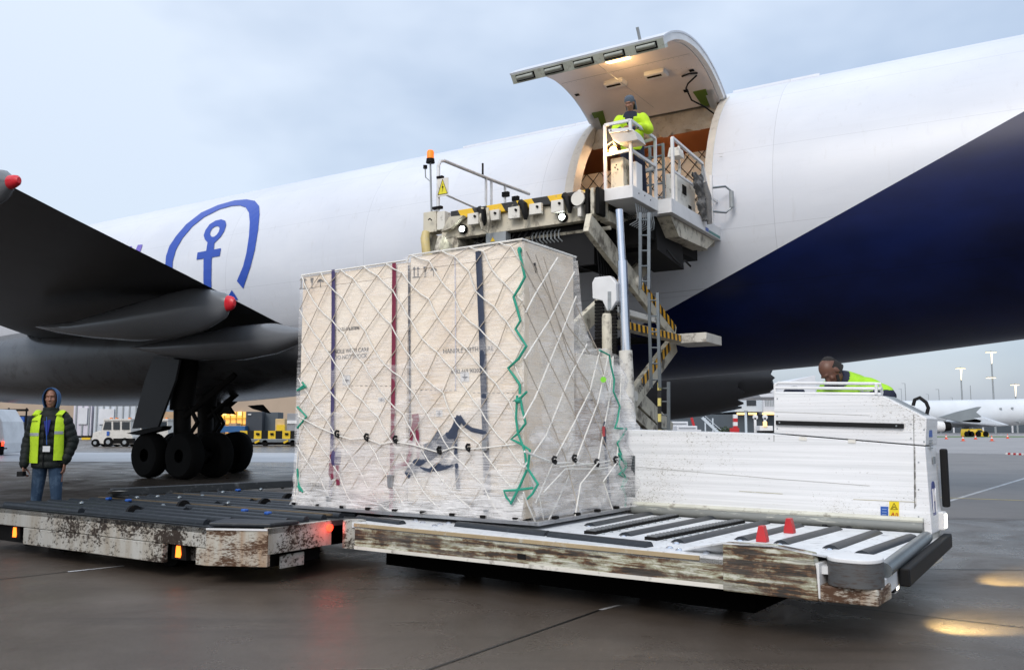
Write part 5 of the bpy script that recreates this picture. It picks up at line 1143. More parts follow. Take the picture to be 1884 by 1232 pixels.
for x0, x1, y, par in ((645, 745, 709, cA), (755, 850, 717, cB), (870, 955, 722, cB)):
    for i in range(int((x1 - x0) / 9)):
        MB().tube([on_f(x0 + i * 9, y + i * .1, VF - .003), on_f(x0 + i * 9 + 4, y + i * .1, VF - .003)], .003, 4).build('tick_mark', M['ink'], par)

# ---- stretch film
fl = thing('stretch_film', 'cloudy clear stretch film wound round the netted crates and draped over their rear end', 'film', P(1.5, .5, Z0))
def ripple(a, b_, k=1.0): return .012 * k * (math.sin(a * 7 + b_ * 3) + math.sin(b_ * 11 - a * 2.3) + .6 * math.sin(a * 17 + b_ * 9))
def sheet(f, nu, nv): 
    vs = [f(i / nu, j / nv) for i in range(nu + 1) for j in range(nv + 1)]; w = nv + 1
    return MB().add(vs, [(i * w + j, i * w + j + 1, (i + 1) * w + j + 1, (i + 1) * w + j) for i in range(nu) for j in range(nv)])
sheet(lambda a, b_: P(uL + .02 - a * (uL + .02 - US), VF - .02 + .4 * ripple(a * 3, b_ * 2), Z0 + b_ * (zA + (zB - zA) * (1 if a > .5 else 0) - Z0)), 60, 40).build('front_film', M['film'], fl, smooth=True, recalc=False)
for kk, (top, off, mt) in enumerate(((1.55, .030, 'film'), (1.05, .034, 'film'), (.62, .038, 'film2'))):
    sheet(lambda a, b_: P(uL + .02 - a * (uL + .02 - US), VF - off + .5 * ripple(a * 3 + kk, b_ * 2) - .02 * (1 - b_) ** 4, Z0 + b_ * (top + .07 * math.sin(a * 9 + kk * 2) + .05 * math.sin(a * 23 + kk))), 60, 24).build('front_film', M[mt], fl, smooth=True, recalc=False)
sheet(lambda a, b_: P(uL + .02 - a * (uL + .02 - US), VF - .04 + .5 * ripple(a * 5 + 1, b_ * 2) - .05 * (1 - b_) ** 2, Z0 + b_ * (.16 + .06 * math.sin(a * 7 + 1))), 60, 10).build('foot_film', M['film2'], fl, smooth=True, recalc=False)
# side: profile of the drape (v, top z)
prf = [(VF, zB), (vB * .5, zB + .02), (vB, zB)] 
sil = [sv_(*q) for q in ((1060, 487), (1060, 560), (1068, 592), (1085, 622), (1105, 641), (1143, 655))]
0 and print('sil', sil)
topv = [VF, vB - .03] + [vB + .0, vB + .06, vB + .16, vB + .34, vB + .58, 1.90, 2.02]
topz = [zB, zB] + [zB - .12, zB - .55, zB - .78, zB - .92, zC + .02, zC - .05, zC - .12]
def sidef(a, b_):
    v = VF + a * (2.03 - VF); zt = float(np.interp(v, topv, topz)); k = max(0, (v - vB) / (2.0 - vB))
    flare = -.16 * (1 - b_) ** 1.6 * k - .03
    return P(US + flare + .9 * ripple(v * 2.2, b_ * 3 + 1, 1 + k), v, Z0 + b_ * (zt - Z0))
sheet(sidef, 60, 44).build('side_film', M['film'], fl, smooth=True, recalc=False)
def sidef2(a, b_):
    v = vB * .25 + a * (2.045 - vB * .25); zt = min(float(np.interp(v, topv, topz)), Z0 + 1.35 + .5 * math.sin(v * 2)); k = max(0, (v - vB) / (2.0 - vB))
    flare = -.18 * (1 - b_) ** 1.5 * (k + .15) - .045
    return P(US + flare + 1.2 * ripple(v * 2.2 + 2, b_ * 3, 1 + k), v, Z0 + b_ * (zt - Z0))
sheet(sidef2, 60, 44).build('side_film', M['film'], fl, smooth=True, recalc=False)
# drape over the step and rear face
def sidef3(a, b_):
    v = VF + a * (2.05 - VF); zt = min(float(np.interp(v, topv, topz)) - .1, Z0 + .75 + 1.0 * max(0, (v - vB * .7) / 1.3) + .08 * math.sin(v * 7)); k = max(0, (v - vB) / (2.0 - vB))
    return P(US - .19 * (1 - b_) ** 1.5 * (k + .12) - .05 + 1.3 * ripple(v * 2.4 + 4, b_ * 3, 1 + k), v, Z0 + b_ * (zt - Z0))
sheet(sidef3, 60, 44).build('side_film', M['film2'], fl, smooth=True, recalc=False)
def topf(a, b_):
    v = vB - .02 + a * (2.04 - vB + .02); zt = float(np.interp(v, topv, topz)); return P(US - .03 + b_ * 1.5, v, zt + .6 * ripple(v * 4, b_ * 5))
sheet(topf, 30, 30).build('top_film', M['film2'], fl, smooth=True, recalc=False)
sheet(lambda a, b_: P(US - .03 + a * 1.5 - .14 * (1 - b_) ** 2 * (1 - a), 2.03 + .02 * (1 - b_) + ripple(a * 5, b_ * 4), Z0 + b_ * (topz[-1] - Z0)), 24, 24).build('rear_film', M['film2'], fl, smooth=True, recalc=False)
MB().loft([[P(US + .1 - .05 * k, 2.0 + a_, Z0 + z) for a_, z in ((0, .8), (.12, .82), (.13, .95), (.02, 1.02))] for k in (0, 1, 4)]).build('film_fold', M['film2'], fl, smooth=True)
MB().cyl(on_side(1110, 698, US - .10), on_side(1110, 698, US - .105), .03, 14).build('green_dot', paint('green_dot', (.25, .75, .05), .4), fl)

# ---- cargo net
nt_ = thing('cargo_net', 'white diamond-mesh cargo net stretched over both plywood crates', 'net', P(1.5, 0, Z0))
random.seed(21)
au, az = .150, .172
W0 = uL - US
cols = 20; du = W0 / (cols / 2 * 2) 
nodes = {}
def nnode(i, j):     # i across (0..n), j up
    if (i, j) in nodes: return nodes[(i, j)]
    u = uL - i * DU; ztop = zA if u > uM else zB
    z = zB - .06 - j * DZ + (i * .012) ; u += random.uniform(-.03, .03) + .03 * math.sin(j * .9 + i * .3); z += random.uniform(-.03, .03)
    z = min(z, ztop + .005)
    if z < Z0 + .005: z = Z0 - .005
    u = min(max(u, US + .01), uL)
    nodes[(i, j)] = (u, z); return nodes[(i, j)]
NI = 18; DU = W0 / NI; DZ = .182; NJ = int((zB - Z0) / DZ) + 1
front = MB(); back = MB()
for i in range(NI):
    for j in range(-1, NJ + 1):
        if (i + j) % 2 == 0:
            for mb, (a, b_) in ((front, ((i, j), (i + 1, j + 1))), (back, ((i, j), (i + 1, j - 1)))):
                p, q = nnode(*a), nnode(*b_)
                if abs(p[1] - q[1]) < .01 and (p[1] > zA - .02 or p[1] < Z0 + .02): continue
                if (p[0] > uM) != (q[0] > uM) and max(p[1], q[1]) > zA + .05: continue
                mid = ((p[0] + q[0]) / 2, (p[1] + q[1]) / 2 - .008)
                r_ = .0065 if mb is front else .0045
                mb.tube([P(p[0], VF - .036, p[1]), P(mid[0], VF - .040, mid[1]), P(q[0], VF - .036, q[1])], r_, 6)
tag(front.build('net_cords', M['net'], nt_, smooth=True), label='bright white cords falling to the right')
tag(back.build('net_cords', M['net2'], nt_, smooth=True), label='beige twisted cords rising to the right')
# top border cord, knots
MB().tube([P(uL, VF - .02, zA + .01), P(uM + .03, VF - .02, zA + .015), P(uM + .015, VF - .02, zB - .05), P(uM - .01, VF - .02, zB + .01), P(US + .02, VF - .02, zB + .012), P(US, vB, zB)], .010, 6).build('border_cord', M['net'], nt_, smooth=True)
# side panel: cords raked along the side and flared to the pallet edge
def sp(x, y): return (x, y)
side_w = [[(957, 480), (1000, 560), (1050, 690), (1100, 780), (1128, 855)], [(968, 462), (1010, 545), (1040, 625), (1090, 730), (1120, 800)], [(1000, 472), (1020, 540), (1045, 600), (1085, 650)], [(985, 468), (1012, 545), (1045, 650), (1080, 700), (1105, 760)],
          [(963, 560), (1003, 650), (1050, 745), (1090, 850)], [(963, 660), (1000, 740), (1040, 840), (1065, 940)], [(1060, 560), (1100, 645), (1125, 745)]]
side_b = [[(1026, 474), (985, 540), (967, 575)], [(1057, 500), (1010, 590), (965, 660)], [(1060, 545), (1030, 620), (985, 730), (963, 770)], [(1080, 633), (1050, 690), (1005, 800), (963, 860)], [(1104, 643), (1085, 720), (1055, 780), (1020, 845), (985, 925)],
          [(1120, 650), (1100, 740), (1060, 845), (1040, 890), (1007, 962)], [(1128, 655), (1120, 740), (1100, 850), (1068, 890), (1058, 950)], [(1143, 690), (1135, 850), (1110, 885), (1128, 940)], [(963, 850), (990, 905), (1000, 955)], [(963, 905), (970, 925), (985, 960)]]
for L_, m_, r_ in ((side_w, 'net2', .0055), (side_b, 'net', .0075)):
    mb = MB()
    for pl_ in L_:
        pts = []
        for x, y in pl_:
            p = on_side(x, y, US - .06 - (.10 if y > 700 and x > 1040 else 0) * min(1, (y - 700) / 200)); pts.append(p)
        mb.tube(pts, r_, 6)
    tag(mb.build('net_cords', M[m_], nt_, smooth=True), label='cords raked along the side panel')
# draw cord with black hooks
hooks_f = [(620, 798), (674, 804), (727, 808), (808, 828), (861, 823)]; hooks_s = [(1020, 846), (1057, 843), (1098, 851), (1133, 846)]
dc = [(548, 765), (585, 785), (620, 800), (645, 808), (674, 806), (700, 817), (727, 812), (760, 818), (808, 832), (835, 822), (861, 826), (905, 822), (960, 815)]
MB().tube([on_f(x, y, VF - .055) for x, y in dc], .007, 6).build('draw_cord', M['net'], nt_, smooth=True)
MB().tube([on_side(x, y, US - .10) for x, y in ((965, 830), (1020, 852), (1057, 850), (1098, 858), (1133, 850))], .010, 6).build('draw_cord', M['net'], nt_, smooth=True)
MB().tube([on_side(x, y, US - .12) for x, y in ((1000, 905), (1040, 862), (1098, 862), (1135, 858), (1130, 846), (1090, 852), (1030, 858))], .007, 6).build('draw_cord', M['net'], nt_, smooth=True)
for L_, on, o_ in ((hooks_f, on_f, VF - .06), (hooks_s, on_side, US - .13)):
    for x, y in L_:
        MB().tube([on(x + a, y + b_, o_) for a, b_ in ((3, -5), (-1, -6), (-3.5, -2), (-2, 3), (2, 6), (3.5, 2), (1, 0))], .0125, 7).build('hook', M['black'], nt_, smooth=True)
for k in range(9):
    u = US + .06 + k * (uL - US - .1) / 8
    MB().box(P, u - .03, u + .03, -.02, .03, ZP + .028, ZP + .055).build('net_fitting', M['dark'], nt_, bevel=.006)
for k in range(5):
    v = .3 + k * .4; MB().box(P, -.02, .03, v - .03, v + .03, ZP + .028, ZP + .055).build('net_fitting', M['dark'], nt_, bevel=.006)
for pts in (((548, 830), (543, 900), (540, 930)), ((552, 870), (548, 905), (541, 925)), ((563, 905), (552, 925), (545, 933))):
    MB().tube([on_f(x, y, VF - .05) for x, y in pts], .007, 6).build('loose_cord', M['net'], nt_, smooth=True)

# ---- green ropes
def zz4(x, y): return (860 + x / 2.24, 430 + y / 2.24)
def rope(pts, on, off, par, r=.011): return MB().tube([on(x, y, off) for x, y in pts], r, 7).build('rope', M['green'], par, smooth=True)
g1 = thing('green_rope', 'teal green rope lacing the net down the corner of the tall crate', 'rope', on_f(955, 700, VF - .05))
rope([zz4(*p) for p in ((210, 65), (222, 110), (237, 178), (215, 220), (190, 260), (205, 310), (218, 358), (198, 392), (222, 430), (243, 462), (210, 515), (168, 553), (195, 590), (216, 622), (216, 660))], on_f, VF - .06, g1, .013)
rope([zz4(*p) for p in ((245, 650), (220, 675), (190, 688), (218, 672), (225, 720), (240, 780), (205, 825), (180, 845), (215, 862), (257, 890), (250, 960), (215, 1040), (178, 1112))], on_f, VF - .07, g1, .012)
rope([zz4(*p) for p in ((205, 665), (200, 760), (208, 820), (235, 890), (245, 960), (290, 1030))], on_f, VF - .075, g1, .011)
rope([zz4(*p) for p in ((270, 1046), (200, 1055), (150, 1058), (160, 1085), (180, 1108), (210, 1050), (245, 970))], on_f, VF - .08, g1, .011)
rope([zz4(*p) for p in ((292, 1028), (268, 1070), (246, 1092))], on_f, VF - .08, g1, .011)
MB().ell(on_f(953, 737, VF - .08), .03, .03, .025, 10, 8).build('knot', M['green'], g1, smooth=True); MB().ell(on_f(956, 460, VF - .03), .022, .03, .03, 10, 8).build('knot', M['green'], g1, smooth=True)
g2 = thing('green_rope', 'thin green rope knotted down the far right edge of the wrapped load', 'rope', on_side(1135, 760, US - .12))
so = US - .13
rope([zz4(*p) for p in ((545, 480), (585, 500), (592, 545), (605, 600), (602, 650), (628, 710), (618, 770), (608, 800), (655, 803), (640, 830), (618, 862), (630, 900), (655, 945), (640, 990))], on_side, so, g2, .010)
rope([zz4(*p) for p in ((622, 905), (655, 960), (625, 990), (660, 1010), (630, 1050), (640, 1045), (652, 1085), (650, 1128))], on_side, so - .01, g2, .012)
rope([zz4(*p) for p in ((632, 900), (625, 950), (650, 1000), (635, 1040))], on_side, so - .01, g2, .010)
MB().ell(on_side(*zz4(640, 1050), so), .022, .022, .03, 10, 8).build('knot', M['green'], g2, smooth=True)
g3 = thing('green_rope', 'short green rope ends tied along the left edge of the left crate', 'rope', on_f(548, 780, VF - .05))
for pts in (((547, 718), (560, 708), (556, 703), (563, 711), (552, 716)), ((547, 748), (564, 766), (547, 787)), ((547, 862), (550, 892), (557, 905)), ((548, 893), (553, 903))): rope(pts, on_f, VF - .05, g3, .012)

# ---- straps
def strap(name, label_, pts, w, mat, off=VF - .027, buckle=None):
    o = thing(name, label_, 'strap', on_f(pts[0][0], pts[0][1], off))
    q = [on_f(x, y, off) for x, y in pts]
    MB().tube(q, w / 2, 8, flat=.12, nrm=P2).build('webbing', mat, o, smooth=True)
    if buckle:
        for x, y, h in buckle: MB().prism([on_f(x - 5, y - h, off - .012), on_f(x + 5, y - h, off - .012), on_f(x + 4, y + h, off - .012), on_f(x - 4, y + h, off - .012)], -P2 * .02).build('ratchet_buckle', M['alu'], o, bevel=.004)
    return o
strap('lashing_strap', 'violet lashing strap, leftmost on the left crate', [(613, 496), (613, 600), (611, 800), (607, 943)], .052, M['purple'], buckle=[(607, 922, 9)])
strap('lashing_strap', 'maroon lashing strap down the right part of the left crate', [(725, 484), (724, 650), (722, 800), (719, 948)], .052, M['maroon'], buckle=[(719, 885, 12)])
strap('lashing_strap', 'thin black strap in the gap between the two crates', [(752, 488), (753, 600), (754, 750), (754, 850)], .024, M['navycloth'], off=VF - .01)
strap('lashing_strap', 'wide slate blue strap on the tall crate left of the green rope', [(880, 462), (886, 600), (892, 780), (897, 955)], .07, M['slate'], buckle=[(893, 820, 9), (896, 945, 8)])
strap('lashing_strap', 'pale dotted tape line down the middle of the tall crate', [(837, 470), (838, 600), (838, 718)], .012, paint('pale_tape', (.62, .62, .72), .5), off=VF - .008)
s5 = thing('lashing_strap', 'dark strap with a red tag low on the wrapped boxes', 'strap', on_side(1115, 800, US - .12))
MB().tube([on_side(x, y, US - .10) for x, y in ((1112, 775), (1114, 830), (1120, 900), (1128, 945))], .026, 8, flat=.2, nrm=P1).build('webbing', M['slate'], s5, smooth=True)
MB().box(lambda a, b_, c: on_side(1111, 793, US - .13) + P1 * a + P2 * b_ + UPV * c, -.004, 0, -.03, .02, -.05, .05).build('red_tag', M['red'], s5)
# bundled strap ends behind the film
bd = thing('bundled_straps', 'bundle of slate grey strap ends hanging tied under the film of the tall crate', 'strap', on_f(800, 820, VF - .03))
for pts, w in ((((846, 766), (836, 790), (815, 820), (790, 840), (765, 852), (748, 874)), .10), (((838, 768), (838, 830), (843, 900)), .055), (((845, 765), (856, 782), (868, 790), (895, 796)), .05), (((826, 800), (800, 822), (775, 838)), .09), (((842, 775), (828, 815), (812, 850), (800, 862), (830, 856), (842, 840)), .07), (((750, 870), (770, 862), (790, 866), (820, 845)), .06), (((808, 795), (795, 815), (780, 822)), .06)):
    MB().tube([on_f(x, y, VF - .0345 - .002 * random.random()) for x, y in pts], w / 2.4, 8, flat=.12, nrm=P2).build('webbing', M['slate'], bd, smooth=True)
b2 = thing('bundled_straps', 'maroon strap loop hanging between the two crates', 'strap', on_f(760, 820, VF - .03))
for pts in (((764, 765), (757, 800), (754, 835), (748, 852), (722, 860)), ((764, 768), (768, 800), (771, 862)), ((758, 766), (768, 764), (768, 775))):
    MB().tube([on_f(x, y, VF - .031) for x, y in pts], .022, 8, flat=.15, nrm=P2).build('webbing', M['maroon'], b2, smooth=True)
b3 = thing('bundled_straps', 'purple strap bundle bulging low on the left crate', 'strap', on_f(618, 850, VF - .03))
MB().ell(on_f(619, 842, VF - .02), .06, .02, .11, 14, 10).build('webbing', M['purple'], b3, smooth=True)
MB().tube([on_f(x, y, VF - .034) for x, y in ((621, 855), (621, 875), (622, 892))], .028, 8, flat=.2, nrm=P2).build('webbing', M['maroon'], b3, smooth=True)
MB().tube([on_f(x, y, VF - .034) for x, y in ((612, 830), (609, 870), (613, 880))], .04, 8, flat=.2, nrm=P2).build('webbing', M['maroon'], b3, smooth=True)
# ================================================================== BACKGROUND
def Bx(x0, y0, x1, y1, Y, dep, mb=None, m=0):
    """box whose front face spans these survey marks at distance Y"""
    a = at_y(x0, y1, Y); b_ = at_y(x1, y0, Y); mb = mb or MB()
    return mb.hexa([Vector((x, y, z)) for z in (max(a.z, 0), b_.z) for x, y in ((a.x, Y), (b_.x, Y), (b_.x, Y + dep), (a.x, Y + dep))], m)
def bthing(name, label, cat, px, Y, group=None): p = at_y(px, 790, Y); return thing(name, label, cat, (p.x, Y, 0), group)
# --- left: warehouse front and cabins
wh = bthing('warehouse', 'long tan warehouse with a warmly lit open bay behind the landing gear', 'building', 300, 150)
Bx(-400, 690, 700, 804, 150, 60).build('wall', M['tan'], wh)
by = Bx(372, 757, 452, 796, 149.9, .2).build('lit_bay', emis('bay_glow', (1, .50, .10), .55), wh)
for i in range(7): Bx(378 + i * 11, 757, 379.5 + i * 11, 797, 149.6, .3).build('rack_post', M['dark'], by)
for y in (768, 780): Bx(374, y, 452, y + 1.5, 149.5, .3).build('rack_beam', M['yellow'] if y == 768 else M['dark'], by)
for i in range(4): Bx(396 + i * 14, 757, 402 + i * 14, 764, 149.7, .2).build('lit_window', M['halllight'], by)
for x0, x1, lab, dk_ in ((133, 170, 'white site cabin with a framed panel, between the man in the hood and the tug', 0), (171, 256, 'pale grey wide site cabin directly behind the white tug', 1), (256, 300, 'pale grey site cabin with a yellow notice beside the gear door', 2)):
    c = bthing('site_cabin', lab, 'cabin', (x0 + x1) / 2, 108, 'site cabins')
    Bx(x0, 742, x1 - .5, 803 if dk_ == 0 else 800, 108, 6).build('wall', paint('cabin_wall_%d' % dk_, [(.62, .60, .68), (.55, .60, .66), (.52, .58, .64)][dk_], .5, sc=.5), c)
    if dk_ == 0: Bx(143, 750, 161, 780, 107.8, .2).build('panel', M['cabin'], c)
    if dk_ == 1: Bx(181, 752, 210, 780, 107.8, .2).build('panel', M['cabin'], c)
    if dk_ == 2: Bx(262, 752, 272, 772, 107.8, .2).build('notice', paint('notice_yellow', (.8, .62, .25), .5), c)
    for k in range(int((x1 - x0) / 12)): Bx(x0 + 6 + k * 12, 743, x0 + 6.4 + k * 12, 800, 107.9, .1).build('panel_seam', M['grey'], c)
    Bx(x0, 801, x1, 806, 107.9, 5).build('plinth', M['dark'], c)
kb = bthing('kerb', 'low kerb with worn yellow paint along the cabins', 'kerb', 100, 100)
Bx(-60, 805, 560, 808.5, 100, .5).build('kerb_stone', M['grey'], kb)
for x in (34, 150, 215): Bx(x, 804.6, x + 16, 808.4, 99.9, .1).build('yellow_patch', M['yellow'], kb)
fc = bthing('storage_cage', 'dark storage cage at the left edge behind the hooded man', 'cage', 20, 95)
Bx(-60, 752, 50, 756, 95, .3).build('top_rail', M['dark'], fc)
for x in (-20, 12, 45): Bx(x, 750, x + 2.5, 803, 95, .3).build('post', M['dark'], fc)
Bx(-60, 764, 46, 802, 96, 3).build('dark_bins', M['darkcont'], fc); Bx(30, 766, 44, 776, 94.8, .2).build('blue_sign', M['blue'], fc)
# --- tugs
def tug(x0, Y, label, k=1.0):
    t = bthing('baggage_tug', label, 'tug', x0 + 38, Y, 'white baggage tugs')
    q = lambda x, y: (x0 + x * k, 770 + y * k)
    def pr(pts, d, w, m, nm, par, out=0): 
        P_ = [at_y(*q(x, y), Y - out) for x, y in pts]; return MB().prism(P_, Vector((0, w, 0))).build(nm, m, par, bevel=.02)
    tw = paint('tug_white', (.68, .66, .62), .5, dirt=.3, sc=2)
    b_ = pr([(1, 38), (3, 26), (14, 22), (18, 22), (19, 30), (74, 30), (76, 33), (76, 46), (60, 48), (20, 46), (2, 44)], 0, 1.6, tw, 'body', t)
    cabn = pr([(18, 24), (23, 3), (72, 3), (73, 30), (18, 30)], 0, 1.5, tw, 'cab', t, -.02)
    for w_ in ([(21, 20), (25, 5), (36, 5), (36, 20)], [(40, 20), (40, 5), (52, 5), (52, 20)], [(56, 20), (56, 5), (70, 5), (70, 20)]): pr(w_, 0, .05, M['glass'], 'window', cabn, .04)
    Bx(x0 + 22 * k, 770, x0 + 73 * k, 773, Y - .05, 1.6).build('roof', tw, cabn)
    for x in (34, 44, 68): Bx(x0 + x * k, 768, x0 + (x + 3) * k, 770, Y + .3, .3).build('beacon', M['orange'], cabn)
    Bx(x0 + 28 * k, 793, x0 + 33 * k, 801, Y - .05, .03).build('door_badge', M['blue'], b_)
    for x, r in ((8, 7), (32, 8.5), (62, 8)):
        for d in (-.05, 1.3):
            c = at_y(x0 + x * k, 813, Y); c.z = r * k * Y / FPX
            w_ = MB().cyl(Vector((c.x, Y + d - .05, c.z)), Vector((c.x, Y + d + .3, c.z)), c.z, 18).build('wheel', M['tyre'], t, smooth=True)
            MB().cyl(Vector((c.x, Y + d - .07, c.z)), Vector((c.x, Y + d - .05, c.z)), c.z * .45, 12).build('rim', M['grey'], w_)
    Bx(x0 + 40 * k, 806, x0 + 78 * k, 815, Y - .08, .3).build('bumper', M['dark'], t)
    return t
tug(168, 66, 'white baggage tug with a blue door badge, left of the gear door')
tug(240, 70, 'second white baggage tug half hidden behind the wheels', .95)
# van at the very left edge
vn = bthing('white_van', 'rear end of a white van cut off by the left edge', 'van', -30, 45)
MB().prism([at_y(x, y, 45) for x, y in ((-130, 834), (-130, 752), (-10, 752), (4, 775), (8, 815), (6, 834))], Vector((0, 2, 0))).build('body', M['white'], vn, bevel=.06)
Bx(-120, 815, 7, 834, 44.95, .04).build('lower_panel', M['dark'], vn); Bx(2, 812, 6, 820, 44.9, .1).build('tail_light', M['redlamp'], vn)
MB().cyl(Vector((at_y(-6, 830, 45).x, 44.9, .36)), Vector((at_y(-6, 830, 45).x, 45.3, .36)), .36, 20).build('wheel', M['tyre'], vn, smooth=True)
# --- cargo yard right of the gear
def yard(name, label, cat, x0, y0, x1, y1, Y, mat, dep=2, grp=None):
    t = bthing(name, label, cat, (x0 + x1) / 2, Y, grp); Bx(x0, y0, x1, y1, Y, dep).build('body', mat, t, bevel=.03); return t
t = yard('blue_container', 'blue cargo bin with brown boxes on top behind the gear strut', 'container', 293, 771, 330, 793, 88, M['bluecont'])
Bx(298, 757, 328, 771, 88.2, 1.5).build('load', M['box'], t); Bx(300, 793, 326, 806, 87.9, 2).build('hazard_base', M['hazardbg'], t)
t = yard('freight_container', 'dark blue freight container with a small white label under the belly', 'container', 452, 757, 483, 793, 86, M['darkcont'], grp='dark freight containers'); Bx(456, 761, 462, 763, 85.9, .1).build('paper_label', M['white'], t)
t = yard('freight_container', 'dark freight container with a pale door edge next to the labelled one', 'container', 484, 758, 512, 793, 87, M['slatebld'], grp='dark freight containers'); Bx(483, 760, 487, 790, 86.9, .1).build('door_edge', M['cabin'], t)
t = yard('blue_container', 'low dark blue bin row left of the dark freight containers', 'container', 395, 783, 451, 795, 85, M['bluecont'])
t = yard('covered_pallet', 'grey sheeted pallet load at the edge of the left crate', 'pallet load', 527, 760, 560, 810, 74, M['greycover'], 2); Bx(528, 773, 546, 779, 73.9, .1).build('white_label', M['white'], t)
t = yard('wrapped_load', 'yellow and tan wrapped load behind the striped dolly panels', 'pallet load', 506, 770, 524, 796, 84, paint('tan_wrap', (.62, .45, .22), .7, sc=2)); Bx(508, 781, 524, 806, 83.8, .3).build('yellow_frame', M['yellow'], t)
for i, x in enumerate((376, 386, 398, 420)):
    t = bthing('freight_pallet', ['netted brown freight pallet nearest the wheels under the belly', 'second netted freight pallet from the wheels in the lit bay', 'low freight pallet of tan boxes in front of the lit bay', 'wide freight pallet of tan boxes right of the lit bay posts'][i], 'pallet load', x, 92 + i, 'freight pallets by the lit bay')
    Bx(x, 772 + (i % 2) * 6, x + 9 + 6 * (i == 3), 800, 92 + i, 1.5).build('boxes', M['box'], t); Bx(x, 800, x + 9 + 6 * (i == 3), 802, 92 + i, 1.5).build('base', M['alu'], t)
dl_ = bthing('cargo_dolly', 'long flat cargo dolly with black and yellow end panels behind the wheels', 'dolly', 490, 68)
Bx(430, 808, 560, 813, 68, 2).build('bed', M['galv'], dl_); Bx(430, 813, 560, 818, 68.1, 1.8).build('frame', M['dark'], dl_)
for i, x in enumerate((441, 467, 493, 520)):
    pn = Bx(x, 792, x + 14, 807, 68.3, .1).build('end_panel', M['yellow'], dl_); Bx(x + 14, 792, x + 26, 807, 68.35, .1).build('end_panel', M['black'], dl_)
    Bx(x + 4, 796, x + 10, 800, 68.2, .05).build('panel_hole', M['dark'], pn)
for x in (472, 525): MB().bar(at_y(x - 3, 814, 67.9), at_y(x + 5, 810, 67.9), .15, .15).build('tow_hook', M['yellow'], dl_)
for x in (487, 538): MB().cyl(Vector((at_y(x, 820, 68).x, 68, .24)), Vector((at_y(x, 820, 68).x, 68.4, .24)), .24, 14).build('wheel', M['tyre'], dl_, smooth=True)
# --- right: terminal
tm = bthing('terminal_building', 'pale blue terminal building with a lit ground floor beyond the side wall', 'building', 1340, 160)
Bx(1000, 762, 1500, 799, 160, 40).build('lower_wall', M['slatebld'], tm)
Bx(1352, 730, 1420, 757, 158, 40).build('upper_wall', M['ltbld'], tm); Bx(1405, 722, 1500, 762, 157, 40).build('upper_wall', M['cabin'], tm)
Bx(1374, 736, 1391, 746, 157.9, .1).build('window', M['glass'], tm)
for i in range(6): Bx(1408 + i * 3, 735, 1409 + i * 3, 747, 156.9, .1).build('louvre', M['grey'], tm)
for x0, x1 in ((1356, 1371), (1377, 1392), (1403, 1424)): Bx(x0, 759, x1, 762.5, 156.8, .1).build('lit_window', M['halllight'], tm)
MB().prism([at_y(x, y, 130) for x, y in ((1392, 722), (1424, 708), (1500, 690), (1500, 730), (1400, 730))], Vector((0, 15, 0))).build('canopy_roof', M['cabin'], tm)
for i, (x0, y0, x1, y1, lab) in enumerate(((1202, 775, 1230, 791, 'white container beside the ladder foot'), (1234, 775, 1266, 792, 'larger white container on the apron below the belly'), (1246, 783, 1283, 793, 'low white crate in front of the larger white container'))):
    t = bthing('white_container', lab, 'container', (x0 + x1) / 2, 80 - i * 4, 'white containers'); Bx(x0, y0, x1, y1 + 6, 80 - i * 4, 2).build('body', M['cabin'], t, bevel=.05); Bx(x0 + 3, y0 + 3, x1 - 3, y0 + 4, 79.9 - i * 4, .05).build('seam', M['grey'], t)
sa = bthing('boarding_stairs', 'pale blue mobile boarding stairs behind the side wall', 'stairs', 1300, 100)
for dy in (0, 1.4):
    MB().bar(at_y(1292, 768, 100 + dy), at_y(1322, 796, 100 + dy), .15, .3).build('stringer', M['ltbld'], sa)
    MB().bar(at_y(1294, 762, 100 + dy), at_y(1326, 790, 100 + dy), .06, .06).build('handrail', M['ltbld'], sa)
for i in range(9):
    a_ = at_y(1294 + i * 3.4, 769 + i * 3.1, 100); MB().hexa([a_ + Vector((x, y, z)) for z in (0, .05) for x, y in ((0, 0), (.25, 0), (.25, 1.4), (0, 1.4))]).build('step', M['ltbld'], sa)
for x in (1297, 1311): Bx(x, 769, x + 1.5, 800, 100, .1).build('support', M['ltbld'], sa)
rp = bthing('striped_post', 'red and white striped marker post in front of the terminal', 'post', 1353, 95)
for i in range(6): Bx(1350, 762 + i * 7, 1357, 769 + i * 7, 95, .4).build('band', M['white'] if i % 2 == 0 else M['red'], rp)
Bx(1344, 787, 1360, 800, 94.8, .3).build('barrier_foot', M['red'], rp)
for x, lab in ((1390, 'round white lamp on a short post left of the console'), (1408, 'round white lamp nearest the console')):
    t = bthing('globe_lamp', lab, 'lamp', x, 90, 'round white lamps'); Bx(x - 1.5, 768, x + 1.5, 806, 90, .15).build('post', M['white'], t); c = at_y(x, 767, 90); MB().cyl(c, c + Vector((0, .2, 0)), .26, 16).build('lamp_disc', M['white'], t, smooth=True)
t = bthing('ground_power_unit', 'white equipment cart with a warm lamp beside the console', 'cart', 1408, 88)
Bx(1398, 783, 1422, 792, 88, 1.5).build('body', M['white'], t, bevel=.04); Bx(1401, 792, 1424, 803, 88.1, 1.4).build('lower_body', M['dark'], t); Bx(1405, 775, 1411, 784, 87.8, .2).build('warm_lamp', M['halllight'], t)
t = bthing('tow_vehicle', 'red and white tow bar vehicle under the belly by the ladder', 'vehicle', 1278, 82); MB().bar(at_y(1272, 768, 82), at_y(1280, 795, 82), .3, .2).build('red_boom', M['red'], t); Bx(1268, 790, 1290, 800, 82, 1.5).build('body', M['cabin'], t)
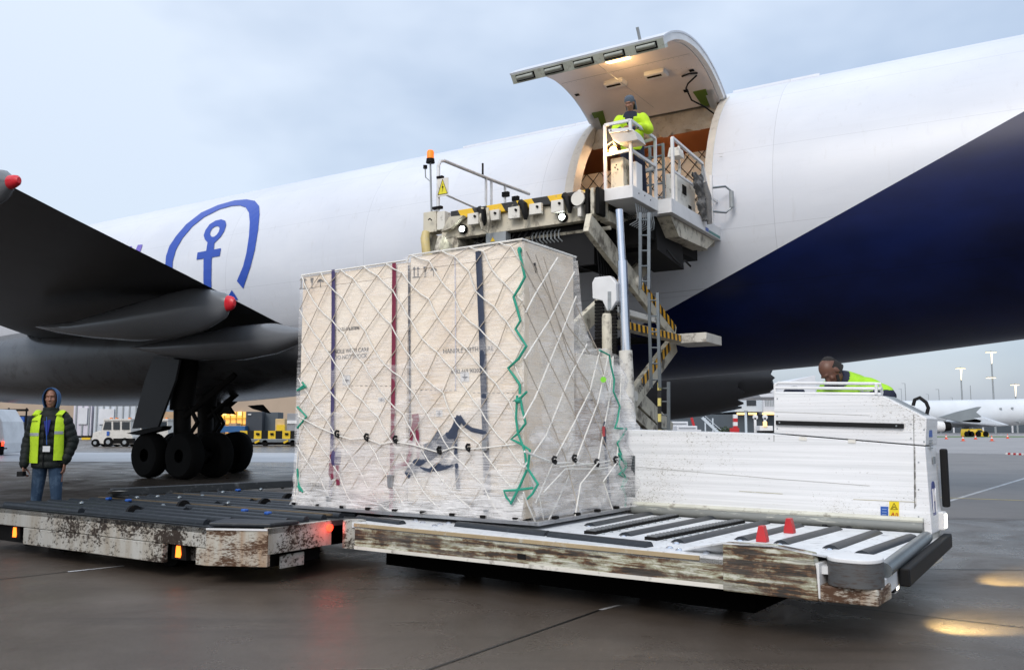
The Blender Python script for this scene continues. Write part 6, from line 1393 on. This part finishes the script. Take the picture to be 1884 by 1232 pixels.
pt = bthing('lamp_pole', 'plain pale pole in front of the dark terminal wall', 'pole', 1373, 120); Bx(1371.5, 757, 1374, 806, 120, .2).build('pole', M['ltbld'], pt); Bx(1370, 755, 1376, 757, 119.9, .3).build('cap', M['grey'], pt)
bs = bthing('shrub', 'low dark green shrub in front of the terminal', 'shrub', 1335, 130)
mb = MB(); random.seed(4); c0 = at_y(1334, 790, 130)
for i in range(700):
    a = random.uniform(0, 6.28); r = random.random() ** .5 * 1.7; z = random.uniform(0, 1.6); c = Vector((c0.x + r * math.cos(a), 130 + r * math.sin(a) * .6, z * (1 - (r / 1.9) ** 2 * .7) + .1)); d = Vector((random.gauss(0, 1), random.gauss(0, 1), random.gauss(0, 1))).normalized() * .16; e_ = d.cross(Vector((0.3, .2, 1))).normalized() * .09
    mb.add([c - d, c + e_, c + d, c - e_], [(0, 1, 2, 3)])
mb.build('foliage', paint('shrub_leaf', (.045, .075, .02), .7), bs, recalc=False); MB().cyl(Vector((c0.x, 130, 0)), Vector((c0.x, 130, .6)), .06, 6).build('stem', M['dark'], bs)
# --- right: hangar, parked jet, masts
hg = bthing('hangar', 'long dark hangar wall behind the parked white jet', 'building', 1790, 260)
Bx(1560, 766, 2600, 796.5, 260, 60).build('wall', M['slatebld'], hg)
for x in range(1700, 2100, 54): Bx(x, 768, x + 1.2, 796, 259.8, .2).build('pilaster', M['cabin'], hg)
Bx(1560, 764.5, 2600, 766.5, 259.7, 60).build('roof_edge', M['grey'], hg)
for i, (x, yt, Y, lab, w) in enumerate(((1767, 675, 225, 'lit floodlight mast, second tallest, above the parked jet', 8), (1823, 645, 215, 'tallest lit floodlight mast with a second lamp ring halfway', 9), (1867, 705, 230, 'shortest lit floodlight mast near the right edge', 7))):
    t = bthing('floodlight_mast', lab, 'light mast', x, Y, 'lit floodlight masts')
    a_ = at_y(x, yt, Y); b_ = Vector((a_.x, Y, 0)); MB().tube([b_, a_], [.26, .15], 10).build('mast', M['grey'], t, smooth=True)
    k = Y / FPX
    def ringl(y, w_):
        c = at_y(x, y, Y); h = MB().box(lambda a, d, z: c + Vector((a, d, z)), -w_ * k, w_ * k, -.3, .3, -.06, .10).build('lamp_ring', M['grey'], t)
        for j in range(5):
            u = (-.8 + .4 * j) * w_ * k; MB().box(lambda a, d, z: c + Vector((u + a, d, z)), -w_ * k * .17, w_ * k * .17, -.35, .3, -.22, -.07).build('floodlight', M['mastlamp'], h)
    ringl(yt + 2, w)
    if i == 1: ringl(694, 8)
    MB().tube([at_y(x, yt + 4, Y) + Vector((0, -.35, 0)), at_y(x, yt + 24, Y) + Vector((0, -.4, 0))], [.26, .1], 8).build('glow_collar', emis('mast_glow', (1, .85, .6), 1.1), t)  # sleeve glows by its material, painting lamplight on the mast top
for i, (x, yt, Y, lab) in enumerate(((1727, 716, 250, 'thin unlit lamp post right of the console handle'), (1785, 709, 220, 'thin unlit pole between two lit masts'), (1665, 705, 240, 'thin lamp post left of the console handle'), (1658, 715, 300, 'faint distant lamp post beside the cage rail'), (1708, 725, 330, 'faintest short lamp post above the jet nose'), (1752, 731, 330, 'tiny lamp post just above the parked jet roof'))):
    t = bthing('lamp_post', lab, 'lamp post', x, Y, 'unlit lamp posts'); a_ = at_y(x, yt, Y); MB().tube([Vector((a_.x, Y, 0)), a_], [.13, .08], 6).build('post', M['grey'], t)
    MB().bar(a_, a_ + Vector((-.9 if i != 1 else .1, 0, .0)), .12, .1).build('lamp_arm', M['grey'], t)
pj = bthing('parked_airliner', 'plain white cargo jet parked far off on the right with yellow vehicles under its wing', 'aircraft', 1800, 200)
YP = 200; k = YP / FPX; ctr = lambda x, y: at_y(x, y, YP)
rings = []
for x, yt, yb in ((1560, 752, 776), (1600, 742, 780), (1660, 737, 785), (1720, 736, 786), (1800, 735, 786), (1860, 734, 783), (1920, 732, 777), (2000, 731, 768), (2120, 731, 750), (2160, 735, 742)):
    a_, b_ = ctr(x, yt), ctr(x, yb); c = (a_ + b_) / 2; r = (a_.z - b_.z) / 2; rings.append([c + Vector((0, r * math.cos(t_), r * math.sin(t_))) for t_ in [2 * math.pi * j / 28 for j in range(28)]])
MB().loft(rings).build('fuselage', paint('far_jet_white', (.66, .70, .74), .4, sc=.1), pj, smooth=True)
fw = paint('far_jet_wing', (.22, .25, .27), .45, sc=.2)
wc = lambda x, y: at_y(x, y, 190)
MB().prism([wc(1729, 767), wc(1762, 757), wc(1800, 748), wc(1806, 748), wc(1796, 758), wc(1806, 766), wc(1790, 769), wc(1806, 773), wc(1803, 777), wc(1768, 776)], Vector((0, .8, 0))).build('wing', fw, pj)
MB().prism([wc(1768, 771), wc(1808, 765), wc(1860, 782), wc(1840, 784), wc(1768, 778)], Vector((0, 7, 0))).build('wing_root_fairing', paint('far_root', (.55, .60, .66), .4), pj, bevel=.4)
c = at_y(1733, 784, 191); MB().tube([c + Vector((-3.4, 0, 0)), c + Vector((-2.6, 0, 0)), c + Vector((.2, 0, 0))], [1.0, 1.25, 1.15], 20).build('engine', M['white'], pj, smooth=True)
MB().tube([c + Vector((.2, 0, 0)), c + Vector((1.7, 0, 0))], [1.15, .95], 20).build('engine_exhaust', M['dark'], pj, smooth=True)
MB().prism([ctr(1765, 778), ctr(1780, 778), ctr(1778, 792), ctr(1772, 792)], Vector((0, -1, 0))).build('gear_door', M['grey'], pj)
for x in (1772, 1782, 1792):
    c = ctr(x, 795); MB().cyl(Vector((c.x, YP - 2, .65)), Vector((c.x, YP - 1.3, .65)), .65, 16).build('wheel', M['tyre'], pj, smooth=True)
for x, y in ((1827, 752), (1848, 751), (1860, 776)): MB().cyl(ctr(x, y) + Vector((0, -3.35, 0)), ctr(x, y) + Vector((0, -2.4, 0)), .22, 8).build('hull_port', M['grey'], pj)
for x0, x1, lab in ((1779, 1790, 'small yellow ground vehicle under the parked jet wing root'), (1794, 1820, 'yellow ground vehicle with a sloping cab under the parked jet')):
    t = bthing('yellow_vehicle', lab, 'vehicle', (x0 + x1) / 2, 140, 'yellow ground vehicles'); q_ = lambda x, y: at_y(x, y, 140)
    MB().prism([q_(x0, 802), q_(x0, 795), q_(x0 + (x1 - x0) * .1, 789), q_(x0 + (x1 - x0) * .45, 789), q_(x0 + (x1 - x0) * .7, 794), q_(x1, 797), q_(x1, 803)], Vector((0, 2, 0))).build('body', M['yellow'], t, bevel=.05)
    MB().prism([q_(x0 + (x1 - x0) * .15, 794), q_(x0 + (x1 - x0) * .18, 790.5), q_(x0 + (x1 - x0) * .42, 790.5), q_(x0 + (x1 - x0) * .6, 794.5)], Vector((0, -.05, 0))).build('window', M['glass'], t)
    for f in (.22, .75): MB().cyl(Vector((q_(x0 + (x1 - x0) * f, 800).x, 139.9, .45)), Vector((q_(x0 + (x1 - x0) * f, 800).x, 140.4, .45)), .45, 14).build('wheel', M['tyre'], t, smooth=True)
# cones
def cone(Y):
    t = thing('traffic_cone', 'c', 'cone', (0, 0, 0), 'traffic cones on the far apron')
    MB().tube([(0, 0, .04), (0, 0, .75)], [.2, .035], 14).build('cone_body', paint('cone_orange', (.72, .09, .03), .5), t, smooth=True); MB().tube([(0, 0, .35), (0, 0, .5)], [.14, .105], 14).build('white_band', M['white'], t); MB().box(lambda a, b_, c: Vector((a, b_, c)), -.25, .25, -.25, .25, 0, .045).build('base', paint('cone_base', (.5, .07, .03), .6), t)
    return t
cspots = [(1741, 807.5, 'leftmost traffic cone, beside the far jet engine'), (1772, 811, 'low traffic cone in front of the jet wheels'), (1795, 808, 'bright traffic cone in front of the yellow vehicle'), (1825, 811, 'traffic cone with a wide base right of the yellow vehicle'), (1854, 806.5, 'rightmost traffic cone against the dark hangar')]
c0 = cone(0)
for i, (x, y, lab) in enumerate(cspots):
    o = c0 if i == 0 else copy_tree(c0); o.location = on_z(x, y); o.scale = (.8, .8, .8); o['label'] = lab
ch = thing('chain_barrier', 'short red and white chain lying across the apron at the right edge', 'chain', on_z(1868, 834))
for i in range(9): MB().bar(on_z(1850 + i * 5, 834 + i * .2, .05), on_z(1853.5 + i * 5, 834 + i * .2, .05), .1, .1).build('link', M['red'] if i % 2 else M['white'], ch)
# ================================================================== PEOPLE
def remeshed(mb, voxel, smooth_it, name, mats, parent, classify=None):
    me = bpy.data.meshes.new('t'); off = Vector((0, 0, 0)); me.from_pydata([Vector(v) for v in mb.v], [], mb.f); o = bpy.data.objects.new('t', me); COL.objects.link(o)
    bm = bmesh.new(); bm.from_mesh(me); bmesh.ops.recalc_face_normals(bm, faces=bm.faces); bm.to_mesh(me); bm.free()
    r = o.modifiers.new('r', 'REMESH'); r.mode = 'VOXEL'; r.voxel_size = voxel
    s = o.modifiers.new('s', 'SMOOTH'); s.iterations = smooth_it; s.factor = .5
    bpy.context.view_layer.update()
    m2 = bpy.data.meshes.new_from_object(o.evaluated_get(bpy.context.evaluated_depsgraph_get())); bpy.data.objects.remove(o)
    m2.name = name; m2.materials.clear()
    for m in mats: m2.materials.append(m)
    if classify:
        for p in m2.polygons: p.material_index = classify(p.center)
    m2.polygons.foreach_set('use_smooth', [True] * len(m2.polygons))
    q = bpy.data.objects.new(name, m2); COL.objects.link(q); q.parent = parent; return q
def V(*a): return Vector(a)
def limb(mb, pts, rad, n=12, flat=1.0):
    mb.tube(pts, rad, n, flat=flat)
    for p, r in zip(pts, rad): mb.ell(p, r, r, r, 12, 8)
def ering(c, rx, ry, R=None, n=18):
    return [c + (R @ V(rx * math.cos(a), ry * math.sin(a), 0) if R else V(rx * math.cos(a), ry * math.sin(a), 0)) for a in [2 * math.pi * j / n for j in range(n)]]
def head(mb, c, R, k=1.0):
    """skull, jaw, nose, brow, lips and ears; face looks along local -y"""
    f = lambda x, y, z: c + R @ (V(x, y, z) * k)
    mb.ell(f(0, .012, .035), .076 * k, .094 * k, .092 * k, 20, 14, R=R); mb.ell(f(0, -.018, -.035), .060 * k, .074 * k, .078 * k, 18, 12, R=R)
    mb.ell(f(0, -.062, -.086), .028 * k, .024 * k, .022 * k, 12, 8, R=R)
    mb.loft([[f(-.008, -.088, .025), f(.008, -.088, .025), f(.006, -.07, .03), f(-.006, -.07, .03)], [f(-.017, -.112, -.022), f(.017, -.112, -.022), f(.014, -.075, -.026), f(-.014, -.075, -.026)]])
    mb.ell(f(0, -.108, -.018), .014 * k, .014 * k, .011 * k, 10, 8, R=R)
    mb.ell(f(0, -.080, .040), .056 * k, .016 * k, .012 * k, 14, 8, R=R)
    mb.ell(f(0, -.087, -.050), .024 * k, .011 * k, .0065 * k, 12, 6, R=R); mb.ell(f(0, -.084, -.062), .021 * k, .010 * k, .0065 * k, 12, 6, R=R)
    for s in (-1, 1):
        mb.ell(f(.076 * s, .005, -.002), .010 * k, .020 * k, .032 * k, 10, 8, R=R); mb.ell(f(.038 * s, -.066, -.012), .024 * k, .018 * k, .022 * k, 10, 8, R=R)
def face_bits(c, R, k, par, hairmat):
    f = lambda x, y, z: c + R @ (V(x, y, z) * k)
    for s in (-1, 1):
        MB().ell(f(.031 * s, -.079, .016), .0125 * k, .010 * k, .0075 * k, 10, 8, R=R).build('eye', M['eye'], par, smooth=True)
        MB().tube([f(.015 * s, -.094, .036), f(.034 * s, -.092, .042), f(.052 * s, -.080, .036)], .0045 * k, 6).build('eyebrow', hairmat, par, smooth=True)
def hand(mb, w, fdir, pdir, curl=.5, k=1.0, side=1):
    """w wrist, fdir towards the fingertips, pdir where the palm faces"""
    f = fdir.normalized(); p = (pdir - f * pdir.dot(f)).normalized(); x = f.cross(p) * side
    R = Matrix((x, p, f)).transposed()
    mb.loft([[w + R @ V(.027 * math.cos(a) * k, .016 * math.sin(a) * k, 0) for a in [2 * math.pi * j / 10 for j in range(10)]], [w + R @ V(.040 * math.cos(a) * k, .014 * math.sin(a) * k, .05 * k) for a in [2 * math.pi * j / 10 for j in range(10)]], [w + R @ V(.041 * math.cos(a) * k, .013 * math.sin(a) * k, .095 * k) for a in [2 * math.pi * j / 10 for j in range(10)]]])
    for i, (xo, L) in enumerate(((-.031, .070), (-.011, .080), (.010, .075), (.030, .058))):
        b = V(xo * k, 0, .090 * k); pts = [b]; a = curl * .5
        for s_ in range(3): pts.append(pts[-1] + V(0, math.sin(a), math.cos(a)) * L * k * (.42, .32, .26)[s_]); a += curl * (.9 + .08 * i)
        limb(mb, [w + R @ q for q in pts], [.0095 * k, .009 * k, .0085 * k, .007 * k], 8)
    pts = [V(-.032, .0, .03), V(-.058, .016, .058), V(-.062, .034, .085), V(-.05, .045, .105)]
    limb(mb, [w + R @ (q * k) for q in pts], [.013 * k, .0115 * k, .010 * k, .008 * k], 8)
def puffy(mb, pts, rad, step=.07, amp=.014):
    """quilted sleeve: radius swells between the stitch lines"""
    out = []; rr = []
    L_ = [(pts[i + 1] - pts[i]).length for i in range(len(pts) - 1)]; T_ = sum(L_); n = int(T_ / .012)
    for i in range(n + 1):
        d = T_ * i / n; j = 0; dd = d
        while j < len(L_) - 1 and dd > L_[j]: dd -= L_[j]; j += 1
        t = min(dd / L_[j], 1); out.append(pts[j].lerp(pts[j + 1], t)); rr.append(rad[j] + (rad[j + 1] - rad[j]) * t + amp * (abs(math.sin(math.pi * d / step)) ** .5 - .6))
    mb.tube(out, rr, 16)
    for p, r in ((out[0], rr[0]), (out[-1], rr[-1] * .9)): mb.ell(p, r, r, r, 12, 8)
def ident(z=0, x=0, y=0): return Matrix.Rotation(z, 3, 'Z') @ Matrix.Rotation(y, 3, 'Y') @ Matrix.Rotation(x, 3, 'X')

# --- hooded man on the left: local frame, facing -y, feet at z = 0
k_ = 1.06
mw = thing('person', 'man in blue hood, yellow vest, dark puffer jacket and jeans behind the dark transporter', 'person', on_z(86, 990, 0))
mw.location = V(at_y(86, 900, 10.8).x, 10.8, 0); mw.rotation_euler = (0, 0, R_(6)); mw.scale = (k_ * .86, k_ * .95, k_)
b = MB()
hipL, hipR = V(.095, 0, .93), V(-.095, 0, .93)
legR = [hipR, V(-.125, -.01, .50), V(-.13, .02, .10)]; legL = [hipL, V(.15, -.05, .51), V(.165, .03, .10)]
for L_ in (legR, legL):
    limb(b, [L_[0], L_[0].lerp(L_[1], .5), L_[1], L_[1].lerp(L_[2], .35), L_[2]], [.098, .084, .066, .062, .05])
    b.loft([[L_[2] + V(x, y, z) for x, y in ((-.045, .07), (.045, .07), (.05, -.15), (.025, -.21), (-.025, -.21), (-.05, -.15))] for z in (-.10, -.03)])
b.loft([ering(V(0, 0, .86), .16, .11), ering(V(0, 0, .96), .18, .125), ering(V(0, 0, 1.1), .165, .115), ering(V(0, 0, 1.3), .19, .125), ering(V(0, .0, 1.44), .17, .10), ering(V(0, .0, 1.5), .07, .07)])
limb(b, [V(0, .0, 1.42), V(0, -.01, 1.54)], [.062, .058])
HC = V(.005, -.02, 1.665); HR = ident(z=R_(10), x=R_(4))
head(b, HC, HR)
shR, shL = V(-.20, 0, 1.42), V(.20, 0, 1.42)
armR = [shR, V(-.285, .02, 1.14), V(-.27, -.09, .90)]; armL = [shL, V(.29, .03, 1.16), V(.235, -.04, .93)]
for a_ in (armR, armL): limb(b, a_, [.055, .045, .032])
hand(b, armR[2], V(.12, -.12, -.9), V(1, 0, 0), .8, 1.05, 1); hand(b, armL[2], V(-.1, .0, -.95), V(-1, 0, 0), .5, 1.0, -1)
def cls(c):
    if c.z < .06: return 2
    if c.z < .98 and abs(c.x) < .24: return 1
    return 0
def cls1(c):
    if c.z < .075: return 2
    if c.z < .98 and not (c.z < .93 and abs(c.x) > .20 and c.z > .70): return 1
    return 0
body = remeshed(b, .0075, 2, 'body', [M['skin1'], M['denim'], M['shoe']], mw, cls1)
face_bits(HC, HR, 1, body, M['hair'])
# puffer jacket
j = MB(); rg = []
for i in range(66):
    z = .86 + .66 * i / 65; t = (z - .86) / .66
    rx = float(np.interp(z, [.86, .95, 1.1, 1.3, 1.42, 1.47, 1.52], [.205, .215, .21, .225, .215, .16, .10])); ry = float(np.interp(z, [.86, 1.0, 1.3, 1.42, 1.52], [.15, .155, .16, .14, .10]))
    p = .016 * (abs(math.sin(math.pi * z / .085)) ** .5 - .6); rg.append(ering(V(0, .005, z), rx + p, ry + p, n=28))
j.loft(rg)
for sgn, a_ in ((-1, armR), (1, armL)):
    puffy(j, [a_[0] + V(-.015 * sgn, 0, 0), a_[1], a_[1].lerp(a_[2], .98)], [.088, .078, .056], .075)
j.loft([ering(V(0, .01, 1.45), .12, .11), ering(V(0, .0, 1.52), .105, .10), ering(V(0, -.005, 1.56), .10, .095)])
jac = remeshed(j, .009, 1, 'puffer_jacket', [M['parka']], mw)
MB().tube([V(.0, -.158, .87), V(.0, -.17, 1.1), V(.0, -.168, 1.3), V(.0, -.135, 1.44)], .006, 6).build('zip', M['black'], None).parent = jac
# vest panels: shells just off the jacket
def panel(x0, x1, z0, z1, name, mat, par, off=.025, taper=0):
    mb = MB(); rows = []
    for i in range(22):
        z = z0 + (z1 - z0) * i / 21; row = []
        for q in range(10):
            x = x0 + (x1 - x0) * q / 9 * (1 - taper * (i / 21)) ; rx = float(np.interp(z, [.86, .95, 1.1, 1.3, 1.42, 1.47, 1.52], [.205, .215, .21, .225, .215, .16, .10])) + off; ry = float(np.interp(z, [.86, 1.0, 1.3, 1.42, 1.52], [.15, .155, .16, .14, .10])) + off
            t_ = max(1 - (x / rx) ** 2, .03) ** .5; row.append(V(x, .005 - ry * t_, z))
        rows.append(row)
    fr_ = [v for r in rows for v in r]; bk_ = [v + V(0, .012, 0) for v in fr_]; w = 10; n = len(fr_); fs = []
    for i in range(21):
        for q in range(9): a = i * w + q; fs += [(a, a + 1, a + w + 1, a + w), (n + a, n + a + w, n + a + w + 1, n + a + 1)]
    for i in range(21): fs += [(i * w, (i + 1) * w, n + (i + 1) * w, n + i * w), (i * w + 9, n + i * w + 9, n + (i + 1) * w + 9, (i + 1) * w + 9)]
    for q in range(9): fs += [(q, n + q, n + q + 1, q + 1), (21 * w + q, 21 * w + q + 1, n + 21 * w + q + 1, n + 21 * w + q)]
    o = mb.add(fr_ + bk_, fs).build(name, mat, None, smooth=True); o.parent = par; return o
vest = panel(-.225, -.065, .92, 1.475, 'safety_vest', M['hivis'], mw); panel(.125, .215, .95, 1.48, 'vest_panel', M['hivis'], vest)
panel(-.222, -.066, 1.23, 1.265, 'reflective_band', M['reflect'], vest, .029); panel(.126, .213, 1.25, 1.285, 'reflective_band', M['reflect'], vest, .029)
panel(-.19, -.10, 1.395, 1.402, 'reflective_band', M['dark'], vest, .029)
bkp = MB().loft([[V(x * (.235 if z < 1.4 else .2), .005 + .185 * (1 - x * x * .9) ** .5, z) for x in np.linspace(-1, 1, 14)] + [V(x * (.225 if z < 1.4 else .19), .005 + .172 * (1 - x * x * .9) ** .5, z) for x in np.linspace(1, -1, 14)] for z in (.93, 1.1, 1.3, 1.42, 1.49)]).build('vest_panel', M['hivis'], None, smooth=True); bkp.parent = vest
for s in (-1, 1):
    q = MB().tube([V(.15 * s, -.11, 1.47), V(.155 * s, -.02, 1.52), V(.15 * s, .10, 1.49)], .045, 8, flat=.25, nrm=V(0, 0, 1)).build('vest_panel', M['hivis'], None, smooth=True); q.parent = vest
# hood
h = MB(); 
for i in range(40):
    pass
f = lambda x, y, z: HC + HR @ V(x, y, z)
rows = []
for i in range(13):
    t = i / 12; y = -.078 + .20 * t; sx = .098 + .018 * math.sin(t * 2.6) - .05 * t ** 4; 
    rows.append([f((sx if True else 0) * math.cos(a), y + .035 * (math.sin(a) < 0) * abs(math.sin(a)) , (.005 + (.128 - .03 * t * t) * math.sin(a) if math.sin(a) > 0 else .005 + .175 * math.sin(a))) for a in [2 * math.pi * j / 26 for j in range(26)]])
rows2 = [[HC + (v - HC) * .88 + HR @ V(0, -.001, 0) for v in r] for r in rows]
hd_ = MB(); n = 26
vs = [v for r in rows for v in r] + [v for r in rows2[:1] + rows2[1:] for v in r]; N1 = 13 * n; fs = []
for i in range(12):
    for q in range(n): fs += [(i * n + q, i * n + (q + 1) % n, (i + 1) * n + (q + 1) % n, (i + 1) * n + q), (N1 + i * n + q, N1 + (i + 1) * n + q, N1 + (i + 1) * n + (q + 1) % n, N1 + i * n + (q + 1) % n)]
for q in range(n): fs.append((q, N1 + q, N1 + (q + 1) % n, (q + 1) % n))
fs += [tuple(12 * n + q for q in range(n)), tuple(N1 + 12 * n + q for q in range(n))[::-1]]
o = hd_.add(vs, fs).build('hood', M['hood'], None, smooth=True); o.parent = mw
# lanyard and badge
o = MB().prism([V(-.01, -.175, 1.40), V(.075, -.165, 1.42), V(.055, -.185, 1.24), V(.035, -.19, 1.24)], V(0, .012, 0)).build('blue_scarf', paint('royal_blue_cloth', (.01, .02, .22), .8), None); o.parent = mw
o = MB().tube([V(.02, -.17, 1.45), V(.045, -.195, 1.25), V(.055, -.195, 1.13)], .005, 5).build('lanyard', M['blue'], None); o.parent = mw
bg_ = MB().prism([V(.01, -.205, 1.05), V(.10, -.20, 1.05), V(.10, -.2, 1.115), V(.01, -.205, 1.115)], V(0, .004, 0)).build('badge', M['white'], None); bg_.parent = mw
ph = thing('mobile_phone', 'small dark phone held in the hooded man\'s right hand', 'phone', mw.location + (ident(z=R_(6)) @ (V(-.215, -.17, .80) * k_)))
MB().hexa([ph.location + V(x, y, z) for z in (-.03, .03) for x, y in ((-.035, -.05), (.035, -.04), (.035, .04), (-.035, .03))]).build('phone_case', M['black'], ph, bevel=.006)

# --- worker on the loader stand, head bowed over the control desk
WP = A(-5.80, 13.42, 5.33)
w2_ = thing('person', 'worker in yellow jacket, grey knit cap and navy trousers at the raised loader controls', 'person', WP)
face = math.atan2(-AN.x, AN.y)        # facing the camera side, slightly to the left
w2_.rotation_euler = (0, 0, face + R_(14))
b = MB()
legs = ([V(-.10, .03, .90), V(-.13, -.02, .48), V(-.14, .03, .09)], [V(.10, .03, .90), V(.15, .0, .48), V(.18, .05, .09)])
for L_ in legs:
    limb(b, [L_[0], L_[0].lerp(L_[1], .5), L_[1], L_[2]], [.105, .094, .078, .065])
    b.loft([[L_[2] + V(x, y, z) for x, y in ((-.045, .07), (.045, .07), (.05, -.15), (.025, -.21), (-.025, -.21), (-.05, -.15))] for z in (-.09, -.02)])
b.loft([ering(V(0, .03, .86), .165, .12), ering(V(0, .02, 1.0), .17, .125), ering(V(0, -.02, 1.2), .18, .12), ering(V(0, -.05, 1.36), .18, .11), ering(V(0, -.07, 1.43), .08, .08)])
limb(b, [V(0, -.08, 1.40), V(0, -.12, 1.50)], [.06, .055])
HC = V(.0, -.155, 1.60); HR = ident(z=R_(-14), x=R_(30)); head(b, HC, HR)
aR = [V(-.20, -.06, 1.36), V(-.27, -.12, 1.10), V(-.14, -.38, 1.10)]; aL = [V(.20, -.06, 1.36), V(.31, -.08, 1.13), V(.16, -.34, 1.13)]
for a_, s in ((aR, 1), (aL, -1)):
    limb(b, a_, [.056, .046, .034]); hand(b, a_[2], (a_[2] - a_[1]) + V(0, 0, -.12), V(0, 0, -1), .8, 1.1, s)
def cls2(c):
    if c.z < .075: return 2
    if c.z < 1.02 and c.y > -.2: return 1
    if c.y < -.30 and c.z < 1.25: return 3
    return 0
body = remeshed(b, .009, 2, 'body', [M['skin1'], M['navycloth'], M['shoe'], M['navycloth']], w2_, cls2); face_bits(HC, HR, 1, body, M['hair'])
j = MB()
j.loft([ering(V(0, .03, z0), rx, ry, n=22) if z0 < 1.3 else ering(V(0, yo, z0), rx, ry, n=22) for z0, rx, ry, yo in ((.80, .20, .155, 0), (.9, .205, .16, 0), (1.05, .20, .155, 0), (1.2, .215, .16, 0), (1.33, .225, .15, -.04), (1.41, .17, .12, -.06), (1.47, .095, .09, -.08))])
for a_ in (aR, aL):
    puffy(j, [a_[0], a_[1], a_[1].lerp(a_[2], .9)], [.095, .085, .062], .13, .008)
jac = remeshed(j, .010, 2, 'yellow_jacket', [M['hivis'], M['navycloth'], M['reflect']], w2_, lambda c: 1 if (c.z > 1.36 and abs(c.x) < .12) or (abs(c.x + .01) < (c.z - 1.12) * .34 and c.y < -.08) else (2 if .93 < c.z < .975 and c.y > -.2 else 0))
hd2 = MB(); R2 = ident(z=R_(-14), x=R_(30)); f2 = lambda x, y, z: HC + R2 @ V(x, y, z)
hd2.loft([[f2(r * math.cos(a), .015 + r * 1.12 * math.sin(a), z) for a in [2 * math.pi * q / 20 for q in range(20)]] for z, r in ((.03, .088), (.06, .09), (.10, .08), (.125, .06), (.140, .03))])
o = hd2.build('knit_cap', M['beanie'], None, smooth=True); o.parent = w2_
o = MB().loft([[f2(.075 * math.cos(a), -.05 + .085 * math.sin(a) - .02, z) for a in [math.pi + math.pi * q / 12 for q in range(13)]] for z in (.030, .042)]).build('cap_peak', M['navycloth'], o, smooth=True)
o.parent = w2_.children[-1] if False else w2_
sc_ = MB(); sc_.loft([[f2(.095 * math.cos(a), .03 + .09 * math.sin(a), z) for a in [-.2 + 3.55 * q / 16 for q in range(17)]] + [f2(.08 * math.cos(a), .03 + .076 * math.sin(a), z) for a in [3.35 - 3.55 * q / 16 for q in range(17)]] for z in (-.13, -.05, .04)])
o = sc_.build('neck_gaiter', M['beanie'], None, smooth=True); o.parent = w2_

# --- driver bending behind the transporter console
DP = on_t(1562, 700, VW + .82); DP.z = .56
w3 = thing('person', 'balding driver in green hi-vis jacket bending over the white transporter console', 'person', DP)
w3.scale = (1.06, 1.06, 1.06); w3.rotation_euler = (0, 0, math.atan2(-T2.x, T2.y) + R_(-28))
b = MB()
for s in (-1, 1):
    limb(b, [V(.11 * s, .25, .80), V(.12 * s, .14, .44), V(.13 * s, .24, .09)], [.105, .078, .06])
    b.loft([[V(.13 * s, .24, .09) + V(x, y, z) for x, y in ((-.045, .07), (.045, .07), (.05, -.15), (.025, -.21), (-.025, -.21), (-.05, -.15))] for z in (-.09, -.02)])
tor = [(V(0, .25, .78), .17, .13, 0), (V(0, .20, .92), .18, .14, 25), (V(0, .10, 1.06), .19, .14, 45), (V(0, -.03, 1.16), .21, .13, 58), (V(0, -.12, 1.20), .16, .11, 64), (V(0, -.16, 1.22), .07, .07, 60)]
b.loft([ering(c, rx, ry, ident(x=R_(a))) for c, rx, ry, a in tor])
limb(b, [V(0, -.12, 1.21), V(.04, -.22, 1.26)], [.065, .062])
HC = V(.055, -.27, 1.31); HR = ident(z=R_(-14), x=R_(56), y=R_(-8)); head(b, HC, HR, 1.06)
aR = [V(-.21, -.05, 1.16), V(-.30, -.12, .90), V(-.2, -.34, .78)]; aL = [V(.22, -.03, 1.17), V(.43, .0, 1.08), V(.40, -.16, .84)]
for a_, s in ((aR, 1), (aL, -1)): limb(b, a_, [.058, .047, .034]); hand(b, a_[2], a_[2] - a_[1], V(0, 0, -1), .5, 1.05, s)
body = remeshed(b, .0085, 2, 'body', [M['skin2'], M['navycloth'], M['shoe']], w3, lambda c: 2 if c.z < .075 else (1 if c.z < .9 and c.y > -.1 and abs(c.x) < .28 else 0)); face_bits(HC, HR, 1.06, body, M['hair'])
hr = MB(); f3 = lambda x, y, z: HC + HR @ V(x, y, z)
hr.loft([[f3(.083 * math.cos(a), .016 + .102 * math.sin(a), z) for a in [-.15 + 3.45 * q / 16 for q in range(17)]] + [f3(.072 * math.cos(a), .014 + .09 * math.sin(a), z) for a in [3.3 - 3.45 * q / 16 for q in range(17)]] for z in (-.05, .0, .05)])
hr.ell(f3(0, .045, .062), .066, .075, .072, 16, 10, R=HR)
o = hr.build('short_hair', M['hair'], None, smooth=True); o.parent = w3
o = MB().tube([f3(x * 1.0, y, z) for x, y, z in ((-.07, -.03, -.03), (-.055, -.07, -.08), (0, -.09, -.105), (.055, -.07, -.08), (.07, -.03, -.03))], .014, 8).build('beard', M['hair'], None, smooth=True); o.parent = w3
j = MB(); j.loft([ering(c, rx + .035, ry + .035, ident(x=R_(a)), n=22) for c, rx, ry, a in tor[:-1]] + [ering(V(0, -.19, 1.25), .10, .10, ident(x=R_(60)), n=22)])
for a_ in (aR, aL): puffy(j, [a_[0], a_[1], a_[1].lerp(a_[2], .9)], [.098, .085, .065], .13, .010)
def cl3(c):
    if (c - V(0, -.19, 1.25)).length < .15 and c.z > 1.17: return 1
    if (c.x > .33 or c.x < -.27) and c.z < 1.13: return 1
    if abs(c.x) > .24 and 1.08 < c.z < 1.13: return 2
    if .90 < c.z < .94: return 2
    return 0
remeshed(j, .010, 2, 'green_jacket', [M['hivis2'], M['navycloth'], M['reflect']], w3, cl3)
